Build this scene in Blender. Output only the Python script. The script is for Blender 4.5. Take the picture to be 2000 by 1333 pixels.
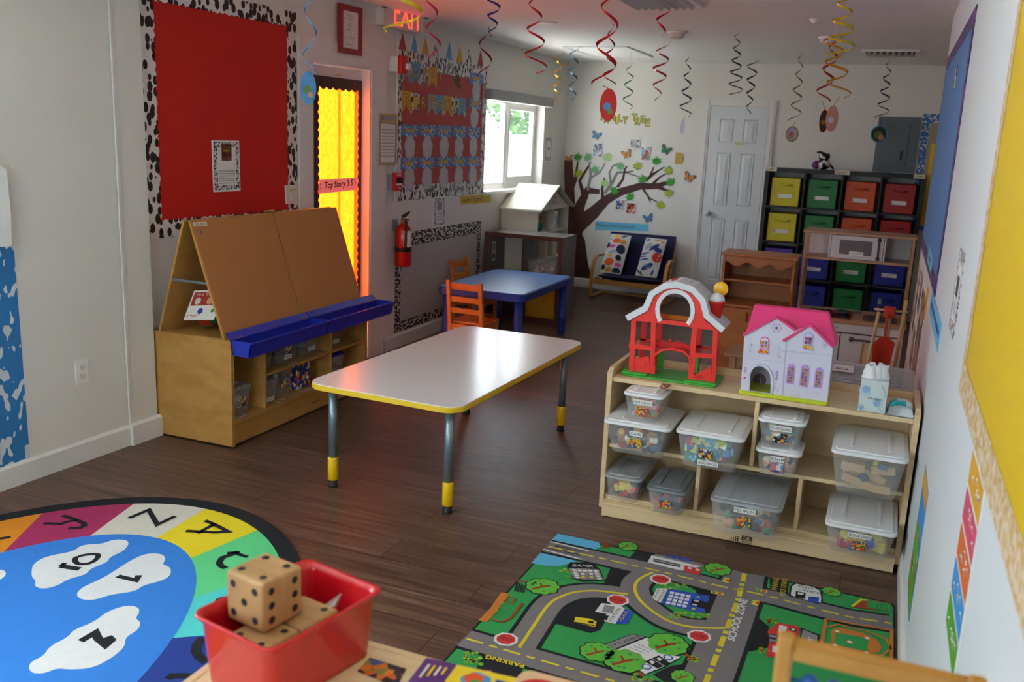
import bpy, bmesh, math, random
from mathutils import Vector, Matrix, Euler
from mathutils.geometry import tessellate_polygon
random.seed(7)
for o in list(bpy.data.objects): bpy.data.objects.remove(o)
C = bpy.context.scene.collection
PI = math.pi
# ------------------------------------------------------------------ camera (solved from the photograph)
F_PX, CAM_H = 1789.0, 1.62
PITCH, ROLL, YAW = 0.219272, 0.0436337, 0.381268
cz, sz, cx, sx = math.cos(YAW), math.sin(YAW), math.cos(PITCH), math.sin(PITCH)
_f = Vector((-sz*cx, cz*cx, -sx)); _r = Vector((cz, sz, 0)); _u = _r.cross(_f)
_r2 = _r*math.cos(ROLL) + _u*math.sin(ROLL); _u2 = -_r*math.sin(ROLL) + _u*math.cos(ROLL)
CAM = Vector((0, 0, CAM_H))
cd = bpy.data.cameras.new('camera'); cam = bpy.data.objects.new('camera', cd); C.objects.link(cam)
cam.matrix_world = Matrix(((_r2.x, _u2.x, -_f.x, 0), (_r2.y, _u2.y, -_f.y, 0), (_r2.z, _u2.z, -_f.z, CAM_H), (0, 0, 0, 1)))
cd.sensor_width = 36; cd.lens = F_PX*36/2000; cd.clip_start = 0.02; cd.clip_end = 100
cd.dof.use_dof = True; cd.dof.focus_distance = 3.9; cd.dof.aperture_fstop = 4.5
bpy.context.scene.camera = cam
# ------------------------------------------------------------------ world, light, exposure
sc = bpy.context.scene
sc.view_settings.view_transform = 'Standard'; sc.view_settings.look = 'None'
sc.view_settings.exposure = 0.9; sc.view_settings.gamma = 1.0
w = bpy.data.worlds.new('world'); sc.world = w; w.use_nodes = True
bg = w.node_tree.nodes['Background']; bg.inputs[0].default_value = (0.76, 0.89, 1.0, 1); bg.inputs[1].default_value = 5.8
def portal(name, loc, rot, sx_, sy_):
    l = bpy.data.lights.new(name, 'AREA'); l.shape = 'RECTANGLE'; l.size = sx_; l.size_y = sy_; l.cycles.is_portal = True
    o = bpy.data.objects.new(name, l); C.objects.link(o); o.location = loc; o.rotation_euler = rot
def arealight(name, loc, rot, sx_, sy_, power, col, spread=180):
    l = bpy.data.lights.new(name, 'AREA'); l.shape = 'RECTANGLE'; l.size = sx_; l.size_y = sy_; l.energy = power; l.color = col
    l.spread = math.radians(spread)
    o = bpy.data.objects.new(name, l); C.objects.link(o); o.location = loc; o.rotation_euler = rot
# portals sit in the three window openings (far left window, near left window, unseen window added behind the camera for light)
portal('portal_far_window', (-3.47, 8.33, 1.55), (0, -PI/2, 0), 0.84, 1.42)
portal('portal_near_window', (-3.62, 0.75, 1.5), (0, -PI/2, 0), 1.3, 1.9)
portal('portal_added_window', (-1.6, -1.58, 1.5), (PI/2, 0, 0), 1.3, 1.0)
sun = bpy.data.lights.new('sun', 'SUN'); sun.energy = 22.0; sun.angle = 0.02; sun.color = (1, 0.96, 0.91)
so = bpy.data.objects.new('sun', sun); C.objects.link(so)
so.rotation_euler = Vector((0.30, -0.05, -1.0)).to_track_quat('-Z', 'Y').to_euler()
# ------------------------------------------------------------------ pixel -> world helpers
def ray(px, py): return _r2*((px-1000)/F_PX) + _u2*((666.5-py)/F_PX) + _f
def onz(px, py, z):
    d = ray(px, py); return CAM + d*((z-CAM_H)/d.z)
def onx(px, py, x):
    d = ray(px, py); return CAM + d*(x/d.x)
def ony(px, py, y):
    d = ray(px, py); return CAM + d*(y/d.y)
# ------------------------------------------------------------------ materials
def lin(h):
    if isinstance(h, str):
        h = h.lstrip('#'); c = [int(h[i:i+2], 16)/255 for i in (0, 2, 4)]
    else: c = list(h)
    return [x/12.92 if x <= 0.04045 else ((x+0.055)/1.055)**2.4 for x in c] + [1]
MATS = {}
def M(name, col='#808080', rough=0.55, metal=0, spec=0.5, alpha=1, emit=None, es=0, bump=0, bscale=200, var=0, vscale=6, trans=0, coat=0):
    if name in MATS: return MATS[name]
    m = bpy.data.materials.new(name); m.use_nodes = True; nt = m.node_tree; b = nt.nodes['Principled BSDF']
    c = lin(col)
    b.inputs['Base Color'].default_value = c; b.inputs['Roughness'].default_value = rough; b.inputs['Metallic'].default_value = metal
    b.inputs['Specular IOR Level'].default_value = spec; b.inputs['Alpha'].default_value = alpha
    b.inputs['Coat Weight'].default_value = coat; b.inputs['Transmission Weight'].default_value = trans
    if emit: b.inputs['Emission Color'].default_value = lin(emit); b.inputs['Emission Strength'].default_value = es
    tc = nt.nodes.new('ShaderNodeTexCoord')
    if var:
        n = nt.nodes.new('ShaderNodeTexNoise'); n.inputs['Scale'].default_value = vscale; n.inputs['Detail'].default_value = 3
        nt.links.new(tc.outputs['Object'], n.inputs['Vector'])
        mx = nt.nodes.new('ShaderNodeMixRGB'); mx.inputs[1].default_value = [x*(1-var) for x in c[:3]]+[1]; mx.inputs[2].default_value = [min(1, x*(1+var)) for x in c[:3]]+[1]
        nt.links.new(n.outputs[0], mx.inputs[0]); nt.links.new(mx.outputs[0], b.inputs['Base Color'])
    if bump:
        n = nt.nodes.new('ShaderNodeTexNoise'); n.inputs['Scale'].default_value = bscale; n.inputs['Detail'].default_value = 2
        nt.links.new(tc.outputs['Object'], n.inputs['Vector'])
        bp = nt.nodes.new('ShaderNodeBump'); bp.inputs['Strength'].default_value = bump; bp.inputs['Distance'].default_value = 0.002
        nt.links.new(n.outputs[0], bp.inputs['Height']); nt.links.new(bp.outputs[0], b.inputs['Normal'])
    MATS[name] = m; return m
def wood(name, c1, c2, scale=(3, 3, 40), rough=0.45, spec=0.4, detail=4):
    if name in MATS: return MATS[name]
    m = M(name, c1, rough, spec=spec); nt = m.node_tree; b = nt.nodes['Principled BSDF']
    tc = nt.nodes.new('ShaderNodeTexCoord'); mp = nt.nodes.new('ShaderNodeMapping'); mp.inputs['Scale'].default_value = scale
    n = nt.nodes.new('ShaderNodeTexNoise'); n.inputs['Scale'].default_value = 1.0; n.inputs['Detail'].default_value = detail; n.inputs['Distortion'].default_value = 0.6
    r = nt.nodes.new('ShaderNodeValToRGB'); r.color_ramp.elements[0].position = 0.3; r.color_ramp.elements[1].position = 0.72
    r.color_ramp.elements[0].color = lin(c1); r.color_ramp.elements[1].color = lin(c2)
    nt.links.new(tc.outputs['Object'], mp.inputs[0]); nt.links.new(mp.outputs[0], n.inputs['Vector']); nt.links.new(n.outputs[0], r.inputs[0]); nt.links.new(r.outputs[0], b.inputs['Base Color'])
    return m
def spots(name, fg, bgc, scale, thr=0.55, stretch=(1, 1, 1), kind='noise', rough=0.6, dist=0.0):
    if name in MATS: return MATS[name]
    m = M(name, bgc, rough); nt = m.node_tree; b = nt.nodes['Principled BSDF']
    tc = nt.nodes.new('ShaderNodeTexCoord'); mp = nt.nodes.new('ShaderNodeMapping'); mp.inputs['Scale'].default_value = stretch
    nt.links.new(tc.outputs['Object'], mp.inputs[0])
    if kind == 'noise':
        n = nt.nodes.new('ShaderNodeTexNoise'); n.inputs['Scale'].default_value = scale; n.inputs['Detail'].default_value = 0.5; n.inputs['Distortion'].default_value = dist; o = n.outputs[0]
    elif kind == 'voronoi':
        n = nt.nodes.new('ShaderNodeTexVoronoi'); n.inputs['Scale'].default_value = scale; o = n.outputs['Distance']
    else:
        n = nt.nodes.new('ShaderNodeTexWave'); n.inputs['Scale'].default_value = scale; n.inputs['Distortion'].default_value = dist; n.inputs['Detail'].default_value = 1; n.bands_direction = kind; o = n.outputs[1]
    nt.links.new(mp.outputs[0], n.inputs['Vector'])
    r = nt.nodes.new('ShaderNodeValToRGB'); r.color_ramp.interpolation = 'CONSTANT'
    r.color_ramp.elements[0].color = lin(bgc if kind != 'voronoi' else fg); r.color_ramp.elements[1].color = lin(fg if kind != 'voronoi' else bgc); r.color_ramp.elements[1].position = thr
    nt.links.new(o, r.inputs[0]); nt.links.new(r.outputs[0], b.inputs['Base Color'])
    return m
def multi(name, cols, scale, rough=0.5, rnd=1.0):
    """a random patch per voronoi cell: printed picture, jumble of colours"""
    if name in MATS: return MATS[name]
    m = M(name, cols[0], rough); nt = m.node_tree; b = nt.nodes['Principled BSDF']
    tc = nt.nodes.new('ShaderNodeTexCoord'); n = nt.nodes.new('ShaderNodeTexVoronoi'); n.inputs['Scale'].default_value = scale
    nt.links.new(tc.outputs['Object'], n.inputs['Vector'])
    s = nt.nodes.new('ShaderNodeSeparateColor'); nt.links.new(n.outputs['Color'], s.inputs[0])
    r = nt.nodes.new('ShaderNodeValToRGB'); r.color_ramp.interpolation = 'CONSTANT'
    el = r.color_ramp.elements
    while len(el) < len(cols): el.new(0.5)
    for i, c in enumerate(cols): el[i].position = i/len(cols); el[i].color = lin(c)
    nt.links.new(s.outputs[0], r.inputs[0]); nt.links.new(r.outputs[0], b.inputs['Base Color'])
    return m
def clearplastic(name, col, fac, rough=0.25):
    """milky see-through plastic: part transparent, part glossy skin"""
    m = bpy.data.materials.new(name); m.use_nodes = True; nt = m.node_tree; b = nt.nodes['Principled BSDF']
    b.inputs['Base Color'].default_value = lin(col); b.inputs['Roughness'].default_value = rough; b.inputs['Specular IOR Level'].default_value = 0.6
    b.inputs['Alpha'].default_value = fac; MATS[name] = m; return m
# ------------------------------------------------------------------ mesh builder
ORG = {}
class MB:
    def __init__(s): s.v = []; s.f = []; s.fm = []; s.mats = []; s.cur = 0; s.smooth = []; s.sm = False
    def m(s, mat, smooth=None):
        if isinstance(mat, str): mat = MATS[mat]
        if mat not in s.mats: s.mats.append(mat)
        s.cur = s.mats.index(mat)
        if smooth is not None: s.sm = smooth
        return s
    def face(s, idx): s.f.append(tuple(idx)); s.fm.append(s.cur); s.smooth.append(s.sm)
    def addv(s, pts):
        b = len(s.v); s.v += [Vector(p) for p in pts]; return b
    def poly(s, pts):
        b = s.addv(pts); s.face(range(b, b+len(pts)))
    def box(s, x0, y0, z0, x1, y1, z1, mat4=None):
        if x0 > x1: x0, x1 = x1, x0
        if y0 > y1: y0, y1 = y1, y0
        if z0 > z1: z0, z1 = z1, z0
        P = [Vector(p) for p in ((x0,y0,z0),(x1,y0,z0),(x1,y1,z0),(x0,y1,z0),(x0,y0,z1),(x1,y0,z1),(x1,y1,z1),(x0,y1,z1))]
        if mat4: P = [mat4 @ p for p in P]
        b = s.addv(P)
        for q in ((0,3,2,1),(4,5,6,7),(0,1,5,4),(1,2,6,5),(2,3,7,6),(3,0,4,7)): s.face([b+i for i in q])
        return s
    def rbox(s, x0, y0, z0, x1, y1, z1, r=0.01, seg=3, mat4=None, rz=None):
        """box with corners rounded in plan (xy) and slightly eased top/bottom edges"""
        rz = min(0.003, (z1-z0)/4) if rz is None else rz
        def ring(rr, ins):
            P = []
            for (cx_, cy_, a0) in ((x1-r, y1-r, 0), (x0+r, y1-r, 90), (x0+r, y0+r, 180), (x1-r, y0+r, 270)):
                for k in range(seg+1):
                    a = math.radians(a0 + 90*k/seg); P.append((cx_+(r-ins)*math.cos(a), cy_+(r-ins)*math.sin(a)))
            return P
        levels = [(z0, rz), (z0+rz, 0), (z1-rz, 0), (z1, rz)]
        rings = []
        for z, ins in levels:
            P = [Vector((x, y, z)) for x, y in ring(r, min(ins, r*0.9))]
            if mat4: P = [mat4 @ p for p in P]
            rings.append(s.addv(P))
        n = 4*(seg+1)
        for a, b in zip(rings, rings[1:]):
            for i in range(n): s.face((a+i, a+(i+1) % n, b+(i+1) % n, b+i))
        s.face([rings[0]+i for i in reversed(range(n))]); s.face([rings[-1]+i for i in range(n)])
        return s
    def prism(s, pts, vec, cap=True):
        """extrude a planar polygon (list of 3d points) along vec; concave polygons allowed"""
        pts = [Vector(p) for p in pts]; vec = Vector(vec); n = len(pts)
        a = s.addv(pts); b = s.addv([p+vec for p in pts])
        for i in range(n): s.face((a+i, a+(i+1) % n, b+(i+1) % n, b+i))
        if cap:
            for t in tessellate_polygon([pts]): s.face((a+t[0], a+t[1], a+t[2])); s.face((b+t[2], b+t[1], b+t[0]))
        return s
    def ring3(s, c, r, ax, seg, ref=None):
        ax = ax.normalized(); t = ref or (Vector((0,0,1)) if abs(ax.z) < 0.9 else Vector((1,0,0)))
        u = ax.cross(t).normalized(); v = ax.cross(u).normalized()
        return [c + u*(r*math.cos(2*PI*i/seg)) + v*(r*math.sin(2*PI*i/seg)) for i in range(seg)]
    def tube(s, path, r, seg=10, closed=False, caps=True):
        path = [Vector(p) for p in path]; n = len(path); rings = []
        rr = r if isinstance(r, (list, tuple)) else [r]*n
        prev = None
        for i, p in enumerate(path):
            if closed: d = path[(i+1) % n]-path[i-1]
            else: d = path[min(i+1, n-1)]-path[max(i-1, 0)]
            d = d.normalized()
            if prev is None:
                t = Vector((0,0,1)) if abs(d.z) < 0.9 else Vector((1,0,0)); u = d.cross(t).normalized()
            else:
                u = prev - d*prev.dot(d)
                u = u.normalized() if u.length > 1e-6 else d.orthogonal().normalized()
            v = d.cross(u); prev = u
            rings.append(s.addv([p+u*(rr[i]*math.cos(2*PI*k/seg))+v*(rr[i]*math.sin(2*PI*k/seg)) for k in range(seg)]))
        for j in range(n if closed else n-1):
            a, b = rings[j], rings[(j+1) % n]
            for k in range(seg): s.face((a+k, a+(k+1) % seg, b+(k+1) % seg, b+k))
        if not closed and caps:
            s.face([rings[0]+k for k in reversed(range(seg))]); s.face([rings[-1]+k for k in range(seg)])
        return s
    def lathe(s, c, prof, seg=20, ax=(0,0,1)):
        c = Vector(c); ax = Vector(ax).normalized(); rings = []
        for r, h in prof: rings.append(s.addv(s.ring3(c+ax*h, max(r, 1e-4), ax, seg)))
        for a, b in zip(rings, rings[1:]):
            for k in range(seg): s.face((a+k, a+(k+1) % seg, b+(k+1) % seg, b+k))
        s.face([rings[0]+k for k in reversed(range(seg))]); s.face([rings[-1]+k for k in range(seg)])
        return s
    def ball(s, c, r, seg=12, sq=(1,1,1)):
        c = Vector(c); rings = []
        for i in range(1, seg//2):
            a = PI*i/(seg//2)
            rings.append(s.addv([c+Vector((r*math.sin(a)*math.cos(2*PI*k/seg)*sq[0], r*math.sin(a)*math.sin(2*PI*k/seg)*sq[1], r*math.cos(a)*sq[2])) for k in range(seg)]))
        for a, b in zip(rings, rings[1:]):
            for k in range(seg): s.face((a+k, b+k, b+(k+1) % seg, a+(k+1) % seg))
        t = s.addv([c+Vector((0,0,r*sq[2]))]); bo = s.addv([c-Vector((0,0,r*sq[2]))])
        for k in range(seg): s.face((t, rings[0]+k, rings[0]+(k+1) % seg)); s.face((bo, rings[-1]+(k+1) % seg, rings[-1]+k))
        return s
    def build(s, name, parent=None, label=None, cat=None, group=None, kind=None, base=None):
        """vertices are given in world coordinates; the origin goes to base (or the parent's origin)"""
        if parent is not None: org = ORG[parent.name]
        elif base is not None: org = Vector(base)
        else:
            xs = [p.x for p in s.v]; ys = [p.y for p in s.v]; zs = [p.z for p in s.v]
            org = Vector(((min(xs)+max(xs))/2, (min(ys)+max(ys))/2, min(zs)))
        me = bpy.data.meshes.new(name); me.from_pydata([p-org for p in s.v], [], s.f)
        for m in s.mats: me.materials.append(m)
        for p, mi, sm in zip(me.polygons, s.fm, s.smooth): p.material_index = mi; p.use_smooth = sm
        me.update()
        o = bpy.data.objects.new(name, me); C.objects.link(o)
        if parent is not None: o.parent = parent
        else: o.location = org
        ORG[o.name] = org
        tag(o, label, cat, group, kind); return o
def tag(o, label=None, cat=None, group=None, kind=None):
    if label: o['label'] = label
    if cat: o['category'] = cat
    if group: o['group'] = group
    if kind: o['kind'] = kind
    return o
def thing(name, label, cat, loc, group=None, rz=0):
    o = bpy.data.objects.new(name, None); C.objects.link(o); o.location = loc; o.rotation_euler = (0, 0, rz); o.empty_display_size = 0.1
    ORG[o.name] = Vector(loc); return tag(o, label, cat, group)
def bevel(o, w_=0.003, seg=2):
    b = o.modifiers.new('bevel', 'BEVEL'); b.width = w_; b.segments = seg; b.limit_method = 'ANGLE'; b.angle_limit = math.radians(40); return o
def copy_tree(o, loc, rz=None, label=None, group=None):
    r = o.copy(); C.objects.link(r); r.location = loc
    if rz is not None: r.rotation_euler = (0, 0, rz)
    if label: r['label'] = label
    if group: r['group'] = group
    ORG[r.name] = Vector(loc)
    for ch in list(o.children):
        c = ch.copy(); C.objects.link(c); c.parent = r; ORG[c.name] = ORG[r.name]
        for g in list(ch.children):
            d = g.copy(); C.objects.link(d); d.parent = c
    return r
# ------------------------------------------------------------------ flat art on a plane (prints, signs, rugs, labels)
TXT = {}
def glyphs(sx_):
    if sx_ in TXT: return TXT[sx_]
    cu = bpy.data.curves.new('t', 'FONT'); cu.body = sx_; cu.size = 1; cu.resolution_u = 3
    o = bpy.data.objects.new('t', cu); C.objects.link(o)
    dg = bpy.context.evaluated_depsgraph_get(); dg.update()
    me = o.evaluated_get(dg).to_mesh()
    V = [(v.co.x, v.co.y) for v in me.vertices]; Fs = [tuple(p.vertices) for p in me.polygons]
    o.evaluated_get(dg).to_mesh_clear(); bpy.data.objects.remove(o); bpy.data.curves.remove(cu)
    TXT[sx_] = (V, Fs); return TXT[sx_]
class Art:
    def __init__(s, O, U, V, mb=None, start=0.0006, step=0.00035):
        s.O = Vector(O); s.U = Vector(U).normalized(); s.V = Vector(V).normalized(); s.N = s.U.cross(s.V)
        s.mb = mb or MB(); s.h = start; s.step = step
    def px(s, x, y):
        d = ray(x, y); t = (s.O-CAM).dot(s.N)/d.dot(s.N); p = CAM+d*t-s.O; return (p.dot(s.U), p.dot(s.V))
    def P(s, uv, h=None): return s.O+s.U*uv[0]+s.V*uv[1]+s.N*(s.h if h is None else h)
    def up(s): s.h += s.step
    def poly(s, uv, mat, px=False, thick=0):
        if px: uv = [s.px(*p) for p in uv]
        s.mb.m(mat); s.up()
        if thick: s.mb.prism([s.P(p, 0) for p in uv], s.N*thick); s.h = max(s.h, thick); return s
        pts = [s.P(p) for p in uv]; b = s.mb.addv(pts)
        if len(uv) == 3: s.mb.face((b, b+1, b+2))
        else:
            for t in tessellate_polygon([[Vector((p[0], p[1], 0)) for p in uv]]): s.mb.face((b+t[0], b+t[1], b+t[2]))
        return s
    def rect(s, u0, v0, u1, v1, mat, thick=0): return s.poly([(u0, v0), (u1, v0), (u1, v1), (u0, v1)], mat, thick=thick)
    def circ(s, u, v, r, mat, n=20, sx_=1, sy_=1, rot=0):
        c_, s_ = math.cos(rot), math.sin(rot); P = []
        for i in range(n):
            a = 2*PI*i/n; x, y = r*sx_*math.cos(a), r*sy_*math.sin(a); P.append((u+x*c_-y*s_, v+x*s_+y*c_))
        return s.poly(P, mat)
    def blob(s, u, v, r, mat, k=7, amp=0.16, sx_=1, sy_=1, n=42, ph=0):
        return s.poly([(u+r*sx_*(1+amp*abs(math.sin(k*PI*i/n+ph)))*math.cos(2*PI*i/n), v+r*sy_*(1+amp*abs(math.sin(k*PI*i/n+ph)))*math.sin(2*PI*i/n)) for i in range(n)], mat)
    def stroke(s, pts, w_, mat, px=False, round_=True):
        if px: pts = [s.px(*p) for p in pts]
        s.mb.m(mat); s.up(); P = [Vector((p[0], p[1])) for p in pts]; n = len(P); L = []; R = []
        ww = w_ if isinstance(w_, (list, tuple)) else [w_]*n
        for i in range(n):
            d0 = (P[i]-P[i-1]).normalized() if i else None; d1 = (P[i+1]-P[i]).normalized() if i < n-1 else None
            if d0 is None: d0 = d1
            if d1 is None: d1 = d0
            t = (d0+d1); t = t.normalized() if t.length > 1e-5 else d0; nn = Vector((-t.y, t.x)); k = 1/max(0.45, nn.dot(Vector((-d0.y, d0.x))))
            L.append(P[i]+nn*(ww[i]/2*k)); R.append(P[i]-nn*(ww[i]/2*k))
        b = s.mb.addv([s.P(p) for p in L]+[s.P(p) for p in R])
        for i in range(n-1): s.mb.face((b+i, b+n+i, b+n+i+1, b+i+1))
        return s
    def dashes(s, pts, w_, mat, on=(0.05, 0.02), off=0.022, px=False):
        if px: pts = [s.px(*p) for p in pts]
        P = [Vector(p) for p in pts]; segs = []; tot = sum((b-a).length for a, b in zip(P, P[1:]))
        def at(t):
            for a, b in zip(P, P[1:]):
                l = (b-a).length
                if t <= l: return a+(b-a)*(t/l)
                t -= l
            return P[-1]
        t = 0.01; k = 0
        h0 = s.h
        while t < tot-0.01:
            l = on[k % 2]; s.h = h0; s.stroke([at(t), at(min(t+l/2, tot)), at(min(t+l, tot))], w_, mat); t += l+off; k += 1
        return s
    def text(s, txt, bl, br, tl, mat, px=False, outline=None):
        """fit text into the parallelogram baseline-left, baseline-right, top-left"""
        if px: bl, br, tl = s.px(*bl), s.px(*br), s.px(*tl)
        V, Fs = glyphs(txt)
        if not V: return s
        x0 = min(v[0] for v in V); x1 = max(v[0] for v in V); y0 = min(v[1] for v in V); y1 = max(v[1] for v in V)
        bl, br, tl = Vector(bl), Vector(br), Vector(tl)
        def put(off):
            s.up(); pts = []
            for x, y in V:
                q = bl+(br-bl)*((x-x0)/(x1-x0))+(tl-bl)*((y-y0)/(y1-y0)); pts.append(s.P((q.x+off[0], q.y+off[1])))
            b = s.mb.addv(pts)
            for f in Fs: s.mb.face([b+i for i in f])
        if outline:
            e, om = outline; s.mb.m(om)
            for dx, dy in ((e, 0), (-e, 0), (0, e), (0, -e), (e, e), (-e, -e), (e, -e), (-e, e)): put((dx, dy)); s.h -= s.step-0.00002
            s.up()
        s.mb.m(mat); put((0, 0)); return s
    def lines(s, u0, v0, u1, v1, n, mat, fill=0.35):
        """unreadable body text: rows of short dashes"""
        h0 = s.h
        for i in range(n):
            v = v1-(v1-v0)*(i+0.5)/n; u = u0
            while u < u1:
                l = random.uniform(0.04, 0.16)*abs(u1-u0); s.h = h0; s.rect(u, v-(v1-v0)/n*fill/2, min(u+l, u1), v+(v1-v0)/n*fill/2, mat); u += l+0.02*abs(u1-u0)
        return s
# ------------------------------------------------------------------ shared materials
M('wallpaint', '#e6e2db', 0.75, bump=0.15, bscale=120); M('wallpaint_right', '#d9dee3', 0.7, bump=0.12, bscale=120)
M('ceilpaint', '#f7f5f2', 0.9, bump=0.3, bscale=90); M('trim', '#e6e4e1', 0.4); M('doorwhite', '#dde2e4', 0.45)
M('white', '#f0efec', 0.5); M('offwhite', '#e2ddd3', 0.55); M('paper', '#ecebe8', 0.8); M('black', '#15151a', 0.5); M('ink', '#1d1c22', 0.8)
M('red', '#c01414', 0.4); M('redpaper', '#cc1a0c', 0.65, var=0.06, vscale=2); M('redpaper2', '#b02a20', 0.5, var=0.08, vscale=5)
M('yellow', '#f2c318', 0.45); M('blue', '#1c3fb4', 0.4); M('green', '#1f9a48', 0.5); M('grey', '#8e8f92', 0.5); M('darkgrey', '#45464a', 0.5)
M('chrome', '#c9cdd1', 0.2, metal=1); M('steel', '#8d9aa3', 0.35, metal=0.7); M('brass', '#b99b5a', 0.35, metal=0.8)
M('glasswin', '#e8f4f4', 0.02, alpha=0.08, spec=0.6); M('label', '#e9e3c4', 0.7)
spots('cow', '#2a1a18', '#e6e0da', 25, 0.50, stretch=(1, 1.15, 0.75), kind='voronoi')
spots('cow2', '#1a1718', '#e4e0dc', 31, 0.46, stretch=(1, 1.3, 0.75), kind='voronoi')
spots('cow3', '#242224', '#dcdadb', 80, 0.45, kind='voronoi')
spots('zebra', '#1c1a1a', '#d8d0ca', 44, 0.48, stretch=(1, 0.7, 1.6))
spots('zebra2', '#1c1a1a', '#d8d0ca', 44, 0.48, stretch=(1, 0.7, 1.6))
spots('starblue', '#dfe6ee', '#3b76b8', 70, 0.60, stretch=(1, 1, 0.7)); spots('cloudblue', '#d8dee4', '#2f7fc0', 34, 0.585, stretch=(1, 1, 0.55))
spots('glitter', '#b5683a', '#3a1408', 90, 0.70, rough=0.4); spots('lattice', '#c9a36a', '#dccbb0', 60, 0.5, rough=0.7)
spots('stripe', '#34363e', '#d6cfc8', 9, 0.55, stretch=(1, 3, 3), kind='DIAGONAL')
birch = wood('birch', '#d9b98c', '#e5cba2', (2, 2, 26)); birchx = wood('birchx', '#dcc094', '#e8d0a8', (2.5, 30, 30), rough=0.35)
easelw = wood('easelw', '#b5843f', '#c89a56', (6, 6, 14), rough=0.45); honey = wood('honey', '#a8642e', '#bd7a3e', (2.5, 12, 14), rough=0.4)
mdf = M('mdf', '#bb7c42', 0.6, var=0.05, vscale=60)
# floor: long dark planks running across the room
fm = M('floorplanks', '#4d3a30', 0.38, spec=0.5); nt = fm.node_tree; pb = nt.nodes['Principled BSDF']
tc = nt.nodes.new('ShaderNodeTexCoord')
br = nt.nodes.new('ShaderNodeTexBrick'); br.inputs['Scale'].default_value = 1; br.inputs['Brick Width'].default_value = 1.22; br.inputs['Row Height'].default_value = 0.18
br.inputs['Mortar Size'].default_value = 0.0018; br.inputs['Color1'].default_value = (0.0, 0, 0, 1); br.inputs['Color2'].default_value = (1, 1, 1, 1); br.inputs['Mortar'].default_value = (0, 0, 0, 1); br.offset = 0.37
nt.links.new(tc.outputs['Object'], br.inputs['Vector'])
mp = nt.nodes.new('ShaderNodeMapping'); mp.inputs['Scale'].default_value = (2.0, 34, 1); nt.links.new(tc.outputs['Object'], mp.inputs[0])
addv = nt.nodes.new('ShaderNodeVectorMath'); addv.operation = 'ADD'; nt.links.new(mp.outputs[0], addv.inputs[0])
sv = nt.nodes.new('ShaderNodeVectorMath'); sv.operation = 'SCALE'; sv.inputs['Scale'].default_value = 13; nt.links.new(br.outputs['Color'], sv.inputs[0]); nt.links.new(sv.outputs[0], addv.inputs[1])
n1 = nt.nodes.new('ShaderNodeTexNoise'); n1.inputs['Scale'].default_value = 1; n1.inputs['Detail'].default_value = 6; n1.inputs['Roughness'].default_value = 0.65; n1.inputs['Distortion'].default_value = 0.5
nt.links.new(addv.outputs[0], n1.inputs['Vector'])
r1 = nt.nodes.new('ShaderNodeValToRGB'); r1.color_ramp.elements[0].position = 0.3; r1.color_ramp.elements[0].color = lin('#493126'); r1.color_ramp.elements[1].position = 0.75; r1.color_ramp.elements[1].color = lin('#8f7262')
e = r1.color_ramp.elements.new(0.5); e.color = lin('#674b3c'); nt.links.new(n1.outputs[0], r1.inputs[0])
mx = nt.nodes.new('ShaderNodeMixRGB'); mx.blend_type = 'MULTIPLY'; mx.inputs[0].default_value = 1
r2 = nt.nodes.new('ShaderNodeValToRGB'); r2.color_ramp.elements[0].color = (0.74, 0.72, 0.70, 1); r2.color_ramp.elements[1].color = (1, 1, 1, 1); nt.links.new(br.outputs['Color'], r2.inputs[0])
nt.links.new(r1.outputs[0], mx.inputs[1]); nt.links.new(r2.outputs[0], mx.inputs[2])
mo = nt.nodes.new('ShaderNodeMixRGB'); mo.inputs[2].default_value = lin('#1c130f'); nt.links.new(br.outputs['Fac'], mo.inputs[0]); nt.links.new(mx.outputs[0], mo.inputs[1]); nt.links.new(mo.outputs[0], pb.inputs['Base Color'])
rr = nt.nodes.new('ShaderNodeMapRange'); rr.inputs[3].default_value = 0.30; rr.inputs[4].default_value = 0.52; nt.links.new(n1.outputs[0], rr.inputs[0]); nt.links.new(rr.outputs[0], pb.inputs['Roughness'])
bp = nt.nodes.new('ShaderNodeBump'); bp.inputs['Strength'].default_value = 0.25; bp.inputs['Distance'].default_value = 0.002; nt.links.new(n1.outputs[0], bp.inputs['Height']); nt.links.new(bp.outputs[0], pb.inputs['Normal'])
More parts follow.
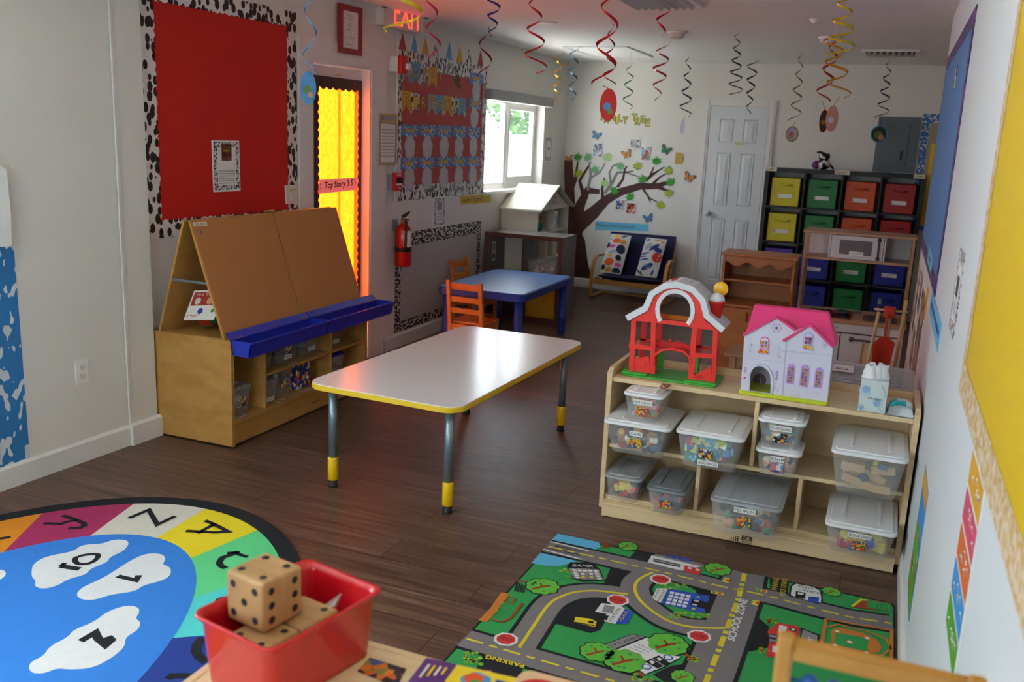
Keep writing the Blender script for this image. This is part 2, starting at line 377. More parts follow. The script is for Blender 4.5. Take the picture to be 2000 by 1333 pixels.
# ------------------------------------------------------------------ planes of the room
XR = 0.217; YB = 9.77; ZC = 2.44; YF = -1.6; XA = 1.3; YR = 6.42
NLp0, NLp1 = Vector((-3.646, YF, 0)), Vector((-3.446, 3.41, 0)); MLp0, MLp1 = Vector((-3.4715, 3.585, 0)), Vector((-3.385, 5.83, 0))
def NL(): return Art(NLp0, NLp1-NLp0, (0, 0, 1))
def ML(): return Art(MLp0, MLp1-MLp0, (0, 0, 1))
def FL(): return Art((-3.385, 5.83, 0), (0, 1, 0), (0, 0, 1))
def BK(): return Art((0, YB, 0), (1, 0, 0), (0, 0, 1))
def RW(): return Art((XR, 0, 0), (0, -1, 0), (0, 0, 1))
def struct(name, mb, parent=None, **k):
    o = mb.build(name, parent, base=None if parent else (0, 0, 0), **k)
    o['kind'] = 'structure'; return o
def wallseg(mb, p0, p1, holes=(), z1=ZC, t=0.15):
    """wall from p0 to p1 (room on the left-hand side normal), holes = (u0,u1,v0,v1)"""
    d = (p1-p0); L = d.length; d.normalize(); n = Vector((d.y, -d.x, 0))
    us = sorted({0, L, *[h[0] for h in holes], *[h[1] for h in holes]})
    for a, b in zip(us, us[1:]):
        segs = [(0, z1)]
        for h in holes:
            if h[0] <= a+1e-6 and h[1] >= b-1e-6: segs = [(0, h[2]), (h[3], z1)]
        for z0, zz in segs:
            if zz-z0 < 1e-4: continue
            A = p0+d*a; B = p0+d*b
            mb.prism([A+Vector((0,0,z0)), B+Vector((0,0,z0)), B+Vector((0,0,zz)), A+Vector((0,0,zz))], -n*t)
a = ML(); duL = a.px(607, 200)[0]; duR = a.px(719, 500)[0]; DH = 2.035
wl = MB(); wl.m('wallpaint')
nlen = (NLp1-NLp0).length
wallseg(wl, NLp0, NLp1, [(1.4, 3.3, 0.85, 2.15)]); wallseg(wl, Vector((-3.434, 3.41, 0)), Vector((-3.428, 3.585, 0)), t=0.14)
wallseg(wl, MLp0, MLp1, [(duL, duR, 0, DH)]); wallseg(wl, Vector((-3.385, 5.83, 0)), Vector((-3.385, YB+0.15, 0)), [(7.60-5.83, 9.07-5.83, 1.13, 1.985)])
struct('wall_left', wl)
wb = MB(); wb.m('wallpaint'); wallseg(wb, Vector((-3.385, YB, 0)), Vector((XA, YB, 0))); struct('wall_back', wb)
wr = MB(); wr.m('wallpaint_right'); wr.prism([(XR, YF, 0), (XR, YR, 0), (XR, YR, ZC), (XR, YF, ZC)][::-1], (0.12, 0, 0)); struct('wall_right', wr)
ws = MB(); ws.m('wallpaint'); ws.prism([(XA, YR-0.5, 0), (XA, YB+0.15, 0), (XA, YB+0.15, ZC), (XA, YR-0.5, ZC)], (0.12, 0, 0))
ws.prism([(XR+0.12, YR-0.5, 0), (XA+0.12, YR-0.5, 0), (XA+0.12, YR-0.5, ZC), (XR+0.12, YR-0.5, ZC)], (0, -0.1, 0)); struct('wall_far_right', ws)
wf = MB(); wf.m('wallpaint'); wallseg(wf, Vector((XR+0.12, YF, 0)), Vector((-3.8, YF, 0)), [(1.287, 2.587, 1.0, 2.0)]); struct('wall_front', wf)
f = MB(); f.m('floorplanks'); f.box(-3.85, YF-0.2, -0.12, XA+0.15, YB+0.2, 0); struct('floor', f)
c = MB(); c.m('ceilpaint'); c.box(-3.85, YF-0.2, ZC, XA+0.15, YB+0.2, ZC+0.12); struct('ceiling', c)
def bboard(mb, p0, p1, h=0.105, t=0.016):
    d = (p1-p0).normalized(); n = Vector((d.y, -d.x, 0)); up_ = Vector((0,0,1))
    q = [p0, p0+n*t, p0+n*t+up_*(h-0.012), p0+n*(t*0.4)+up_*h, p0+up_*h]
    mb.m('trim').prism(q, p1-p0)
bl = MB(); off = Vector((0.0, 0, 0))
bboard(bl, NLp0, NLp1); bboard(bl, Vector((-3.434, 3.40, 0)), Vector((-3.428, 3.60, 0)), h=0.115, t=0.02)
mdir = (MLp1-MLp0).normalized(); bboard(bl, Vector((-3.385, 5.845, 0)), Vector((-3.385, YB, 0))); struct('baseboard_left', bl)
bb = MB(); bboard(bb, Vector((-3.38, YB, 0)), Vector((-1.93, YB, 0))); struct('baseboard_back', bb)
br_ = MB(); bboard(br_, Vector((XR, YR, 0)), Vector((XR, YF, 0)), h=0.10, t=0.014); struct('baseboard_right', br_)
# corner bead between the near wall and the little pilaster
t1 = MB(); t1.m('trim').box(-3.437, 3.398, 0.11, -3.428, 3.412, ZC); struct('trim_1', t1)
# ---------------------------------------------------------------- far left window
WY0, WY1, WZ0, WZ1 = 7.60, 9.07, 1.13, 1.985
w1 = MB(); w1.m('trim'); X0 = -3.50
for (a_, b_, c_, d_) in ((WY0, WY0+0.05, WZ0, WZ1), (WY1-0.05, WY1, WZ0, WZ1), (WY0+0.05, WY1-0.05, WZ0, WZ0+0.06), (WY0+0.05, WY1-0.05, WZ1-0.06, WZ1), (8.25, 8.31, WZ0+0.06, WZ1-0.06)):
    w1.box(X0-0.03, a_, c_, X0+0.02, b_, d_)
win1 = struct('window_1', w1)
s2 = MB(); s2.m('trim')
for (a_, b_, c_, d_) in ((8.31, 8.36, WZ0+0.06, WZ1-0.06), (8.97, 9.02, WZ0+0.06, WZ1-0.06), (8.36, 8.97, WZ0+0.06, WZ0+0.11), (8.36, 8.97, WZ1-0.11, WZ1-0.06)):
    s2.box(X0-0.005, a_, c_, X0+0.03, b_, d_)
struct('sliding_sash', s2, win1)
g = MB(); g.m('glasswin').box(X0-0.012, WY0+0.05, WZ0+0.06, X0-0.008, 8.25, WZ1-0.06); g.box(X0+0.008, 8.36, WZ0+0.11, X0+0.012, 8.97, WZ1-0.11); struct('pane', g, win1)
g = MB(); g.m('trim').box(-3.5, WY0-0.02, WZ0-0.03, -3.35, WY1+0.02, WZ0-0.001); struct('window_sill', g, win1)
rs = MB(); rs.m(M('shade', '#a9a9a6', 0.6)); rs.rbox(-3.384, WY0-0.06, 1.93, -3.305, WY1+0.06, 2.02, r=0.02); sh = rs.build('roller_shade', None, 'grey roller shade cassette above the bright sliding window', 'window shade')
# near left window (mostly outside the frame) and an unseen window added behind the camera to let light in
d = (NLp1-NLp0).normalized(); n = Vector((d.y, -d.x, 0))
def frame_at(name, p0, d, u0, u1, z0, z1, back=0.08, wd=0.05):
    n = Vector((d.y, -d.x, 0)); mb = MB(); mb.m('trim'); v = Vector((0,0,1))
    def bar(a, b, c_, e_): mb.prism([p0+d*a+v*c_-n*back, p0+d*b+v*c_-n*back, p0+d*b+v*e_-n*back, p0+d*a+v*e_-n*back], n*0.04)
    bar(u0, u0+wd, z0, z1); bar(u1-wd, u1, z0, z1); bar(u0+wd, u1-wd, z0, z0+wd); bar(u0+wd, u1-wd, z1-wd, z1); bar((u0+u1)/2-wd/2, (u0+u1)/2+wd/2, z0+wd, z1-wd)
    return struct(name, mb)
frame_at('window_2', NLp0, d, 1.4, 3.3, 0.85, 2.15); frame_at('added_window', Vector((XR+0.12, YF, 0)), Vector((-1, 0, 0)), 1.287, 2.587, 1.0, 2.0)
# white curtain edge of the near window with its tasselled trim
a = NL(); cu = MB(); cu.m(M('curtain', '#f2f2f0', 0.8)); q = [a.px(0, 330), a.px(4, 380), a.px(8, 420), a.px(10, 478), a.px(0, 480)]
u_ = q[0][0]-0.35; A3 = [a.P(p, 0.03) for p in [(u_, q[0][1]+0.2), q[0], q[1], q[2], q[3], q[4], (u_, q[4][1])]]; cu.prism(A3, a.N*0.012)
cu.build('curtain', None, 'white curtain edge hanging by the left edge of the photo', 'curtain')
# outside: ground, pale fence, foliage
M('grass', '#7f9a5a', 0.9, var=0.2); M('fence', '#e9ebe6', 0.8); M('leaf', '#3f5c34', 0.8, var=0.5, vscale=5)
g = MB(); g.m('fence').box(-30, -20, -0.3, -3.9, 40, -0.1); struct('ground', g)
g = MB(); g.m('fence').box(-6.1, 4, -0.1, -6.0, 22, 1.66); g.build('garden_fence', None, 'sunlit white wall outside the far window', 'fence')
for k, (x, y, z, r) in enumerate(((-9.5, 17.5, 3.0, 1.9), (-8.2, 21.5, 2.9, 1.6))):
    t = thing('tree', ['green leafy tree seen through the left pane of the window', 'green leafy tree seen through the right sash of the window'][k], 'tree', (x, y, -0.1))
    mb = MB(); mb.m('leaf')
    for i in range(1600):
        v = Vector((random.gauss(0, 1), random.gauss(0, 1), random.gauss(0, 1))).normalized()*r*random.uniform(0.55, 1.0); p = Vector((x, y, z))+v
        e1 = Vector((random.gauss(0, 1), random.gauss(0, 1), random.gauss(0, 1))).normalized(); e2 = e1.orthogonal().normalized(); s_ = random.uniform(0.06, 0.17)
        mb.poly([p+e1*s_, p+e2*s_*0.6, p-e1*s_, p-e2*s_*0.6])
    mb.build('crown', t); mb = MB(); mb.m(M('bark', '#5a4636', 0.9)).tube([(x, y, -0.1), (x+0.1, y, 1.2), (x, y+0.1, z)], [0.14, 0.11, 0.07]); mb.build('trunk', t)
# ---------------------------------------------------------------- door_1: glass door papered in glowing orange
a = ML(); U_, V_, N_ = a.U, a.V, a.N
def mlbox(mb, u0, u1, v0, v1, n0, n1):
    mb.prism([MLp0+U_*u0+V_*v0+N_*n0, MLp0+U_*u1+V_*v0+N_*n0, MLp0+U_*u1+V_*v1+N_*n0, MLp0+U_*u0+V_*v1+N_*n0], N_*(n1-n0))
cL = a.px(579, 67)[0]; cR = a.px(752, 100)[0]; cT = a.px(579, 67)[1]
tr = MB(); tr.m('trim'); mlbox(tr, cL, duL-0.005, 0, cT, 0, 0.018); mlbox(tr, duR+0.005, cR, 0, cT, 0, 0.018); mlbox(tr, duL-0.005, duR+0.005, DH+0.002, cT, 0, 0.018)
mlbox(tr, duL-0.005, duL+0.012, 0, DH, -0.14, 0.012); mlbox(tr, duR-0.012, duR+0.005, 0, DH, -0.14, 0.012); mlbox(tr, duL+0.012, duR-0.012, DH-0.015, DH+0.002, -0.14, 0.012); struct('trim_2', tr)
g0, g1 = duL+0.014, duR-0.014
dm = MB(); dm.m('trim'); mlbox(dm, g0, g0+0.06, 0.01, DH-0.018, -0.10, -0.06); mlbox(dm, g1-0.05, g1, 0.01, DH-0.018, -0.10, -0.06); mlbox(dm, g0+0.06, g1-0.05, DH-0.14, DH-0.018, -0.10, -0.06); mlbox(dm, g0+0.06, g1-0.05, 0.01, 0.2, -0.10, -0.06)
dr1 = struct('door_1', dm)
D1 = lambda: Art(MLp0-N_*0.059, U_, (0, 0, 1))
d1 = D1(); B0 = d1.px(608, 145); B1 = d1.px(711, 160)
top = [d1.px(609, 145), d1.px(710, 159)]; u0, u1 = g0+0.012, top[1][0]; vt = (top[0][1]+top[1][1])/2
# door papers: daylight from behind is put in as their own emission
def glow(name, c1, c2, st, sc_):
    m = M(name, c1, 0.8, emit=c1, es=st); nt = m.node_tree; b = nt.nodes['Principled BSDF']
    tc = nt.nodes.new('ShaderNodeTexCoord'); n = nt.nodes.new('ShaderNodeTexNoise'); n.inputs['Scale'].default_value = sc_; n.inputs['Detail'].default_value = 5
    nt.links.new(tc.outputs['Object'], n.inputs['Vector']); r = nt.nodes.new('ShaderNodeValToRGB'); r.color_ramp.elements[0].position = 0.35; r.color_ramp.elements[1].position = 0.65
    r.color_ramp.elements[0].color = lin(c1); r.color_ramp.elements[1].color = lin(c2); nt.links.new(n.outputs[0], r.inputs[0]); nt.links.new(r.outputs[0], b.inputs['Emission Color']); return m
glow('glow_yellow', (1, .40, .04), (1, .45, .07), 3.1, 30); glow('glow_orange', (1, .21, .02), (1, .24, .03), 2.6, 8); glow('glow_fold', (1, .30, .03), (1, .33, .04), 2.8, 20)
p = Art(MLp0-N_*0.058, U_, (0, 0, 1)); L_ = d1.px(620, 300)[0]; R_ = d1.px(700, 300)[0]; T_ = d1.px(620, 168)[1]
p.rect(L_-0.02, 0.22, R_-0.02, T_+0.02, 'glow_yellow', thick=0.001); p.rect(d1.px(659, 300)[0], 0.22, d1.px(665, 300)[0], T_+0.01, 'glow_fold'); p.rect(R_-0.055, 0.22, R_+0.01, T_+0.01, 'glow_orange')
o = p.mb.build('window_paper', dr1)
# scalloped dark glitter border strips
p = Art(MLp0-N_*0.056, U_, (0, 0, 1)); step = 0.055
def scallop(u_in, v0, v1, u_out, sgn):
    P = [(u_out, v0)]; nn = int((v1-v0)/step); 
    for i in range(nn):
        for k in range(5):
            t = (i+k/5)/nn; P.append((u_in+sgn*0.016*math.sin(PI*k/5), v0+(v1-v0)*t))
    P += [(u_in, v1), (u_out, v1)]; return P
p.poly(scallop(L_, 0.2, vt, u0, 1), 'glitter', thick=0.0015); p.poly(scallop(R_, 0.2, vt, u1, -1), 'glitter', thick=0.0015)
P = [(u0, vt)]; nn = 9
for i in range(nn):
    for k in range(5): P.append((u0+(u1-u0)*(i+k/5)/nn, T_-0.016*math.sin(PI*k/5)))
P += [(u1, T_), (u1, vt)]; p.poly(P, 'glitter', thick=0.002); p.mb.build('paper_border', dr1)
p = Art(MLp0-N_*0.055, U_, (0, 0, 1)); p.poly([(652, 141), (667, 143), (667, 152), (652, 150)], 'label', px=True, thick=0.0008); p.text('DOOR', (654.5, 148.5), (665, 150), (654.5, 144), 'ink', px=True); p.mb.build('door_label', dr1)
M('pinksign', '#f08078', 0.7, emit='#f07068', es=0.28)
p = Art(MLp0-N_*0.052, U_, (0, 0, 1)); p.poly([(621.5, 379), (697, 371), (699, 346.5), (623.5, 351.5)], 'pinksign', px=True, thick=0.001)
p.text('Toy Story 3 S', (633, 372), (688, 366), (634, 356), 'ink', px=True, outline=(0.0012, M('ink', '#1d1c22')))
for (x, y) in ((626, 360), (626, 368), (692, 352), (694, 357)): q = p.px(x, y); p.circ(q[0], q[1], 0.006, 'blue')
p.mb.build('class_sign', None, 'pink paper sign lettered in black across the glowing orange door', 'sign')
# threshold
t = MB(); t.m('steel'); mlbox(t, duL+0.012, duR-0.012, 0, 0.008, -0.13, 0.02); struct('trim_3', t)
# ---------------------------------------------------------------- door_2: white six panel door in the back wall
a = BK(); x0 = a.px(1377.7, 193.5)[0]; x1 = a.px(1518.5, 197)[0]; zt = 2.085; cw = 0.065
t = MB(); t.m('trim')
for (p0_, p1_, q0, q1) in ((x0, x0+cw, 0, zt), (x1-cw, x1, 0, zt), (x0+cw, x1-cw, zt-cw, zt)):
    t.box(p0_, YB-0.018, q0, p1_, YB-0.0005, q1); t.box(p0_+0.012, YB-0.026, q0, p1_-0.02, YB-0.018, q1-0.012 if q0 == 0 else q1-0.02)
struct('trim_4', t)
dl, dr_, dz = x0+cw+0.006, x1-cw-0.006, zt-cw-0.006
dm = MB(); dm.m('doorwhite'); dm.box(dl, YB-0.012, 0.01, dr_, YB-0.0005, dz); dr2 = struct('door_2', dm)
W = dr_-dl
for (za, zb) in ((dz-0.12-0.24, dz-0.12), (1.02, dz-0.46), (0.22, 0.88)):
    for (xa, xb) in ((dl+0.10, dl+W/2-0.05), (dl+W/2+0.05, dr_-0.10)):
        m_ = MB(); m_.m('doorwhite')
        for ins, yy in ((0, 0.0125), (0.012, 0.018), (0.02, 0.014), (0.045, 0.019)): pass
        ringsP = [[(xa+i_, YB-y_, za+i_), (xb-i_, YB-y_, za+i_), (xb-i_, YB-y_, zb-i_), (xa+i_, YB-y_, zb-i_)] for i_, y_ in ((0, 0.0125), (0.006, 0.020), (0.014, 0.0135), (0.045, 0.022))]
        ids = [m_.addv(r_) for r_ in ringsP]
        for a_, b_ in zip(ids, ids[1:]):
            for k in range(4): m_.face((a_+k, a_+(k+1) % 4, b_+(k+1) % 4, b_+k))
        m_.face([ids[-1]+k for k in range(4)]); struct('door_panel', m_, dr2)
kx = ony(1381, 417, YB-0.05); k = MB(); k.m(M('knob', '#d9d8dc', 0.25, spec=0.8), True); k.lathe((kx.x, YB-0.012, kx.z), [(0.026, 0), (0.026, 0.006), (0.012, 0.01), (0.012, 0.03), (0.024, 0.036), (0.03, 0.048), (0.028, 0.058), (0.016, 0.064)], 20, (0, -1, 0)); k.m('chrome'); k.lathe((kx.x, YB-0.076, kx.z), [(0.007, 0), (0.006, 0.003)], 12, (0, -1, 0)); struct('door_knob', k, dr2)
p = Art((0, YB-0.0195, 0), (1, 0, 0), (0, 0, 1)); p.poly([(1432.5, 284), (1450, 285), (1450, 277), (1433, 276)], 'label', px=True, thick=0.0006); p.text('DOOR', (1435.5, 282.5), (1447, 283.3), (1435.5, 278.5), 'ink', px=True); p.mb.build('door_label', dr2, label='small cream label reading DOOR')
# ================================================================== LEFT WALL
def sheet(art, px4, mat, thick=0.0015): return art.poly(px4, mat, px=True, thick=thick)
# blue board with cloud border at the left edge
a = NL(); p = Art(NLp0, a.U, (0, 0, 1)); e = [a.px(24, 478), a.px(60, 905), a.px(0, 918)]
ut = (e[0][0]+e[1][0])/2; vb = (e[1][1]+e[2][1])/2; vt = a.px(10, 480)[1]; bd = ut-a.px(4, 600)[0]+0.03
p.rect(ut-1.0, vb, ut, vt, 'cloudblue', thick=0.003); p.rect(ut-1.0, vb+0.12, ut-0.14, vt, M('bluepaper', '#1e6fb4', 0.6, var=0.05, vscale=3)); p.mb.build('bulletin_board', None, 'bright blue paper panel with white cloud border low at the left edge', 'bulletin board')
# outlet
a = NL(); c_ = a.px(159, 726); t = thing('wall_outlet', 'white double electrical outlet low on the near left wall', 'outlet', NLp0+a.U*c_[0]+a.V*c_[1])
p = Art(NLp0, a.U, (0, 0, 1)); p.rect(c_[0]-0.036, c_[1]-0.058, c_[0]+0.036, c_[1]+0.058, 'white', thick=0.005); p.mb.build('cover_plate', t)
for dv in (0.021, -0.021):
    p = Art(NLp0+a.N*0.005, a.U, (0, 0, 1)); p.poly([(c_[0]+0.017*math.cos(k*PI/8), c_[1]+dv+0.015*math.sin(k*PI/8)) for k in range(16)], 'offwhite', thick=0.003)
    p.rect(c_[0]-0.008, c_[1]+dv-0.002, c_[0]-0.006, c_[1]+dv+0.007, 'darkgrey'); p.rect(c_[0]+0.006, c_[1]+dv-0.002, c_[0]+0.008, c_[1]+dv+0.007, 'darkgrey'); p.circ(c_[0], c_[1]+dv-0.008, 0.002, 'darkgrey', 8); p.mb.build('socket', t)
# red board
a = ML(); u0, u1 = a.px(268, 0)[0]+0.004, a.px(577, 30)[0]; v0 = a.px(284, 468)[1]; v1 = a.px(575, 24)[1]
t = thing('bulletin_board', 'large empty red paper board with brown and white cow print border', 'bulletin board', MLp0+a.U*((u0+u1)/2)+a.V*v0)
p = Art(MLp0, a.U, (0, 0, 1)); p.rect(u0+0.02, v0+0.02, u1-0.02, v1-0.02, 'redpaper', thick=0.004); p.mb.build('backing_paper', t)
bw = 0.085; p = Art(MLp0, a.U, (0, 0, 1), start=0.0045); sc_ = 0.07
def wavy(pa, pb, inn, amp=0.009, stp=0.045):
    """scalloped inner edge from pa to pb"""
    A, B = Vector(pa), Vector(pb); L = (B-A).length; n = max(2, int(L/stp)); out = []
    for i in range(n):
        for k in range(6): t_ = (i+k/6)/n; out.append(tuple(A+(B-A)*t_+Vector(inn)*(amp*abs(math.sin(PI*k/6)))))
    out.append(tuple(B)); return out
for outer, ia, ib, inn in ((((u0, v0), (u0, v1)), (u0+bw, v1), (u0+bw, v0), (1, 0)), (((u1, v1), (u1, v0)), (u1-bw, v0), (u1-bw, v1), (-1, 0)), (((u0, v1), (u1, v1)), (u1, v1-bw), (u0, v1-bw), (0, -1)), (((u1, v0), (u0, v0)), (u0, v0+bw), (u1, v0+bw), (0, 1))):
    p.poly(list(outer)+wavy(ia, ib, inn), 'cow')
p.mb.build('border', t)
p = Art(MLp0, a.U, (0, 0, 1), start=0.006); Q = [(415.5, 375.5), (468, 373), (465, 275), (411.5, 274)]
sheet(p, Q, 'white', 0.007); q = [p.px(*z) for z in Q]; uu0, uu1 = q[0][0], q[1][0]; vv0, vv1 = q[0][1], q[3][1]
p.rect(uu0+0.008, vv0+0.01, uu1-0.008, vv1-0.008, M('cow3')); p.rect(uu0+0.035, vv0+0.035, uu1-0.035, vv1-0.035, 'paper')
mu = (uu0+uu1)/2; p.rect(mu-0.04, vv0+0.17, mu+0.04, vv0+0.26, multi('artpic', ['#4a2016', '#7a3a22', '#5a1c14', '#3a2a16', '#8a4a2a'], 60)); p.rect(mu-0.025, vv1-0.06, mu+0.02, vv1-0.05, 'brass'); p.lines(uu0+0.045, vv0+0.04, uu1-0.045, vv0+0.12, 6, 'grey')
p.mb.build('info_sheet', None, 'white info sheet with cow print edge pinned on the red board', 'paper')
# light switch cover with LIGHT label
a = ML(); t = MB(); p = Art(MLp0, a.U, (0, 0, 1), start=0.005); sheet(p, [(557, 398), (579, 398), (577, 361), (554.5, 361.5)], 'offwhite', 0.012)
p.poly([(560, 375), (577, 374), (577, 368), (560, 368.5)], 'label', px=True); p.text('LIGHT', (562, 373.5), (575, 373), (562, 369.5), 'ink', px=True); q = p.px(566, 386); p.rect(q[0]-0.006, q[1]-0.012, q[0]+0.006, q[1]+0.012, 'white', 0.016)
p.mb.build('light_switch', None, 'cream light switch plate with LIGHT label at the corner of the red board', 'light switch')
# framed evacuation plan above the door
Q = [(652.5, 4), (697, 17.5), (700, 110.5), (656.5, 102)]; a = ML(); q = [a.px(*z) for z in Q]; fu0 = (q[0][0]+q[3][0])/2; fu1 = (q[1][0]+q[2][0])/2; fv0 = (q[3][1]+q[2][1])/2; fv1 = (q[0][1]+q[1][1])/2
t = thing('framed_plan', 'red framed evacuation plan hung above the glowing door', 'picture frame', MLp0+a.U*((fu0+fu1)/2)+a.V*fv0); N0 = MLp0+a.N*0.018
m_ = MB(); m_.m(M('framered', '#8e1f26', 0.35)); fw = 0.035
for (aa, bb_, cc, dd) in ((fu0, fu1, fv0, fv0+fw), (fu0, fu1, fv1-fw, fv1), (fu0, fu0+fw, fv0+fw, fv1-fw), (fu1-fw, fu1, fv0+fw, fv1-fw)): m_.prism([N0+a.U*aa+a.V*cc, N0+a.U*bb_+a.V*cc, N0+a.U*bb_+a.V*dd, N0+a.U*aa+a.V*dd], a.N*0.02)
m_.build('frame', t); p = Art(N0, a.U, (0, 0, 1)); p.rect(fu0+fw-0.002, fv0+fw-0.002, fu1-fw+0.002, fv1-fw+0.002, 'paper', thick=0.008)
w_ = fu1-fu0-2*fw; h_ = fv1-fv0-2*fw; cu_, cv_ = fu0+fw, fv0+fw
for (xa, ya, xb, yb) in ((.2,.1,.8,.1),(.2,.1,.2,.8),(.8,.1,.8,.8),(.2,.8,.8,.8),(.2,.3,.8,.3),(.2,.5,.5,.5),(.5,.3,.5,.8),(.5,.6,.8,.6),(.35,.1,.35,.3),(.65,.1,.65,.3),(.35,.5,.35,.65),(.35,.65,.5,.65)): p.stroke([(cu_+xa*w_, cv_+ya*h_), (cu_+xb*w_, cv_+yb*h_)], 0.0025, 'grey')
p.lines(cu_+.3*w_, cv_+.86*h_, cu_+.66*w_, cv_+.9*h_, 1, 'grey', 0.5); p.mb.build('plan', t)
# conduit
a = FL(); cp = a.px(770.5, 300)[0]; m_ = MB(); m_.m('wallpaint', True); X_ = -3.385+0.012; m_.tube([(X_, 5.83+cp, 1.12), (X_, 5.83+cp, ZC-0.01)], 0.010, 8); m_.build('conduit', None, 'thin painted conduit running up to the ceiling by the birthday board', 'conduit')
YS = 5.83+cp
# fire strobe on its white box
t = thing('fire_strobe', 'red fire alarm strobe on a white box above the birthday board corner', 'fire alarm', (-3.36, YS+0.05, 2.02))
zz0, zz1 = ony(765, 142, YS).z, ony(762, 112, YS).z; w_s = 0.10
m_ = MB(); m_.m('white').rbox(-3.384, YS-0.10, zz0, -3.315, YS-0.014, zz1, r=0.004); bevel(m_.build('back_box', t))
m_ = MB(); m_.m('red', True).rbox(-3.314, YS-0.105, zz0-0.012, -3.275, YS-0.01, zz1+0.006, r=0.012); m_.build('housing', t)
m_ = MB(); m_.m(M('lens', '#e8ecee', 0.1, spec=0.9)).box(-3.2745, YS-0.055, zz0+0.02, -3.25, YS-0.015, zz0+0.06); m_.build('strobe_lens', t)
# manual pull station
t = thing('fire_pull_station', 'red FIRE pull station on the wall below the yellow pocket', 'fire alarm', (-3.36, YS+0.05, 1.2)); zz0, zz1 = ony(766, 371, YS).z, ony(766, 336, YS).z
m_ = MB(); m_.m('grey').rbox(-3.384, YS-0.10, zz0+0.004, -3.345, YS-0.014, zz1-0.01, r=0.003); m_.build('back_box', t)
m_ = MB(); m_.m('red').rbox(-3.344, YS-0.102, zz0, -3.315, YS-0.004, zz1, r=0.004); m_.build('housing', t)
p = Art((-3.314, YS-0.10, zz0), (0, 1, 0), (0, 0, 1)); p.text('FIRE', (0.015, 0.105), (0.08, 0.105), (0.015, 0.125), 'white'); p.rect(0.01, 0.055, 0.085, 0.095, 'ink', thick=0.01); p.rect(0.01, 0.04, 0.085, 0.053, 'white', thick=0.006); p.text('PULL', (0.02, 0.012), (0.075, 0.012), (0.02, 0.03), 'white'); p.mb.build('handle', t)
# yellow edged plastic pocket with a page
a = FL(); p = Art(Vector((-3.385, 5.83, 0)), (0, 1, 0), (0, 0, 1), start=0.02); Q = [(735, 323), (770, 321), (770, 222), (735, 222)]; q = [p.px(*z) for z in Q]; a0, a1 = q[0][0], min(q[1][0], cp-0.014); b0, b1 = (q[0][1]+q[1][1])/2, (q[2][1]+q[3][1])/2
t = thing('document_pocket', 'clear pocket with yellow edges holding a printed page beside the door', 'document holder', (-3.36, 5.83+(a0+a1)/2, b0))
p.rect(a0, b0, a1, b1, M('frost', '#cfccd2', 0.3, alpha=0.5), thick=0.022); p.rect(a0+0.02, b0+0.02, a1-0.02, b1-0.07, 'paper'); p.lines(a0+0.035, b0+0.05, a1-0.035, b1-0.1, 9, 'grey', 0.25); p.mb.build('sleeve', t)
p2 = Art(Vector((-3.385, 5.83, 0)), (0, 1, 0), (0, 0, 1), start=0.024)
for r_ in ((a0, b0, a1, b0+0.01), (a0, b1-0.01, a1, b1), (a0, b1-0.06, a1, b1-0.05), (a0, b0, a0+0.008, b1), (a1-0.008, b0, a1, b1)): p2.rect(*r_, M('yellowedge', '#d8b23a', 0.5)); p2.h = 0.025
p2.rect(a0+0.03, b1-0.045, a0+0.045, b1-0.02, 'ink'); p2.mb.build('edging', t)
# EXIT sign with two lamp heads
t = thing('exit_sign', 'lit red EXIT sign with two white emergency lamp heads above the door', 'exit sign', (-3.33, 5.3, 2.2)); SX = -3.385
a = ML(); c0 = a.px(730, 50)
e0 = a.px(737, 55); e1 = a.px(790, 30); eb = a.px(760, 57)[1]; eu0, eu1 = e0[0]-0.02, e1[0]+0.10
nb = MLp0+a.N*0.06
m_ = MB(); m_.m(M('exitbody', '#dcd6d2', 0.4)); eu0 = a.px(733, 40)[0]; eu1 = a.px(808, 40)[0]; ev0 = a.px(765, 56)[1]; ev1 = ev0+0.215
m_.prism([MLp0+a.U*eu0+a.V*ev0+a.N*0.001, MLp0+a.U*eu1+a.V*ev0+a.N*0.001, MLp0+a.U*eu1+a.V*ev1+a.N*0.001, MLp0+a.U*eu0+a.V*ev1+a.N*0.001], a.N*0.07); bevel(m_.build('housing', t), 0.006)
M('exitred', '#ff3b2a', 0.5, emit='#ff3322', es=2.2)
p = Art(MLp0+a.N*0.0715, a.U, (0, 0, 1)); p.text('EXIT', (eu0+0.13, ev0+0.015), (eu1-0.01, ev0+0.015), (eu0+0.13, ev1-0.012), 'exitred'); p.mb.build('lettering', t, label='glowing red EXIT letters')
for uu in (eu0-0.02, eu1+0.03):
    m_ = MB(); m_.m('exitbody', True); cc = MLp0+a.U*uu+a.V*(ev0+0.14)+a.N*0.075; m_.lathe(cc, [(0.02, -0.04), (0.035, -0.02), (0.04, 0), (0.04, 0.02)], 16, (0.8, -0.5, -0.2)); m_.m('chrome'); m_.lathe(cc, [(0.033, 0.021), (0.02, 0.015)], 16, (0.8, -0.5, -0.2))
    m_.m('exitbody'); m_.tube([cc, MLp0+a.U*(uu+(0.04 if uu < eu1 else -0.03))+a.V*(ev0+0.14)+a.N*0.05], 0.012, 8); m_.build('lamp_head', t)
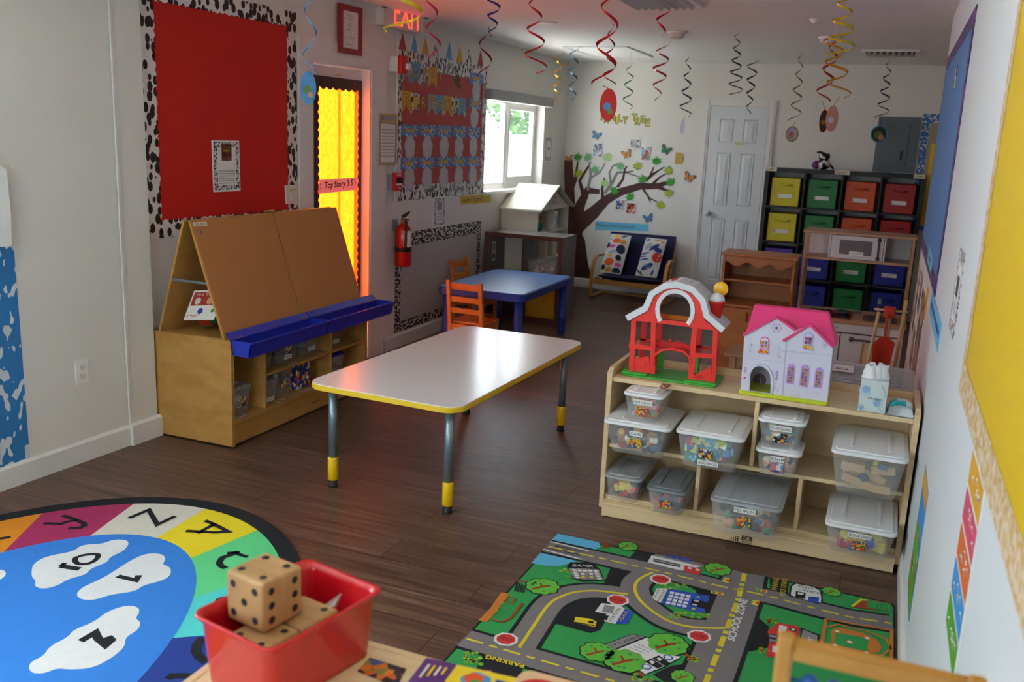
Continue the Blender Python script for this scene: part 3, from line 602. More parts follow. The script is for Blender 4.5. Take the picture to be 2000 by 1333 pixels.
# ---------------------------------------------------------------- birthday board
t = thing('bulletin_board', 'red HAPPY BIRTHDAY board with black and white cow print border', 'bulletin board', (-3.385, 6.8, 1.11)); p = Art((-3.385, 5.83, 0), (0, 1, 0), (0, 0, 1))
U0, U1, V0, V1 = p.px(776, 96)[0], p.px(949, 132)[0]+0.0, 1.112, 2.197
V0 = 1.115; U0 = 0.165; U1 = 1.75
p.rect(U0, V0, U1, V1, 'cow2', thick=0.003); p.mb.build('border', t)
p = Art((-3.385, 5.83, 0), (0, 1, 0), (0, 0, 1), start=0.0032); b_ = 0.085; p.rect(U0+b_, V0+b_+0.03, U1-b_*0.9, V1-0.115, 'redpaper2', thick=0.0038); p.mb.build('backing_paper', t)
def on_bday(): return Art((-3.385, 5.83, 0), (0, 1, 0), (0, 0, 1), start=0.0042)
def z5(x, y): return (775+x*0.12, 90+y*0.12)
Mflag = {'y': 'yellowflag', 'b': 'blueflag', 'c': 'cow2', 's': 'stripe', 'r': 'redpaper2'}
M('yellowflag', '#d8991c', 0.6); spots('blueflag', '#b9d4e6', '#5f9fd0', 18, 0.6); M('gold', '#e3b51e', 0.5); M('cloudwhite', '#c9c6c6', 0.7); M('cloudedge', '#6f9fc0', 0.7)
flags = [('H', 85, 230, 215, 600, 's'), ('A', 225, 250, 385, 640, 'b'), ('P', 390, 290, 500, 660, 'c'), ('P', 500, 315, 650, 690, 'y'), ('Y', 655, 370, 760, 640, 'r'),
         ('B', 75, 710, 225, 1095, 'y'), ('I', 230, 740, 360, 1110, 'c'), ('R', 375, 760, 490, 1090, 'r'), ('T', 500, 765, 640, 1130, 's'), ('H', 640, 780, 765, 1140, 'b'), ('D', 765, 795, 890, 1150, 'y'), ('A', 890, 810, 1000, 1160, 'c'), ('Y', 995, 825, 1115, 1170, 'b')]
for ch, xa, ya, xb, yb, k in flags:
    p = on_bday(); A0 = p.px(*z5(xa, ya)); A1 = p.px(*z5(xb, ya)); u0_, u1_ = A0[0], A1[0]; vT = p.px(*z5((xa+xb)/2, ya+20))[1]; vB = p.px(*z5((xa+xb)/2, yb))[1]; mu = (u0_+u1_)/2
    if k != 'r': p.poly([(u0_, vB), (mu, vB+0.05), (u1_, vB), (u1_, vT), (u0_, vT)], Mflag[k], thick=0.0055)
    w_ = u1_-u0_; p.text(ch, (u0_+w_*0.22, vB+(vT-vB)*0.30), (u1_-w_*0.22, vB+(vT-vB)*0.30), (u0_+w_*0.22, vT-(vT-vB)*0.17), 'gold', outline=(0.004, MATS['ink']))
    first = 'HAPPY'[min(4, flags.index((ch, xa, ya, xb, yb, k)))] if flags.index((ch, xa, ya, xb, yb, k)) < 5 else None
    word, pos = ('HAPPY', flags.index((ch, xa, ya, xb, yb, k))) if flags.index((ch, xa, ya, xb, yb, k)) < 5 else ('BIRTHDAY', flags.index((ch, xa, ya, xb, yb, k))-5)
    nm = {'y': 'yellow', 'b': 'blue sky', 'c': 'cow print', 's': 'striped', 'r': 'plain red'}[k]; ordn = ['first', 'second', 'third', 'fourth', 'fifth', 'sixth', 'seventh', 'eighth'][pos]
    p.mb.build('letter_flag', None, '%s pennant with gold letter %s, %s of the word %s' % (nm, ch, ordn, word), 'pennant', 'lettered pennants on the birthday board')
p = on_bday(); hat = [(900, 470), (930, 560), (965, 470), (985, 440), (1010, 480), (1035, 520), (1010, 620), (1055, 655), (1045, 705), (1000, 715), (945, 640), (905, 560)]
p.poly([z5(*h) for h in hat], M('hatedge', '#a08a62', 0.7), px=True, thick=0.005); cxh = sum(h[0] for h in hat)/len(hat); cyh = sum(h[1] for h in hat)/len(hat)
p.poly([z5(cxh+(h[0]-cxh)*0.86, cyh+(h[1]-cyh)*0.9) for h in hat], M('hatbrown', '#6d3a22', 0.7), px=True); p.mb.build('paper_hat', None, 'brown paper cowboy hat cutout beside the word HAPPY', 'paper cutout')
months = [('January', 1180, 430, 1395, 630), ('February', 1165, 850, 1370, 1030)]
MO = ['January', 'February', 'March', 'April', 'May', 'June', 'July', 'August', 'September', 'October', 'November', 'December']
def z6(x, y): return (765+x*0.1275, 230+y*0.1275)
cards = [(z5(1180, 440), z5(1395, 630)), (z5(1165, 855), z5(1370, 1030))]
for (xa, ya, xb, yb) in ((140, 105, 395, 290), (420, 112, 665, 292), (685, 122, 910, 297), (930, 128, 1135, 302), (1155, 145, 1345, 310), (135, 610, 385, 790), (410, 605, 650, 775), (685, 600, 900, 750), (920, 595, 1130, 748), (1145, 595, 1340, 748)): cards.append((z6(xa, ya), z6(xb, yb)))
clouds = [(z5(1285, 740), 0.075, 0.11), (z5(1255, 1165), 0.075, 0.115)]
for (x, y) in ((270, 450), (540, 450), (795, 450), (1025, 450), (1245, 445), (262, 935), (532, 925), (788, 915), (1020, 900), (1235, 890)): clouds.append((z6(x, y), None, None))
for i, (ca, cb) in enumerate(cards):
    p = on_bday(); mxp, myp = (ca[0]+cb[0])/2, (ca[1]+cb[1])/2; q = p.px(mxp, myp); w_ = (p.px(cb[0], myp)[0]-p.px(ca[0], myp)[0]); h_ = p.px(mxp, ca[1])[1]-p.px(mxp, cb[1])[1]
    p.rect(q[0]-w_/2, q[1]-h_/2, q[0]+w_/2, q[1]+h_/2, 'starblue', thick=0.0048); p.text(MO[i].upper(), (q[0]-w_*0.26, q[1]-0.012), (q[0]+w_*0.26, q[1]-0.012), (q[0]-w_*0.26, q[1]+0.014), 'gold', outline=(0.003, MATS['yellowflag']))
    p.mb.build('month_card', None, 'blue star print card with gold lettering for %s on the birthday board' % MO[i], 'card', 'month cards on the birthday board')
    p = on_bday(); cq = p.px(*clouds[i][0]); p.blob(cq[0], cq[1], 0.082, 'cloudedge', sx_=0.95, sy_=1.05, ph=0.3*i); p.h += 0.0005; p.blob(cq[0], cq[1], 0.075, 'cloudwhite', sx_=0.95, sy_=1.05, ph=0.3*i)
    p.mb.build('paper_cloud', None, 'blank white paper cloud under the %s card on the birthday board' % MO[i], 'paper cutout', 'paper clouds on the birthday board')
for (bx, by, tx, ty, hw, mt, nm) in ((786, 97, 785, 63, 7.5, 'redpaper2', 'leftmost red'), (809, 101, 808, 65, 7, 'blueflag', 'first blue sky print'), (830.5, 105, 830, 70, 7, 'yellowflag', 'first yellow'), (850, 110, 850, 83, 7, 'cow2', 'first cow print'), (877, 115, 877, 81, 7, 'blueflag', 'second blue sky print'), (897.5, 119, 897, 87, 6.5, 'yellowflag', 'second yellow'), (915, 123, 915, 91, 6, 'cow2', 'second cow print'), (938, 128, 938, 97, 6, 'redpaper2', 'rightmost red')):
    p = Art((-3.385, 5.83, 0), (0, 1, 0), (0, 0, 1)); b0_ = p.px(bx-hw, by-1); b1_ = p.px(bx+hw, by+1.5); tp = p.px(tx, ty); vb_ = V1+0.002
    p.poly([(b0_[0], vb_), (b1_[0], vb_), ((b0_[0]+b1_[0])/2, tp[1])], mt, thick=0.0015); p.mb.build('party_hat_cutout', None, '%s paper party hat standing above the birthday board' % nm, 'paper cutout', 'paper party hats above the birthday board')
# ---------------------------------------------------------------- grey paper board below
p = Art((-3.385, 5.83, 0), (0, 1, 0), (0, 0, 1)); t = thing('bulletin_board', 'grey paper panel with dark dashed border below the birthday board', 'bulletin board', (-3.385, 6.9, 0.12))
Lb = p.px(770, 600)[0]; Rb = p.px(939, 450)[0]; Tb = (p.px(795, 455)[1]+p.px(938, 430)[1])/2; Bb = 0.115
p.rect(Lb, Bb, Rb, Tb, M('greypaper', '#c2bbb7', 0.6, var=0.06, vscale=4), thick=0.002); p.mb.build('backing_paper', t)
p = Art((-3.385, 5.83, 0), (0, 1, 0), (0, 0, 1), start=0.0024); p.rect(Lb, Bb, Lb+0.09, Tb, 'zebra'); p.rect(Rb-0.08, Bb, Rb, Tb, 'zebra'); p.rect(Lb+0.09, Bb, Rb-0.08, Bb+0.08, 'zebra2'); p.rect(Lb+0.0, Tb-0.11, Rb, Tb, 'zebra2'); p.mb.build('border', t)
p = Art((-3.385, 5.83, 0), (0, 1, 0), (0, 0, 1), start=0.004); Q = [(845, 444), (868, 442.5), (871, 383.5), (845.5, 385.5)]; q = [p.px(*z) for z in Q]; u0_, u1_, v0_, v1_ = q[0][0], q[1][0], q[0][1], q[3][1]
p.rect(u0_, v0_, u1_, v1_, 'white', thick=0.005); p.rect(u0_+0.01, v0_+0.01, u1_-0.01, v1_-0.01, 'cow3'); p.rect(u0_+0.04, v0_+0.03, u1_-0.04, v1_-0.05, 'paper'); p.rect(u0_+0.06, v0_+0.13, u1_-0.06, v0_+0.19, 'grey'); p.lines(u0_+0.05, v0_+0.04, u1_-0.05, v0_+0.12, 5, 'grey'); p.mb.build('info_sheet', None, 'white info sheet with patterned edge hung below the birthday board', 'paper')
p = Art((-3.385, 5.83, 0), (0, 1, 0), (0, 0, 1)); p.poly([(900, 400), (959, 395.5), (958, 379.5), (898, 383.5)], M('yellowstrip', '#d2b12c', 0.7), px=True, thick=0.0015); p.text('Here I come!!', (903, 396), (944, 392), (902, 387), 'ink', px=True); p.mb.build('paper_strip', None, 'yellow paper strip with handwriting under the window corner', 'paper strip')
p = Art((-3.385, 5.83, 0), (0, 1, 0), (0, 0, 1)); Q = [(1063, 316), (1076.5, 315), (1078, 264.5), (1065, 266)]; q = [p.px(*z) for z in Q]; u0_, u1_, v0_, v1_ = q[0][0], q[1][0], q[0][1], q[3][1]
p.rect(u0_, v0_, u1_, v1_, 'white', thick=0.001); p.rect(u0_+0.01, v0_+0.01, u1_-0.01, v1_-0.01, 'cow3'); p.rect(u0_+0.04, v0_+0.05, u1_-0.04, v1_-0.05, 'paper'); p.rect((u0_+u1_)/2-0.03, v0_+0.12, (u0_+u1_)/2+0.03, v1_-0.12, 'darkgrey'); p.mb.build('info_sheet', None, 'narrow white info sheet on the wall right of the window', 'paper')
# ---------------------------------------------------------------- fire extinguisher
a = FL(); eb_ = onx(770, 518, -3.30); yE = ony(772, 480, 6.0); EY = 5.98; base = ony(770, 518, EY); tp = ony(770, 437, EY)
t = thing('fire_extinguisher', 'red fire extinguisher hung on the wall beside the door', 'fire extinguisher', (-3.30, EY, base.z)); EX = -3.30; r = 0.062; h = tp.z-base.z
m_ = MB(); m_.m(M('extred', '#b01210', 0.22, coat=0.5), True); m_.lathe((EX, EY, base.z), [(r*0.9, 0), (r, 0.01), (r, h-0.05), (r*0.85, h-0.02), (r*0.45, h), (0.018, h+0.008)], 24); m_.build('tank', t)
m_ = MB(); m_.m('brass', True); m_.lathe((EX, EY, base.z+h+0.008), [(0.018, 0), (0.018, 0.03), (0.012, 0.045)], 14); m_.build('valve', t)
m_ = MB(); m_.m('black'); z_ = base.z+h+0.045; m_.prism([(EX-0.008, EY, z_), (EX-0.008, EY+0.085, z_+0.035), (EX-0.008, EY+0.085, z_+0.045), (EX-0.008, EY-0.02, z_+0.02)], (0.016, 0, 0)); m_.prism([(EX-0.008, EY-0.02, z_-0.012), (EX-0.008, EY+0.08, z_-0.02), (EX-0.008, EY+0.08, z_-0.012), (EX-0.008, EY-0.02, z_)], (0.016, 0, 0)); m_.build('handle', t)
m_ = MB(); m_.m('black', True); m_.tube([(EX+0.02, EY-0.01, z_-0.01), (EX+0.05, EY-0.045, z_-0.02), (EX+0.05, EY-0.055, z_-0.12), (EX+0.045, EY-0.05, base.z+h*0.5), (EX+0.045, EY-0.05, base.z+h*0.38)], [0.008, 0.009, 0.009, 0.011, 0.014], 8); m_.build('hose', t)
m_ = MB(); m_.m('offwhite'); m_.sm = True
n_ = 8; th0 = math.radians(-60); th1 = math.radians(35); b = m_.addv([(EX+(r+0.001)*math.cos(th0+(th1-th0)*k/n_), EY+(r+0.001)*math.sin(th0+(th1-th0)*k/n_), base.z+zz) for zz in (h*0.48, h*0.86) for k in range(n_+1)])
for k in range(n_): m_.face((b+k, b+k+1, b+n_+2+k, b+n_+1+k))
m_.build('instruction_label', t)
m_ = MB(); m_.m('black', True); m_.lathe((EX, EY, base.z+h*0.36), [(r+0.0015, 0), (r+0.0015, 0.03)], 24); m_.build('strap', t)
m_ = MB(); m_.m('steel').box(-3.383, EY-0.02, base.z+h-0.05, EX-r+0.004, EY+0.02, base.z+h+0.03); m_.build('bracket', t)
# ================================================================== EASEL UNIT
EY0, EY1, EXF, EXB = 3.60, 4.90, -2.953, -3.45; EZ = 0.565
t = thing('art_easel', 'wooden double easel on a storage base with blue paint trays', 'easel', ((EXF+EXB)/2, (EY0+EY1)/2, 0)); ez = t
def skew(y): return 0.036*(y-EY0)   # the unit follows the slightly skewed wall
m_ = MB(); m_.m('easelw').prism([(EXB, EY0, 0.012), (EXF, EY0, 0.012), (EXF, EY0, EZ), (EXB, EY0, EZ)], (0, 0.018, 0)); bevel(m_.build('side_panel', t))
m_ = MB(); m_.m('easelw').prism([(EXB+skew(EY1), EY1, 0.012), (EXF, EY1, 0.012), (EXF, EY1, EZ), (EXB+skew(EY1), EY1, EZ)], (0, -0.018, 0)); bevel(m_.build('side_panel', t))
m_ = MB(); m_.m('easelw').prism([(EXB+0.002, EY0+0.019, 0.02), (EXB+0.002+skew(EY1), EY1-0.019, 0.02), (EXB+0.002+skew(EY1), EY1-0.019, EZ), (EXB+0.002, EY0+0.019, EZ)], (0.008, 0, 0)); m_.build('back_panel', t)
for z in (0.125, 0.555-0.018): 
    m_ = MB(); m_.m('easelw').prism([(EXB+0.012, EY0+0.019, z), (EXF-0.004, EY0+0.019, z), (EXF-0.004, EY1-0.019, z), (EXB+0.012+skew(EY1), EY1-0.019, z)], (0, 0, 0.018)); bevel(m_.build('shelf_board', t))
m_ = MB(); m_.m('easelw').box(EXF-0.03, EY0+0.019, 0.012, EXF-0.012, EY1-0.019, 0.124); pl = m_.build('plinth', t)
p = Art((EXF-0.011, 4.35, 0.05), (0, 1, 0), (0, 0, 1)); p.rect(-0.04, 0, 0.04, 0.022, mdf); p.lines(-0.034, 0.006, 0.034, 0.016, 1, 'ink', 0.6); p.mb.build('maker_plate', pl)
for y in (3.87, 4.495):
    m_ = MB(); m_.m('easelw').box(EXB+0.04, y, 0.144, EXF-0.003, y+0.018, 0.536); bevel(m_.build('divider', t))
for ya, yb in ((3.889, 4.494), (4.514, EY1-0.019)):
    m_ = MB(); m_.m('easelw').box(EXB+0.05, ya, 0.318, EXF-0.004, yb, 0.334); bevel(m_.build('shelf_board', t))
AX, AZ = -3.205, 1.143; FX, FZ = -2.998, 0.56; BX = -3.40
ym = 4.262
def easel_board(name, ya, yb, front):
    bx = FX if front else BX; dx = (AX+(0.012 if front else -0.012)); d = Vector((bx-dx, 0, FZ-AZ)).normalized(); n = Vector((-d.z, 0, d.x)) if front else Vector((d.z, 0, -d.x))
    n = n if (n.x > 0) == front else -n
    m_ = MB(); top_ = Vector((dx, ya, AZ)); bot = Vector((bx, ya, FZ)); yv = Vector((0, yb-ya, 0))
    m_.m('easelw').prism([top_, bot, bot+n*0.012, top_+n*0.012], yv); o = m_.build(name, t)
    if front:
        m_ = MB(); m_.m(mdf).prism([top_+d*0.004+n*0.0125+Vector((0, 0.006, 0)), bot-d*0.004+n*0.0125+Vector((0, 0.006, 0)), bot-d*0.004+n*0.0145+Vector((0, 0.006, 0)), top_+d*0.004+n*0.0145+Vector((0, 0.006, 0))], Vector((0, yb-ya-0.012, 0))); m_.build('drawing_panel', o)
        for yy in (ya+0.05, yb-0.05):
            m_ = MB(); m_.m('steel'); c_ = top_+d*0.06+n*0.0145; m_.lathe((c_.x, yy, c_.z), [(0.008, 0), (0.006, 0.003)], 12, n); m_.build('screw', o)
    return o
e1 = easel_board('easel_board', EY0, ym-0.004, True); e2 = easel_board('easel_board', ym+0.004, EY1, True); easel_board('easel_board', EY0, EY1, False)
# name tag on the board, hinge, spreader bar
d = Vector((FX-AX-0.012, 0, FZ-AZ)).normalized(); n = Vector((-d.z, 0, d.x)); n = n if n.x > 0 else -n
p = Art(Vector((AX+0.012, EY0, AZ))+n*0.0147, (0, 1, 0), -d); c4 = [p.px(*z) for z in ((378, 443), (405, 441), (403, 433), (377, 434.5))]; p.poly(c4, 'label', thick=0.0008); p.text('EASEL BOARD', p.px(380, 441.5), p.px(402, 440), p.px(380, 436.5), 'ink'); p.mb.build('name_tag', e1)
for y in (ym-0.02,):
    m_ = MB(); m_.m('brass', True); m_.tube([(AX, y-0.02, AZ+0.012), (AX, y+0.06, AZ+0.012)], 0.008, 8); m_.build('hinge', t)
m_ = MB(); z = 0.838; m_.m('steel').box(AX-(AX-BX)*0.50, EY0-0.003, z, AX+(FX-AX)*0.56, EY0-0.0005, z+0.012); m_.build('spreader_bar', t)
M('trayblue', '#1a2fb0', 0.35, coat=0.2)
for ya, yb in ((EY0-0.01, 4.272), (4.276, 5.0)):
    zt = 0.575; xb, xf = -2.948, -2.815; m_ = MB(); m_.m('trayblue'); th = 0.005
    m_.prism([(-2.975, ya+0.004, 0.605), (xb+0.002, ya+0.004, zt), (xb+0.002, ya+0.004, zt-0.004), (-2.979, ya+0.004, 0.602)], (0, yb-ya-0.008, 0))
    m_.prism([(xb, ya, zt), (xb+0.014, ya, zt-0.07), (xf-0.02, ya, zt-0.075), (xf, ya, zt)], (0, th, 0)); m_.prism([(xb, yb-th, zt), (xb+0.014, yb-th, zt-0.07), (xf-0.02, yb-th, zt-0.075), (xf, yb-th, zt)], (0, th, 0))
    m_.prism([(xf, ya, zt), (xf-0.02, ya, zt-0.075), (xf-0.025, ya, zt-0.075), (xf-th, ya, zt)], (0, yb-ya, 0)); m_.prism([(xb, ya, zt), (xb+0.014, ya, zt-0.07), (xb+0.014+th, ya, zt-0.07), (xb+th, ya, zt)], (0, yb-ya, 0))
    m_.prism([(xb+0.012, ya, zt-0.070), (xf-0.018, ya, zt-0.075), (xf-0.018, ya, zt-0.080), (xb+0.012, ya, zt-0.075)], (0, yb-ya, 0)); m_.box(xf-0.001, ya, zt-0.006, xf+0.008, yb, zt); m_.box(xb-0.002, ya, zt-0.002, xb+0.02, yb, zt+0.003); tr_ = m_.build('paint_tray', t)
    for yy in (ya+0.04, ya+0.07, yb-0.05, yb-0.08):
        m_ = MB(); m_.m('brass').box(xb+0.002, yy, zt+0.0032, xb+0.014, yy+0.014, zt+0.006); m_.build('tray_clip', tr_)
for yy in (EY0+0.06, EY1-0.06):
    for xx in (EXF-0.08, EXB+0.10):
        m_ = MB(); m_.m('black', True).lathe((xx, yy, 0.0), [(0.02, 0), (0.02, 0.012), (0.006, 0.0125), (0.006, 0.124)], 12); m_.build('foot', t)
# things tucked under the easel: poster roll, ball, box
t = thing('paper_poster', 'white and red children\'s poster tucked under the easel top', 'poster', (-3.14, 3.69, 0.58)); p = Art((-3.325, 3.69, 0.615), (0.93, 0, 0.12), (0.22, 0.3, 0.95))
p.rect(0, 0, 0.20, 0.165, 'paper', thick=0.002); p.rect(0.01, 0.08, 0.19, 0.155, M('posterred', '#b43a28', 0.6)); p.blob(0.05, 0.105, 0.018, 'offwhite'); p.blob(0.13, 0.105, 0.018, M('skin', '#d8a080', 0.7)); p.blob(0.09, 0.05, 0.015, 'blue'); p.circ(0.17, 0.05, 0.01, 'green'); p.stroke([(0.01, 0.02), (0.03, 0.03), (0.06, 0.02), (0.09, 0.03)], 0.003, 'red'); p.text('Are You', (0.03, 0.135), (0.14, 0.135), (0.03, 0.15), 'offwhite'); p.mb.build('sheet', t)
m_ = MB(); m_.m(multi('ballcols', ['#1f5fae', '#c93a1c', '#e6912a', '#2b8c4a', '#1f5fae'], 9), True).ball((-3.285, 3.83, 0.612), 0.055, 20); m_.build('play_ball', None, 'blue and red patterned ball lying under the easel top', 'ball')
m_ = MB(); m_.m(M('skyball', '#4d8fc4', 0.5), True).ball((-3.10, 3.82, 0.595), 0.038, 16); m_.build('play_ball', None, 'small sky blue ball lying under the easel poster', 'ball')
# ================================================================== CLEAR BINS
clearplastic('clear', '#eef2f4', 0.20, 0.22); clearplastic('clearlid', '#dfe5ea', 0.34, 0.25)
M('lidwhite', '#f1f2f4', 0.35); M('lidgrey', '#8d939a', 0.3, alpha=0.88)
def bin_body(mb, x0, x1, y0, y1, z0, z1, tap=0.85, t=0.0025, r=0.02):
    """open tapered box: outer and inner skins joined at the rim"""
    def ring(k, ins, z):
        cx_, cy_ = (x0+x1)/2, (y0+y1)/2; hx, hy = (x1-x0)/2*k-ins, (y1-y0)/2*(1-(1-k)*0.7)-ins; P = []
        for (sx_, sy_, a0) in ((1, 1, 0), (-1, 1, 90), (-1, -1, 180), (1, -1, 270)):
            for j in range(4):
                a = math.radians(a0+30*j); P.append((cx_+sx_*(hx-r)+r*math.cos(a), cy_+sy_*(hy-r)+r*math.sin(a), z))
        return mb.addv(P)
    h = z1-z0; R = [ring(tap*0.97, 0, z0), ring(tap, 0, z0+0.006), ring(1, 0, z1), ring(1, t, z1)]
    for a, b in zip(R, R[1:]):
        for i in range(16): mb.face((a+i, a+(i+1) % 16, b+(i+1) % 16, b+i))
    mb.face([R[0]+i for i in reversed(range(16))]); mb.face([R[-1]+i for i in range(16)])
def lid(mb, x0, x1, y0, y1, z, th=0.018, ov=0.006):
    mb.rbox(x0-ov, y0-ov, z-th*0.6, x1+ov, y1+ov, z+th*0.1, r=0.028, seg=5, rz=0.002); mb.rbox(x0+0.008, y0+0.008, z+th*0.1, x1-0.008, y1-0.008, z+th*0.45, r=0.024, seg=5, rz=0.004)
    w_ = x1-x0; L = y1-y0
    for xx in (x0+w_*0.24, x1-w_*0.24): mb.rbox(xx-0.006, y0+L*0.16, z+th*0.45, xx+0.006, y1-L*0.16, z+th*0.45+0.004, r=0.005)
def clear_bin(label, x0, x1, y0, y1, z0, z1, lidm='lidwhite', body='clear', contents=None, cscale=26, tagtxt=None, pic=None, tagpos=0.7, group=None, fill=1.0, name='storage_bin', tap=0.85, stuff_label=None, picu=0.0):
    t = thing(name, label, 'storage bin', ((x0+x1)/2, (y0+y1)/2, z0), group)
    m_ = MB(); m_.m(body, True); bin_body(m_, x0, x1, y0, y1, z0, z1, tap); bd_ = m_.build('bin_body', t)
    m_ = MB(); m_.m(body); m_.rbox(x0-0.004, y0-0.004, z1-0.012, x1+0.004, y0-0.0005, z1-0.002, r=0.001); 
    if lidm:
        m_ = MB(); m_.m(lidm); lid(m_, x0, x1, y0, y1, z1+0.008); m_.build('lid', t)
    if tagtxt or pic:
        h = z1-z0; cx_ = (x0+x1)/2; ky = (y1-y0)/2*(1-tap)*0.7; tilt = Vector((0, -ky, h)).normalized(); yb = y0+ky
        p = Art((cx_, yb-0.0025, z0+0.004), (1, 0, 0), tilt, start=0.001)
        if tagtxt:
            wl_ = min(0.042, 0.0052*len(tagtxt)+0.006); v = h*tagpos; p.rect(-wl_, v-0.011, wl_, v+0.011, 'white', thick=0.0014); p.text(tagtxt, (-wl_+0.004, v-0.006), (wl_-0.004, v-0.006), (-wl_+0.004, v+0.006), 'ink')
        if pic:
            vv = h*pic[1]; p.h = 0.001; p.rect(picu-0.026, vv-0.021, picu+0.026, vv+0.021, pic[0])
        p.mb.build('bin_label', bd_)
    if contents:
        st = MB(); st.sm = False; rnd = random.Random(len(label)*7+int(x0*1000)); n_ = int(contents[1]*1.6)
        ccx, ccy = (x0+x1)/2, (y0+y1)/2; hx = (x1-x0)/2*tap-0.010; hy = (y1-y0)/2*(1-(1-tap)*0.7)-0.012; sz0 = contents[2]; zt_ = z0+0.006+(z1-z0-0.03)*fill
        for k in range(n_):
            s_ = sz0*rnd.uniform(0.7, 1.25); col = rnd.choice(contents[0]); nm_ = 'toy_'+col.strip('#'); M(nm_, col, 0.45)
            xx = ccx+rnd.uniform(-1, 1)*(hx-s_*0.5); yy = ccy+rnd.uniform(-1, 0.9)*(hy-s_*0.8); 
            if rnd.random() < 0.6: yy = ccy-hy+s_*rnd.uniform(0.62, 0.95)
            zz = min(z0+0.006+s_*0.55+rnd.random()*max(zt_-z0-s_*0.7, 0), z1-0.010-s_*0.6); zz = max(zz, z0+0.005+s_*0.55)
            st.m(nm_); kind = rnd.choice(contents[3] if len(contents) > 3 else 'bbcs')
            R4 = Matrix.Translation((xx, yy, zz)) @ Euler((rnd.uniform(-.3, .3), rnd.uniform(-.35, .35), rnd.uniform(-.5, .5))).to_matrix().to_4x4()
            if kind == 'b': q = s_*0.66; st.sm = False; st.box(-q, -q*0.7, -q*0.62, q, q*0.7, q*0.62, R4)
            elif kind == 'l': q = s_*0.9; st.sm = False; st.box(-q, -q*0.3, -q*0.18, q, q*0.3, q*0.18, R4)
            elif kind == 'c': st.sm = True; ax = R4.to_3x3() @ Vector((0, 1, 0)); st.lathe((xx, yy, zz)-ax*s_*0.2 if False else Vector((xx, yy, zz))-ax*s_*0.2, [(s_*0.6, 0), (s_*0.6, s_*0.35)], 12, ax)
            else: st.sm = True; st.ball((xx, yy, zz), s_*0.62, 10)
        st.build('toy_pile', None, stuff_label or ('jumble of toys inside the ' + label), 'toys', kind='stuff')
    return t
# bins in the easel base (facing the room, +x)
def easel_bin(label, ya, yb, z0, z1, xf, dpt, pic=None, txt=None, cols=None, lidm='clearlid'):
    t = thing('storage_bin', label, 'storage bin', (xf-dpt/2, (ya+yb)/2, z0)); m_ = MB(); m_.m('clear', True); bin_body(m_, xf-dpt, xf, ya, yb, z0, z1, 0.88); b_ = m_.build('bin_body', t)
    m_ = MB(); m_.m(lidm); lid(m_, xf-dpt, xf, ya, yb, z1+0.006, th=0.012, ov=0.004); m_.build('lid', t)
    ins = dpt*0.06*0.7+0.0; p = Art((xf-0.012+0.0035, (ya+yb)/2, z0+(z1-z0)*0.35), (0, 1, 0), (0.08, 0, 1), start=0.004)
    if pic: p.rect(-0.03, -0.005, 0.03, 0.045, pic)
    if txt: p.rect(-0.035, -0.03, 0.035, -0.006, 'white'); p.lines(-0.03, -0.025, 0.026, -0.011, 2, 'ink', 0.4)
    if pic or txt: p.mb.build('bin_label', b_)
    if cols:
        st = MB(); rnd = random.Random(int(ya*100)+int(z0*1000))
        for k in range(16):
            c_ = rnd.choice(cols); M('toy_'+c_.strip('#'), c_, 0.5); st.m('toy_'+c_.strip('#')); s_ = 0.016; q = (xf-dpt*0.12-0.02-rnd.random()*dpt*0.5, ya+0.03+rnd.random()*(yb-ya-0.06), z0+0.024+rnd.random()*(z1-z0-0.055))
            st.box(q[0]-s_, q[1]-s_, q[2]-s_*.8, q[0]+s_, q[1]+s_, q[2]+s_*.8)
        st.build('toy_pile', None, 'jumble of small toys inside the ' + label, 'toys', kind='stuff')
multi('pic1', ['#1c1c22', '#c8321e', '#e8b030', '#f0ece0', '#3a5fb0', '#8a3a20'], 130); multi('pic2', ['#202228', '#e8e4da', '#b03a20', '#2f6fb4', '#e6b832'], 110); multi('pic3', ['#c83020', '#f0c030', '#2a58b8', '#309a48', '#f08a20'], 150)
X1 = EXF-0.03
easel_bin('clear lidded bin alone on the bottom board at the near end of the easel base', 3.64, 3.80, 0.144, 0.29, X1, 0.28, 'pic2', None, ['#d8d0c4', '#8a6a50', '#404048'])
easel_bin('narrow clear bin at the near end of the middle easel shelf', 3.895, 4.02, 0.335, 0.46, X1-0.02, 0.26, None, None, ['#d89a28', '#b8b8b8', '#40506a', '#b84a30'])
easel_bin('larger clear bin with colourful picture in the middle of the easel shelf', 4.03, 4.24, 0.335, 0.49, X1-0.01, 0.28, 'pic2', 'blocks', ['#e0e0e0', '#2f5fb4', '#b83a28', '#30343c'])
easel_bin('clear bin with white label at the far end of the middle easel shelf', 4.27, 4.46, 0.335, 0.50, X1-0.01, 0.28, None, 'people', ['#b83a28', '#d8a040', '#404a5a', '#2f6f9a'])
easel_bin('short clear bin with white printed label on the bottom easel shelf', 3.90, 4.03, 0.144, 0.265, X1-0.004, 0.24, None, 'puzzles', ['#d8d4d0', '#b87a5a', '#60606a'])
easel_bin('wide clear bin of red pieces on the bottom easel shelf', 4.04, 4.21, 0.144, 0.29, X1-0.03, 0.26, 'pic2', None, ['#b02a20', '#e0e0e0', '#c84a30', '#404048'])
easel_bin('clear bin with dark lid in the top far compartment of the easel base', 4.53, 4.74, 0.335, 0.47, X1-0.02, 0.26, None, 'food', ['#d0c0a8', '#706050', '#a8a8ac'], 'lidgrey')
easel_bin('clear bin with blue lid in the bottom far compartment of the easel base', 4.53, 4.73, 0.144, 0.27, X1-0.02, 0.26, None, 'tools', ['#30343c', '#c0c0c4', '#4a5a6a'], 'trayblue')
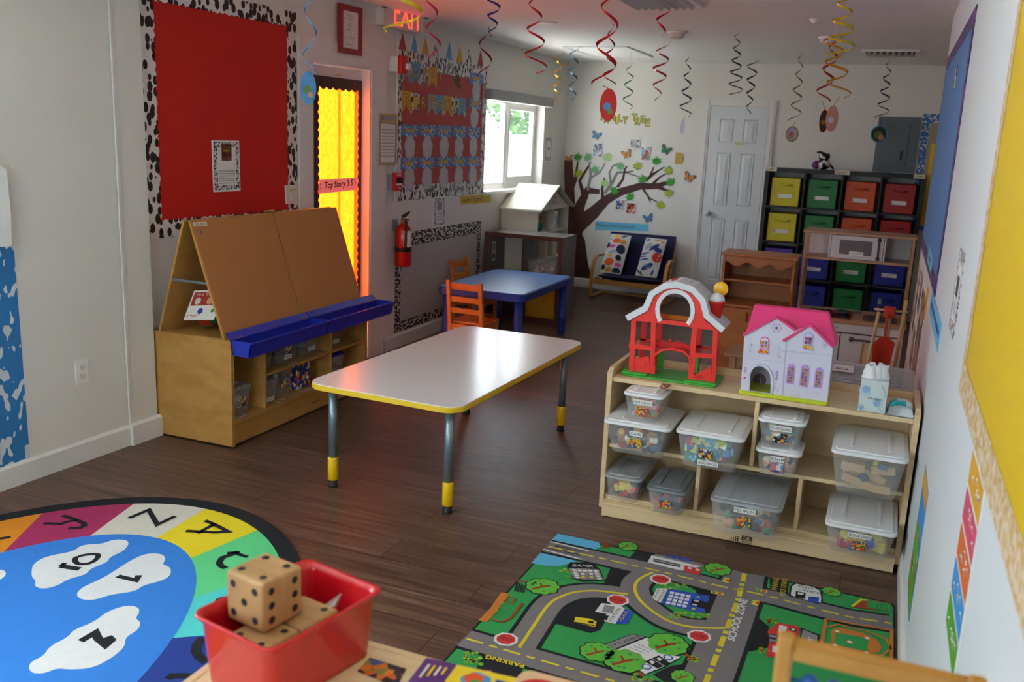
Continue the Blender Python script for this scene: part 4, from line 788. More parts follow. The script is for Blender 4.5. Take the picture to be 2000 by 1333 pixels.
m_ = MB(); m_.m(multi('toybox', ['#1f3f9a', '#1f3f9a', '#e0a82a', '#c83a28', '#e8e4da', '#20284a'], 45)).rbox(-3.13, 4.245, 0.145, -3.02, 4.38, 0.30, r=0.004); m_.build('toy_box', None, 'blue and yellow printed toy package on the bottom easel shelf', 'box')
m_ = MB(); m_.m('red').rbox(-3.20, 4.39, 0.145, -3.03, 4.48, 0.165, r=0.004); m_.build('toy_box', None, 'flat red box on the bottom easel shelf', 'box')
for k, (y, z, lab) in enumerate(((3.71, 0.1435, 'first picture sticker on the bottom easel board, near end'), (4.04, 0.1435, 'picture sticker before the short bin on the bottom easel board'), (4.28, 0.1435, 'picture sticker before the printed package on the easel board'), (4.15, 0.3345, 'picture sticker on the middle easel shelf'))):
    p = Art((EXF-0.027, y, z), (0, 1, 0), (-1, 0, 0)); p.O = Vector((EXF-0.012, y, z)); p.N = Vector((0, 0, 1)); p.rect(-0.04, 0.0, 0.04, 0.028, 'offwhite'); p.rect(-0.03, 0.003, 0.03, 0.025, 'pic2'); p.mb.build('picture_sticker', None, lab, 'sticker')
# ================================================================== WHITE TABLE
TC = Vector((-1.905, 4.075, 0)); TR = -2.2; R_ = Matrix.Translation(TC) @ Matrix.Rotation(math.radians(TR), 4, 'Z'); TW, TL, TZ = 0.772, 1.545, 0.512
t = thing('activity_table', 'low white rectangular table with yellow edge and grey metal legs', 'table', TC)
m_ = MB(); m_.m(M('tabletop', '#ebe9e9', 0.2, spec=0.6)); m_.rbox(-TW/2+0.0015, -TL/2+0.0015, TZ-0.004, TW/2-0.0015, TL/2-0.0015, TZ, r=0.085, seg=8, mat4=R_, rz=0.0008); m_.build('tabletop', t)
m_ = MB(); m_.m(M('tableedge', '#edc62c', 0.4)); m_.rbox(-TW/2, -TL/2, TZ-0.028, TW/2, TL/2, TZ-0.0042, r=0.086, seg=8, mat4=R_, rz=0.002); m_.build('edge_band', t)
M('legmetal', '#83959e', 0.3, metal=0.55); M('legyellow', '#f2c516', 0.35)
for sx_, sy_ in ((-1, -1), (1, -1), (-1, 1), (1, 1)):
    c_ = R_ @ Vector((sx_*(TW/2-0.085), sy_*(TL/2-0.10), 0)); m_ = MB(); m_.m('legmetal', True).lathe((c_.x, c_.y, 0.13), [(0.0205, 0), (0.0205, TZ-0.028-0.13-0.001)], 20); lg = m_.build('leg', t)
    m_ = MB(); m_.m('legyellow', True).lathe((c_.x, c_.y, 0.035), [(0.022, 0), (0.0245, 0.002), (0.0245, 0.106), (0.022, 0.11)], 20); m_.build('leg_sleeve', lg)
    m_ = MB(); m_.m('black', True).lathe((c_.x, c_.y, 0.0), [(0.021, 0), (0.022, 0.005), (0.021, 0.012), (0.019, 0.014), (0.019, 0.034)], 18); m_.build('rubber_foot', lg)
# ================================================================== BLUE TABLE
t = thing('activity_table', 'low blue plastic rectangular table with round blue legs', 'table', (-2.73, 6.69, 0)); bx0, bx1, by0, by1, bz = -3.09, -2.385, 6.13, 7.27, 0.50
m_ = MB(); m_.m(M('tableblue', '#6a9ce4', 0.32, spec=0.5)); m_.rbox(bx0+0.01, by0+0.01, bz-0.012, bx1-0.01, by1-0.01, bz, r=0.05, seg=6, rz=0.003); m_.build('tabletop', t)
m_ = MB(); m_.m(M('tablebluerim', '#1e3f9c', 0.4)); m_.rbox(bx0, by0, bz-0.062, bx1, by1, bz-0.004, r=0.055, seg=6, rz=0.006); m_.build('apron', t)
for sx_, sy_ in ((0, 0), (1, 0), (0, 1), (1, 1)):
    x = bx0+0.06+sx_*(bx1-bx0-0.12); y = by0+0.07+sy_*(by1-by0-0.14); m_ = MB(); m_.m('tablebluerim', True).lathe((x, y, 0), [(0.02, 0), (0.03, 0.012), (0.033, 0.03), (0.033, 0.14), (0.036, 0.145), (0.036, 0.16), (0.033, 0.165), (0.034, bz-0.063)], 18); m_.build('leg', t)
# ================================================================== CHAIRS
orange = wood('orangewood', '#c8742e', '#d98a44', (6, 6, 22), rough=0.4)
def chair(label, loc, rz, group=None):
    t = thing('child_chair', label, 'chair', (0, 0, 0)); W, D, SH, BH = 0.31, 0.28, 0.285, 0.60
    for s_ in (-1, 1):
        m_ = MB(); m_.m(orange); x = s_*(W/2-0.015); m_.prism([(x-0.012, -D/2-0.015, 0), (x-0.012, -D/2+0.02, 0), (x-0.012, -D/2+0.02, SH), (x-0.012, -D/2-0.035, BH), (x-0.012, -D/2-0.06, BH), (x-0.012, -D/2-0.015, SH)], (0.026, 0, 0)); bevel(m_.build('back_post', t), 0.004)
        m_ = MB(); m_.m(orange).box(x-0.012, D/2-0.03, 0, x+0.014, D/2, SH-0.016); bevel(m_.build('leg', t), 0.003)
        m_ = MB(); m_.m(orange).box(x-0.008, -D/2+0.0205, 0.09, x+0.008, D/2-0.031, 0.12); m_.box(x-0.008, -D/2+0.0205, SH-0.06, x+0.008, D/2-0.031, SH-0.016); bevel(m_.build('side_rail', t), 0.002)
    m_ = MB(); m_.m(orange).rbox(-W/2+0.001, -D/2+0.021, SH-0.015, W/2-0.001, D/2+0.02, SH+0.003, r=0.02); m_.build('seat', t)
    for z, h in ((0.535, 0.045), (0.44, 0.038), (0.355, 0.038)):
        yy = -D/2-0.015-(z-SH)/(BH-SH)*0.035; m_ = MB(); m_.m(orange); m_.prism([(-W/2+0.030, yy+0.006, z), (-W/2+0.030, yy+0.018, z), (-W/2+0.030, yy+0.013, z+h), (-W/2+0.030, yy+0.001, z+h)], (W-0.060, 0, 0)); bevel(m_.build('back_slat', t), 0.003)
    m_ = MB(); m_.m(orange).box(-W/2+0.030, -D/2-0.008, SH-0.06, W/2-0.030, -D/2+0.008, SH-0.016); m_.box(-W/2+0.030, -D/2-0.004, 0.13, W/2-0.030, -D/2+0.008, 0.16); m_.box(-W/2+0.030, D/2-0.024, SH-0.06, W/2-0.030, D/2-0.008, SH-0.017); bevel(m_.build('cross_rail', t), 0.002)
    t.location = loc; t.rotation_euler = (0, 0, rz); return t
pc = ony(912, 518, 5.93)
ch = chair('orange ladder back child chair with its back to the camera at the blue table', (pc.x-0.0, 6.085, 0), math.radians(-3)); ch.scale = (0.93, 0.93, 0.98)
c2 = copy_tree(ch, (-3.16, 7.02, 0), math.radians(-93), label='orange child chair facing the blue table from the wall side'); c2.scale = (0.95, 0.95, 0.98)
# ================================================================== FAR CORNER
# ---- grey-brown open cubby shelf
kx0, kx1, ky0, ky1, kz = -3.345, -2.60, 7.58, 7.95, 0.778
wood('greywood', '#5d5757', '#7c7674', (30, 30, 2.2), rough=0.4); M('cubedge', '#5a3426', 0.45); M('cubtop', '#8d8580', 0.25)
t = thing('cube_shelf', 'grey wood grain four cube shelf with brown front edges behind the blue table', 'shelf', ((kx0+kx1)/2, (ky0+ky1)/2, 0))
def edged(name, x0, y0, z0, x1, y1, z1, top='greywood', e_='cubedge'):
    m_ = MB(); m_.m(top).box(x0, y0+0.003, z0, x1, y1, z1); m_.m(e_).box(x0, y0, z0, x1, y0+0.0028, z1); m_.build(name, t)
edged('side_panel', kx0, ky0, 0, kx0+0.038, ky1, kz); edged('side_panel', kx1-0.038, ky0, 0, kx1, ky1, kz); edged('top_panel', kx0+0.038, ky0, kz-0.038, kx1-0.038, ky1, kz, 'cubtop'); edged('bottom_panel', kx0+0.038, ky0, 0.0, kx1-0.038, ky1, 0.038)
edged('divider', (kx0+kx1)/2-0.008, ky0, 0.038, (kx0+kx1)/2+0.008, ky1, kz-0.038); edged('shelf_board', kx0+0.038, ky0, 0.38, (kx0+kx1)/2-0.009, ky1, 0.396); edged('shelf_board', (kx0+kx1)/2+0.009, ky0, 0.38, kx1-0.038, ky1, 0.396)
clear_bin('open clear plastic bin in the upper right cube of the grey shelf', -2.94, -2.66, 7.60, 7.92, 0.397, 0.555, None, 'clear', (['#d8c8c0', '#c0b0a8', '#e0dcd8'], 14, 0.03), fill=0.7)
def fabric_bin(label, x0, y0, z0, w_, h, d, mat, lab=None, grp=None, hand=True):
    t = thing('fabric_bin', label, 'fabric bin', (x0+w_/2, y0+d/2, z0), grp); m_ = MB(); m_.m(mat)
    m_.rbox(x0, y0, z0, x0+w_, y0+d, z0+h, r=0.006, seg=2, rz=0.004); b_ = m_.build('box', t)
    if hand:
        m_ = MB(); m_.m(mat, True); cx_ = x0+w_/2; hw = w_*0.22; z_ = z0+h*0.76; m_.tube([(cx_-hw, y0-0.002, z_), (cx_-hw*0.8, y0-0.014, z_+0.002), (cx_, y0-0.02, z_-0.004), (cx_+hw*0.8, y0-0.014, z_), (cx_+hw, y0-0.002, z_)], 0.009, 8); m_.build('handle', t)
    p = Art((x0+w_/2, y0, z0), (1, 0, 0), (0, 0, 1)); v = h*0.36
    if lab is not None:
        p.rect(-w_*0.30, v-0.026, w_*0.30, v+0.026, mat, thick=0.002); p.rect(-w_*0.25, v-0.018, w_*0.25, v+0.018, 'paper', thick=0.0026)
        if lab: p.text(lab, (-w_*0.2, v-0.008), (w_*0.12, v-0.008), (-w_*0.2, v+0.01), 'ink')
        p.rect(-w_*0.24, v-0.012, -w_*0.21, v+0.012, 'pic1')
        p.mb.build('name_card', t)
    return t
FB = {}
for k, c_ in dict(y='#d8cc14', g='#0f8038', o='#d65414', r='#a81414', p='#4a2a9c', b='#1a2f9c').items(): FB[k] = M('fabric_'+k, c_, 0.45, var=0.06, vscale=12, bump=0.3, bscale=25)
fabric_bin('yellow fabric bin in the lower right cube of the grey shelf', -2.935, 7.60, 0.039, 0.28, 0.27, 0.30, M('goldfab', '#d0a010', 0.6, var=0.05), None)
fabric_bin('dark purple fabric bin in the lower left cube of the grey shelf', -3.27, 7.60, 0.039, 0.27, 0.24, 0.30, M('purplefab', '#3a2244', 0.6), None)
p = Art((kx0+0.0385, 0, 0), (0, 1, 0), (0, 0, 1)); p.rect(7.66, 0.50, 7.74, 0.68, 'paper', thick=0.001); p.rect(7.675, 0.60, 7.725, 0.66, 'grey'); p.rect(7.675, 0.52, 7.725, 0.57, 'darkgrey'); p.mb.build('paper_note', None, 'small paper notes taped inside the left cube of the grey shelf', 'paper')
# ---- white dollhouse bookcase, open side facing the room
dx0, dx1, dy0, dy1 = -3.37, -2.995, 7.99, 8.85; ez_, rz_ = 0.975, 1.17; ymid = 8.42
dm_ = M('dollwhite', '#e2dccb', 0.5)
t = thing('dollhouse_shelf', 'white dollhouse shaped bookcase with pitched roof below the window', 'dollhouse', ((dx0+dx1)/2, ymid, 0))
for (a0, a1) in ((dy0, dy0+0.012), (dy1-0.012, dy1)):
    m_ = MB(); m_.m(dm_).box(dx0, a0, 0, dx1, a1, ez_); bevel(m_.build('side_panel', t), 0.002)
m_ = MB(); m_.m(dm_); m_.prism([(dx0, dy0+0.013, 0), (dx0, dy1-0.013, 0), (dx0, dy1-0.013, ez_), (dx0, ymid, rz_-0.012), (dx0, dy0+0.013, ez_)], (0.006, 0, 0)); m_.build('back_panel', t)
for z in (0.03, 0.25, 0.47, 0.735, 0.965-0.01): 
    m_ = MB(); m_.m(dm_).box(dx0+0.007, dy0+0.013, z, dx1-0.002, dy1-0.013, z+0.012); m_.build('floor_board', t)
for z0, z1, ys in ((0.748, 0.954, (8.43,)), (0.483, 0.734, (8.27, 8.55)), (0.263, 0.469, (8.27, 8.55))):
    for y in ys: m_ = MB(); m_.m(dm_).box(dx0+0.008, y, z0, dx1-0.003, y+0.01, z1); m_.build('divider', t)
m_ = MB(); m_.m(dm_); m_.prism([(dx1-0.012, dy0+0.02, 0.968), (dx1-0.012, dy1-0.02, 0.968), (dx1-0.012, ymid, rz_-0.02)], (0.008, 0, 0)); gb = m_.build('gable', t)
p = Art((dx1-0.0035, ymid, 0.99), (0, 1, 0), (0, 0, 1)); M('gablegrey', '#7a7a76', 0.6)
for (u, v) in ((-0.035, 0.02), (0.01, 0.02), (-0.03, 0.065), (0.008, 0.065)): p.rect(u, v, u+0.026, v+0.022, 'gablegrey')
p.stroke([(-0.05, 0), (-0.05, 0.1), (-0.005, 0.12), (0.045, 0.1), (0.045, 0)], 0.003, 'gablegrey'); p.circ(-0.1, 0.02, 0.014, 'pic2'); p.circ(0.1, 0.02, 0.014, 'gablegrey'); p.mb.build('printed_windows', gb)
for s_ in (-1, 1):
    ye = (dy0-0.045) if s_ < 0 else (dy1+0.045); ze = ez_-0.02; m_ = MB(); m_.m(dm_); m_.prism([(dx0+0.0, ymid, rz_), (dx0+0.0, ye, ze), (dx0+0.0, ye, ze+0.016), (dx0+0.0, ymid, rz_+0.016)], (dx1-dx0+0.045, 0, 0)); m_.build('roof_panel', t)
    m_ = MB(); m_.m(M('roofedge', '#8f8a80', 0.5)); m_.prism([(dx1+0.046, ymid, rz_+0.002), (dx1+0.046, ye, ze+0.002), (dx1+0.046, ye, ze+0.013), (dx1+0.046, ymid, rz_+0.013)], (0.002, 0, 0)); m_.build('roof_trim', t)
t = thing('toy_doll', 'round headed toy in red and teal inside the dollhouse bookcase', 'toy', (-3.1, 8.1, 0.748)); m_ = MB(); m_.m(M('toypeach', '#c98a72', 0.5), True).ball((-3.07, 8.12, 0.87), 0.05, 16); m_.m('ink').ball((-3.025, 8.13, 0.885), 0.012, 8); m_.m('toypeach').ball((-3.06, 8.172, 0.88), 0.015, 8); m_.build('head', t)
m_ = MB(); m_.m(M('toyred', '#a03030', 0.5), True).ball((-3.07, 8.11, 0.79), 0.042, 14); m_.build('body', t); m_ = MB(); m_.m(M('teal', '#1f8f86', 0.5), True).ball((-3.06, 8.20, 0.80), 0.05, 14, (0.8, 0.9, 1)); m_.build('shell', t)
m_ = MB(); m_.m(multi('bluebin', ['#8fb4d4', '#c8d4dc', '#6f9ac0', '#d8dce0'], 30)).rbox(-3.20, 8.46, 0.749, -3.02, 8.60, 0.91, r=0.01); m_.m('white').rbox(-3.205, 8.455, 0.911, -3.015, 8.605, 0.925, r=0.012); m_.build('storage_bin', None, 'small pale blue tub with white rim in the dollhouse bookcase', 'storage bin')
m_ = MB(); m_.m('offwhite').box(-3.2, 8.575, 0.484, -3.03, 8.62, 0.66); m_.build('book', None, 'single white book upright in the dollhouse bookcase', 'book')
for k, (c_, z) in enumerate((('darkgrey', 0.264), ('offwhite', 0.285), ('black', 0.306))): m_ = MB(); m_.m(c_).rbox(-3.22, 8.30+0.01*k, z, -3.02, 8.50-0.008*k, z+0.02, r=0.004); m_.build('book', None, '%s book in the low stack in the dollhouse bookcase' % ['dark grey', 'off-white', 'black'][k], 'book')
# ---- two seat child sofa
sx0, sx1 = -2.81, -2.00
poang = wood('bentwood', '#b37a32', '#c8924a', (8, 8, 10), rough=0.35)
t = thing('child_sofa', 'navy two seat child sofa with bent wood frame by the tree wall', 'sofa', ((sx0+sx1)/2, 9.4, 0)); M('navy', '#161a44', 0.85, var=0.08, vscale=30)
for x in (sx0, sx1-0.035):
    # bentwood side: foot runner, front upright curving into the arm, back support
    prof = [(9.58, 0.012), (9.35, 0.012), (9.17, 0.012), (9.125, 0.03), (9.115, 0.09), (9.12, 0.24), (9.14, 0.33), (9.19, 0.40), (9.28, 0.435), (9.42, 0.43), (9.52, 0.42)]
    m_ = MB(); m_.m(poang); m_.sm = False; w_ = 0.035; L = []; 
    n_ = len(prof)
    def off(i, s_):
        d = Vector(prof[min(i+1, n_-1)])-Vector(prof[max(i-1, 0)]); d.normalize(); return (prof[i][0]-d.y*s_, prof[i][1]+d.x*s_)
    A = [off(i, 0.010) for i in range(n_)]; B = [off(i, -0.010) for i in range(n_)]
    b = m_.addv([(x, *q) for q in A]+[(x, *q) for q in B]+[(x+w_, *q) for q in A]+[(x+w_, *q) for q in B])
    for i in range(n_-1):
        m_.face((b+i, b+i+1, b+n_+i+1, b+n_+i)); m_.face((b+2*n_+i, b+3*n_+i, b+3*n_+i+1, b+2*n_+i+1)); m_.face((b+i, b+2*n_+i, b+2*n_+i+1, b+i+1)); m_.face((b+n_+i, b+n_+i+1, b+3*n_+i+1, b+3*n_+i))
    m_.build('arm_frame', t)
    m_ = MB(); m_.m(poang); xx = x+0.036 if x == sx0 else x-0.026; m_.prism([(xx, 9.16, 0.20), (xx, 9.45, 0.14), (xx, 9.46, 0.16), (xx, 9.17, 0.22)], (0.025, 0, 0)); m_.prism([(xx, 9.43, 0.13), (xx, 9.455, 0.13), (xx, 9.66, 0.62), (xx, 9.635, 0.62)], (0.025, 0, 0)); m_.build('seat_frame', t)
m_ = MB(); m_.m(poang).box(sx0+0.036, 9.135, 0.155, sx1-0.036, 9.155, 0.205); m_.build('front_rail', t)
m_ = MB(); m_.m(poang).box(sx0+0.036, 9.50, 0.003, sx1-0.036, 9.55, 0.021); m_.build('rear_stretcher', t)
def cushion(mb, p00, p10, p01, th, n=10, puff=0.25):
    """padded rectangle: p00->p10 (u), p00->p01 (v); th thickness along normal"""
    p00, p10, p01 = Vector(p00), Vector(p10), Vector(p01); U = p10-p00; V = p01-p00; N = U.cross(V).normalized(); mb.sm = True
    def g(sgn):
        P = []
        for j in range(n+1):
            for i in range(n+1):
                a, b = i/n, j/n; e = min(1, (1-abs(2*a-1)**6))*min(1, (1-abs(2*b-1)**6)); k = (1-puff)*min(1, e**0.5)+puff*math.sin(PI*a)*math.sin(PI*b)
                ins = 0.0; P.append(p00+U*a+V*b+N*sgn*th/2*k)
        return mb.addv(P)
    t_, b_ = g(1), g(-1)
    for j in range(n):
        for i in range(n):
            q = j*(n+1)+i; mb.face((t_+q, t_+q+1, t_+q+n+2, t_+q+n+1)); mb.face((b_+q, b_+q+n+1, b_+q+n+2, b_+q+1))
cxl, cxr = sx0+0.064, sx1-0.064
m_ = MB(); m_.m('navy'); cushion(m_, (cxl, 9.13, 0.245), (cxr, 9.13, 0.245), (cxl, 9.50, 0.185), 0.075); m_.build('seat_cushion', t)
m_ = MB(); m_.m('navy'); cushion(m_, (cxl-0.02, 9.475, 0.20), (cxr+0.02, 9.475, 0.20), (cxl-0.02, 9.64, 0.665), 0.085); m_.build('back_cushion', t)
def pillow(label, P00, P10, P01, base, deco):
    t = thing('throw_pillow', label, 'pillow', P00); m_ = MB(); m_.m(base); cushion(m_, P00, P10, P01, 0.09, n=12, puff=0.9); o = m_.build('cover', t)
    U = Vector(P10)-Vector(P00); V = Vector(P01)-Vector(P00); N = U.cross(V).normalized(); lu, lv = U.length, V.length; m_ = MB()
    for (a, b, ra, rb, mt, rot) in deco:
        m_.m(mt); c = m_.addv([(0, 0, 0)]); ids = []
        n = 14; rings = [[], []]; h = 0.0012+0.0006*(deco.index((a, b, ra, rb, mt, rot)) % 6)
        def pt(aa, bb_):
            aa = min(max(aa, 0.02), 0.98); bb_ = min(max(bb_, 0.02), 0.98); e = min(1, (1-abs(2*aa-1)**6))*min(1, (1-abs(2*bb_-1)**6)); k = 0.1*min(1, e**0.5)+0.9*math.sin(PI*aa)*math.sin(PI*bb_)
            return Vector(P00)+U*aa+V*bb_+N*(0.045*k+h)
        m_.v[c] = pt(a, b)
        for rr_ in (0.5, 1.0):
            r0 = m_.addv([pt(a+rr_*(ra*math.cos(2*PI*i/n)*math.cos(rot)-rb*math.sin(2*PI*i/n)*math.sin(rot)), b+rr_*(ra*math.cos(2*PI*i/n)*math.sin(rot)+rb*math.sin(2*PI*i/n)*math.cos(rot))*lu/lv) for i in range(n)]); ids.append(r0)
        for i in range(n): m_.face((c, ids[0]+i, ids[0]+(i+1) % n)); m_.face((ids[0]+i, ids[1]+i, ids[1]+(i+1) % n, ids[0]+(i+1) % n))
    m_.build('print', t)
M('pillowwhite', '#cfcac8', 0.85); M('porange', '#e0561c', 0.8); M('pyel', '#dcb41e', 0.8); M('ppink', '#d8409a', 0.8); M('pnavy', '#18243c', 0.8); M('pblue', '#8fa4c4', 0.8); M('pgold', '#c08a20', 0.8); M('pblue2', '#1f3580', 0.8); M('pred', '#d02a20', 0.8); M('pgreen', '#1f4a3c', 0.8); M('ptan', '#c8904a', 0.8)
D1_ = [(.35, .93, .13, .1, 'pyel', 0), (.42, .80, .2, .15, 'porange', .1), (.75, .78, .14, .14, 'pgold', .4), (.3, .64, .15, .1, 'ppink', 0), (.72, .58, .2, .26, 'pnavy', .2), (.06, .68, .1, .16, 'pnavy', 0), (.4, .5, .22, .08, 'pblue', .3), (.3, .4, .12, .09, 'pyel', 0), (.72, .36, .13, .16, 'pnavy', .5), (.33, .25, .22, .19, 'porange', 0), (.78, .2, .14, .1, 'ppink', 0), (.1, .12, .12, .14, 'pnavy', .3), (.38, .07, .16, .14, 'pgold', 0), (.75, .05, .2, .18, 'pnavy', 0), (.72, .95, .16, .05, 'pnavy', .5), (.1, .85, .1, .05, 'pblue', .5)]
pillow('long pillow with orange, pink and navy dots at the left of the sofa', (-2.73, 9.19, 0.275), (-2.50, 9.19, 0.27), (-2.725, 9.50, 0.655), 'pillowwhite', D1_)
D2_ = [(.6, .93, .16, .05, 'ptan', .2), (.85, .9, .1, .06, 'ptan', -.4), (.55, .72, .3, .1, 'pblue2', .9), (.75, .66, .18, .14, 'pblue2', -.3), (.25, .78, .2, .025, 'pgreen', .5), (.28, .71, .2, .025, 'pgreen', .4), (.2, .55, .22, .05, 'pblue2', .15), (.15, .47, .2, .035, 'pblue2', -.1), (.22, .39, .24, .045, 'pblue2', .05), (.8, .47, .22, .26, 'pred', 0), (.86, .52, .04, .06, 'pillowwhite', .3), (.84, .42, .07, .03, 'pillowwhite', .8), (.92, .36, .04, .05, 'pillowwhite', 0), (.45, .22, .3, .13, 'pblue2', .6), (.42, .26, .015, .12, 'pillowwhite', -.7), (.5, .2, .015, .12, 'pillowwhite', -.7), (.1, .1, .04, .16, 'pgreen', .6), (.25, .06, .03, .14, 'pgreen', .6), (.75, .1, .05, .14, 'pblue2', -.2), (.15, .93, .1, .06, 'pblue2', .4)]
pillow('long pillow with blue leaves and a red flower at the right of the sofa', (-2.345, 9.19, 0.275), (-2.12, 9.19, 0.27), (-2.335, 9.50, 0.645), 'pillowwhite', D2_)
# ================================================================== BACK WALL DECALS
def zt(x, y): return (1080+x*0.315, 60+y*0.315)      # first tree crop
def zf(x, y): return (1140+x*0.1951, 200+y*0.1951)   # second tree crop
p = BK(); t = thing('tree_decal', 'brown family tree wall decal with green maple leaves', 'wall decal', (-3.2, YB, 0.1))
M('treebrown', '#4d2a24', 0.7); M('treegrey', '#8d8684', 0.7); M('leafg', '#3f9c34', 0.7); M('leafy', '#a4b82a', 0.7); M('leafm', '#6fb37a', 0.7); M('leafl', '#a9cf7e', 0.7)
W = lambda *q: [p.px(*zf(*z)) for z in q]
p.stroke(W((-60, 1900), (-70, 1600), (-80, 1400), (-120, 1300), (-160, 1150), (-190, 900)), [0.42, 0.26, 0.22, 0.2, 0.15, 0.10], 'treebrown')
p.stroke([p.px(*zt(100, 1330)), p.px(*zt(105, 1050)), p.px(*zt(95, 800))], [0.14, 0.12, 0.10], 'treebrown')
p.stroke([p.px(*zt(100, 1330)), p.px(*zt(150, 1210)), p.px(*zt(250, 1130)), p.px(*zt(330, 1050)), p.px(*zt(420, 1000)), p.px(*zt(540, 965)), p.px(*zt(640, 965))], [0.20, 0.18, 0.14, 0.10, 0.085, 0.075, 0.06], 'treebrown')
p.stroke([p.px(*zt(130, 1250)), p.px(*zt(170, 1080)), p.px(*zt(215, 990)), p.px(*zt(290, 1000))], [0.16, 0.11, 0.07, 0.05], 'treebrown')
p.stroke([p.px(*zt(190, 1020)), p.px(*zt(165, 930)), p.px(*zt(215, 850)), p.px(*zt(235, 815))], [0.05, 0.035, 0.025, 0.015], 'treebrown')
p.stroke([p.px(*zt(215, 990)), p.px(*zt(235, 900)), p.px(*zt(225, 815))], [0.035, 0.03, 0.015], 'treegrey')
p.stroke([p.px(*zt(110, 990)), p.px(*zt(140, 920)), p.px(*zt(155, 810))], [0.06, 0.045, 0.015], 'treebrown')
p.stroke([p.px(*zt(280, 1120)), p.px(*zt(310, 1060)), p.px(*zt(305, 980)), p.px(*zt(320, 910))], [0.05, 0.04, 0.03, 0.015], 'treebrown')
p.stroke([p.px(*zt(320, 1010)), p.px(*zt(370, 940)), p.px(*zt(400, 880)), p.px(*zt(450, 878)), p.px(*zt(530, 905))], [0.03, 0.035, 0.025, 0.02, 0.015], 'treegrey')
p.stroke([p.px(*zt(360, 950)), p.px(*zt(350, 880)), p.px(*zt(370, 840)), p.px(*zt(400, 825))], [0.025, 0.02, 0.015, 0.012], 'treegrey')
p.stroke([p.px(*zt(240, 910)), p.px(*zt(290, 880)), p.px(*zt(325, 820))], [0.02, 0.018, 0.012], 'treegrey')
p.stroke([p.px(*zt(400, 970)), p.px(*zt(435, 920)), p.px(*zt(445, 860)), p.px(*zt(460, 840))], [0.03, 0.022, 0.018, 0.01], 'treebrown')
p.stroke([p.px(*zt(445, 880)), p.px(*zt(500, 870))], [0.018, 0.01], 'treebrown')
p.stroke([p.px(*zt(640, 965)), p.px(*zt(700, 945)), p.px(*zt(735, 935))], [0.06, 0.04, 0.02], 'treebrown'); p.stroke([p.px(*zt(640, 965)), p.px(*zt(730, 1000))], [0.05, 0.015], 'treebrown')
p.stroke([p.px(*zt(575, 930)), p.px(*zt(620, 890)), p.px(*zt(690, 845))], [0.03, 0.022, 0.01], 'treebrown'); p.stroke([p.px(*zt(600, 905)), p.px(*zt(625, 845))], [0.02, 0.01], 'treebrown'); p.stroke([p.px(*zt(620, 950)), p.px(*zt(665, 905)), p.px(*zt(705, 885))], [0.03, 0.015, 0.008], 'treebrown')
p.stroke([p.px(*zt(560, 985)), p.px(*zt(600, 1040)), p.px(*zt(645, 1060))], [0.025, 0.015, 0.01], 'treebrown'); p.stroke([p.px(*zt(590, 1030)), p.px(*zt(605, 1065))], [0.015, 0.008], 'treebrown')
p.mb.build('trunk_print', t)
LEAF = [(0.03, -1.0), (0.05, -0.5), (0.55, -0.75), (0.38, -0.42), (1.0, -0.3), (0.62, -0.02), (1.05, 0.42), (0.5, 0.28), (0.42, 0.75), (0.18, 0.35), (0, 1.05), (-0.18, 0.35), (-0.42, 0.75), (-0.5, 0.28), (-1.05, 0.42), (-0.62, -0.02), (-1.0, -0.3), (-0.38, -0.42), (-0.55, -0.75), (-0.05, -0.5), (-0.03, -1.0)]
for (x, y, mt, rt) in ((155, 785, 'leafg', 0), (218, 785, 'leafm', .4), (340, 785, 'leafl', -.2), (160, 885, 'leafy', .5), (262, 862, 'leafm', .2), (418, 840, 'leafm', -.3), (525, 838, 'leafy', .2), (642, 808, 'leafg', .1), (718, 868, 'leafy', -.2), (555, 922, 'leafg', .3), (728, 938, 'leafg', .5), (325, 945, 'leafl', .1), (380, 992, 'leafg', -.5), (478, 1030, 'leafg', .6), (720, 1008, 'leafy', .2), (668, 1082, 'leafy', -.1)):
    q = p.px(*zt(x, y)); pp_ = BK(); pp_.h = 0.006; s_ = 0.057; pp_.poly([(q[0]+s_*(a*math.cos(rt)-b*math.sin(rt)), q[1]+s_*(a*math.sin(rt)+b*math.cos(rt))) for a, b in LEAF], mt); pp_.mb.build('leaf', t)
# FAMILY TREE letters
M('lettery', '#d8cc2a', 0.6); M('letteredge', '#4a4a30', 0.7)
for ch, x, y, w_, h in (('F', 175, 175, 30, 58), ('A', 205, 205, 45, 50), ('M', 262, 185, 50, 52), ('I', 320, 210, 22, 60), ('L', 350, 190, 35, 68), ('Y', 392, 210, 45, 66), ('T', 480, 178, 50, 62), ('R', 515, 222, 45, 70), ('E', 570, 205, 40, 70), ('E', 618, 238, 42, 72)):
    p = BK(); a_ = p.px(*zf(x, y)); b_ = p.px(*zf(x+w_, y+4)); c_ = p.px(*zf(x+2, y-h)); p.text(ch, a_, (b_[0], a_[1]), (a_[0], c_[1]), 'lettery', outline=(0.006, MATS['letteredge']))
    i_ = [175, 205, 262, 320, 350, 392, 480, 515, 570, 618].index(x); wd = 'FAMILY' if i_ < 6 else 'TREE'; nth = ['first', 'second', 'third', 'fourth', 'fifth', 'sixth'][i_ if i_ < 6 else i_-6]
    p.mb.build('wall_letter', None, 'yellow wall letter %s, %s letter of the word %s above the tree decal' % (ch, nth, wd), 'wall letter', 'FAMILY TREE letters')
WING = [(0, 0.1), (0.25, 0.55), (0.75, 0.9), (1.0, 0.75), (0.9, 0.25), (0.55, 0.0), (0.7, -0.3), (0.5, -0.65), (0.2, -0.55), (0, -0.2)]
M('bfo', '#dd8a3c', 0.6); M('bfb', '#4f8fc4', 0.6); M('bfg', '#2f8f58', 0.6); M('bfe', '#4a3a30', 0.6)
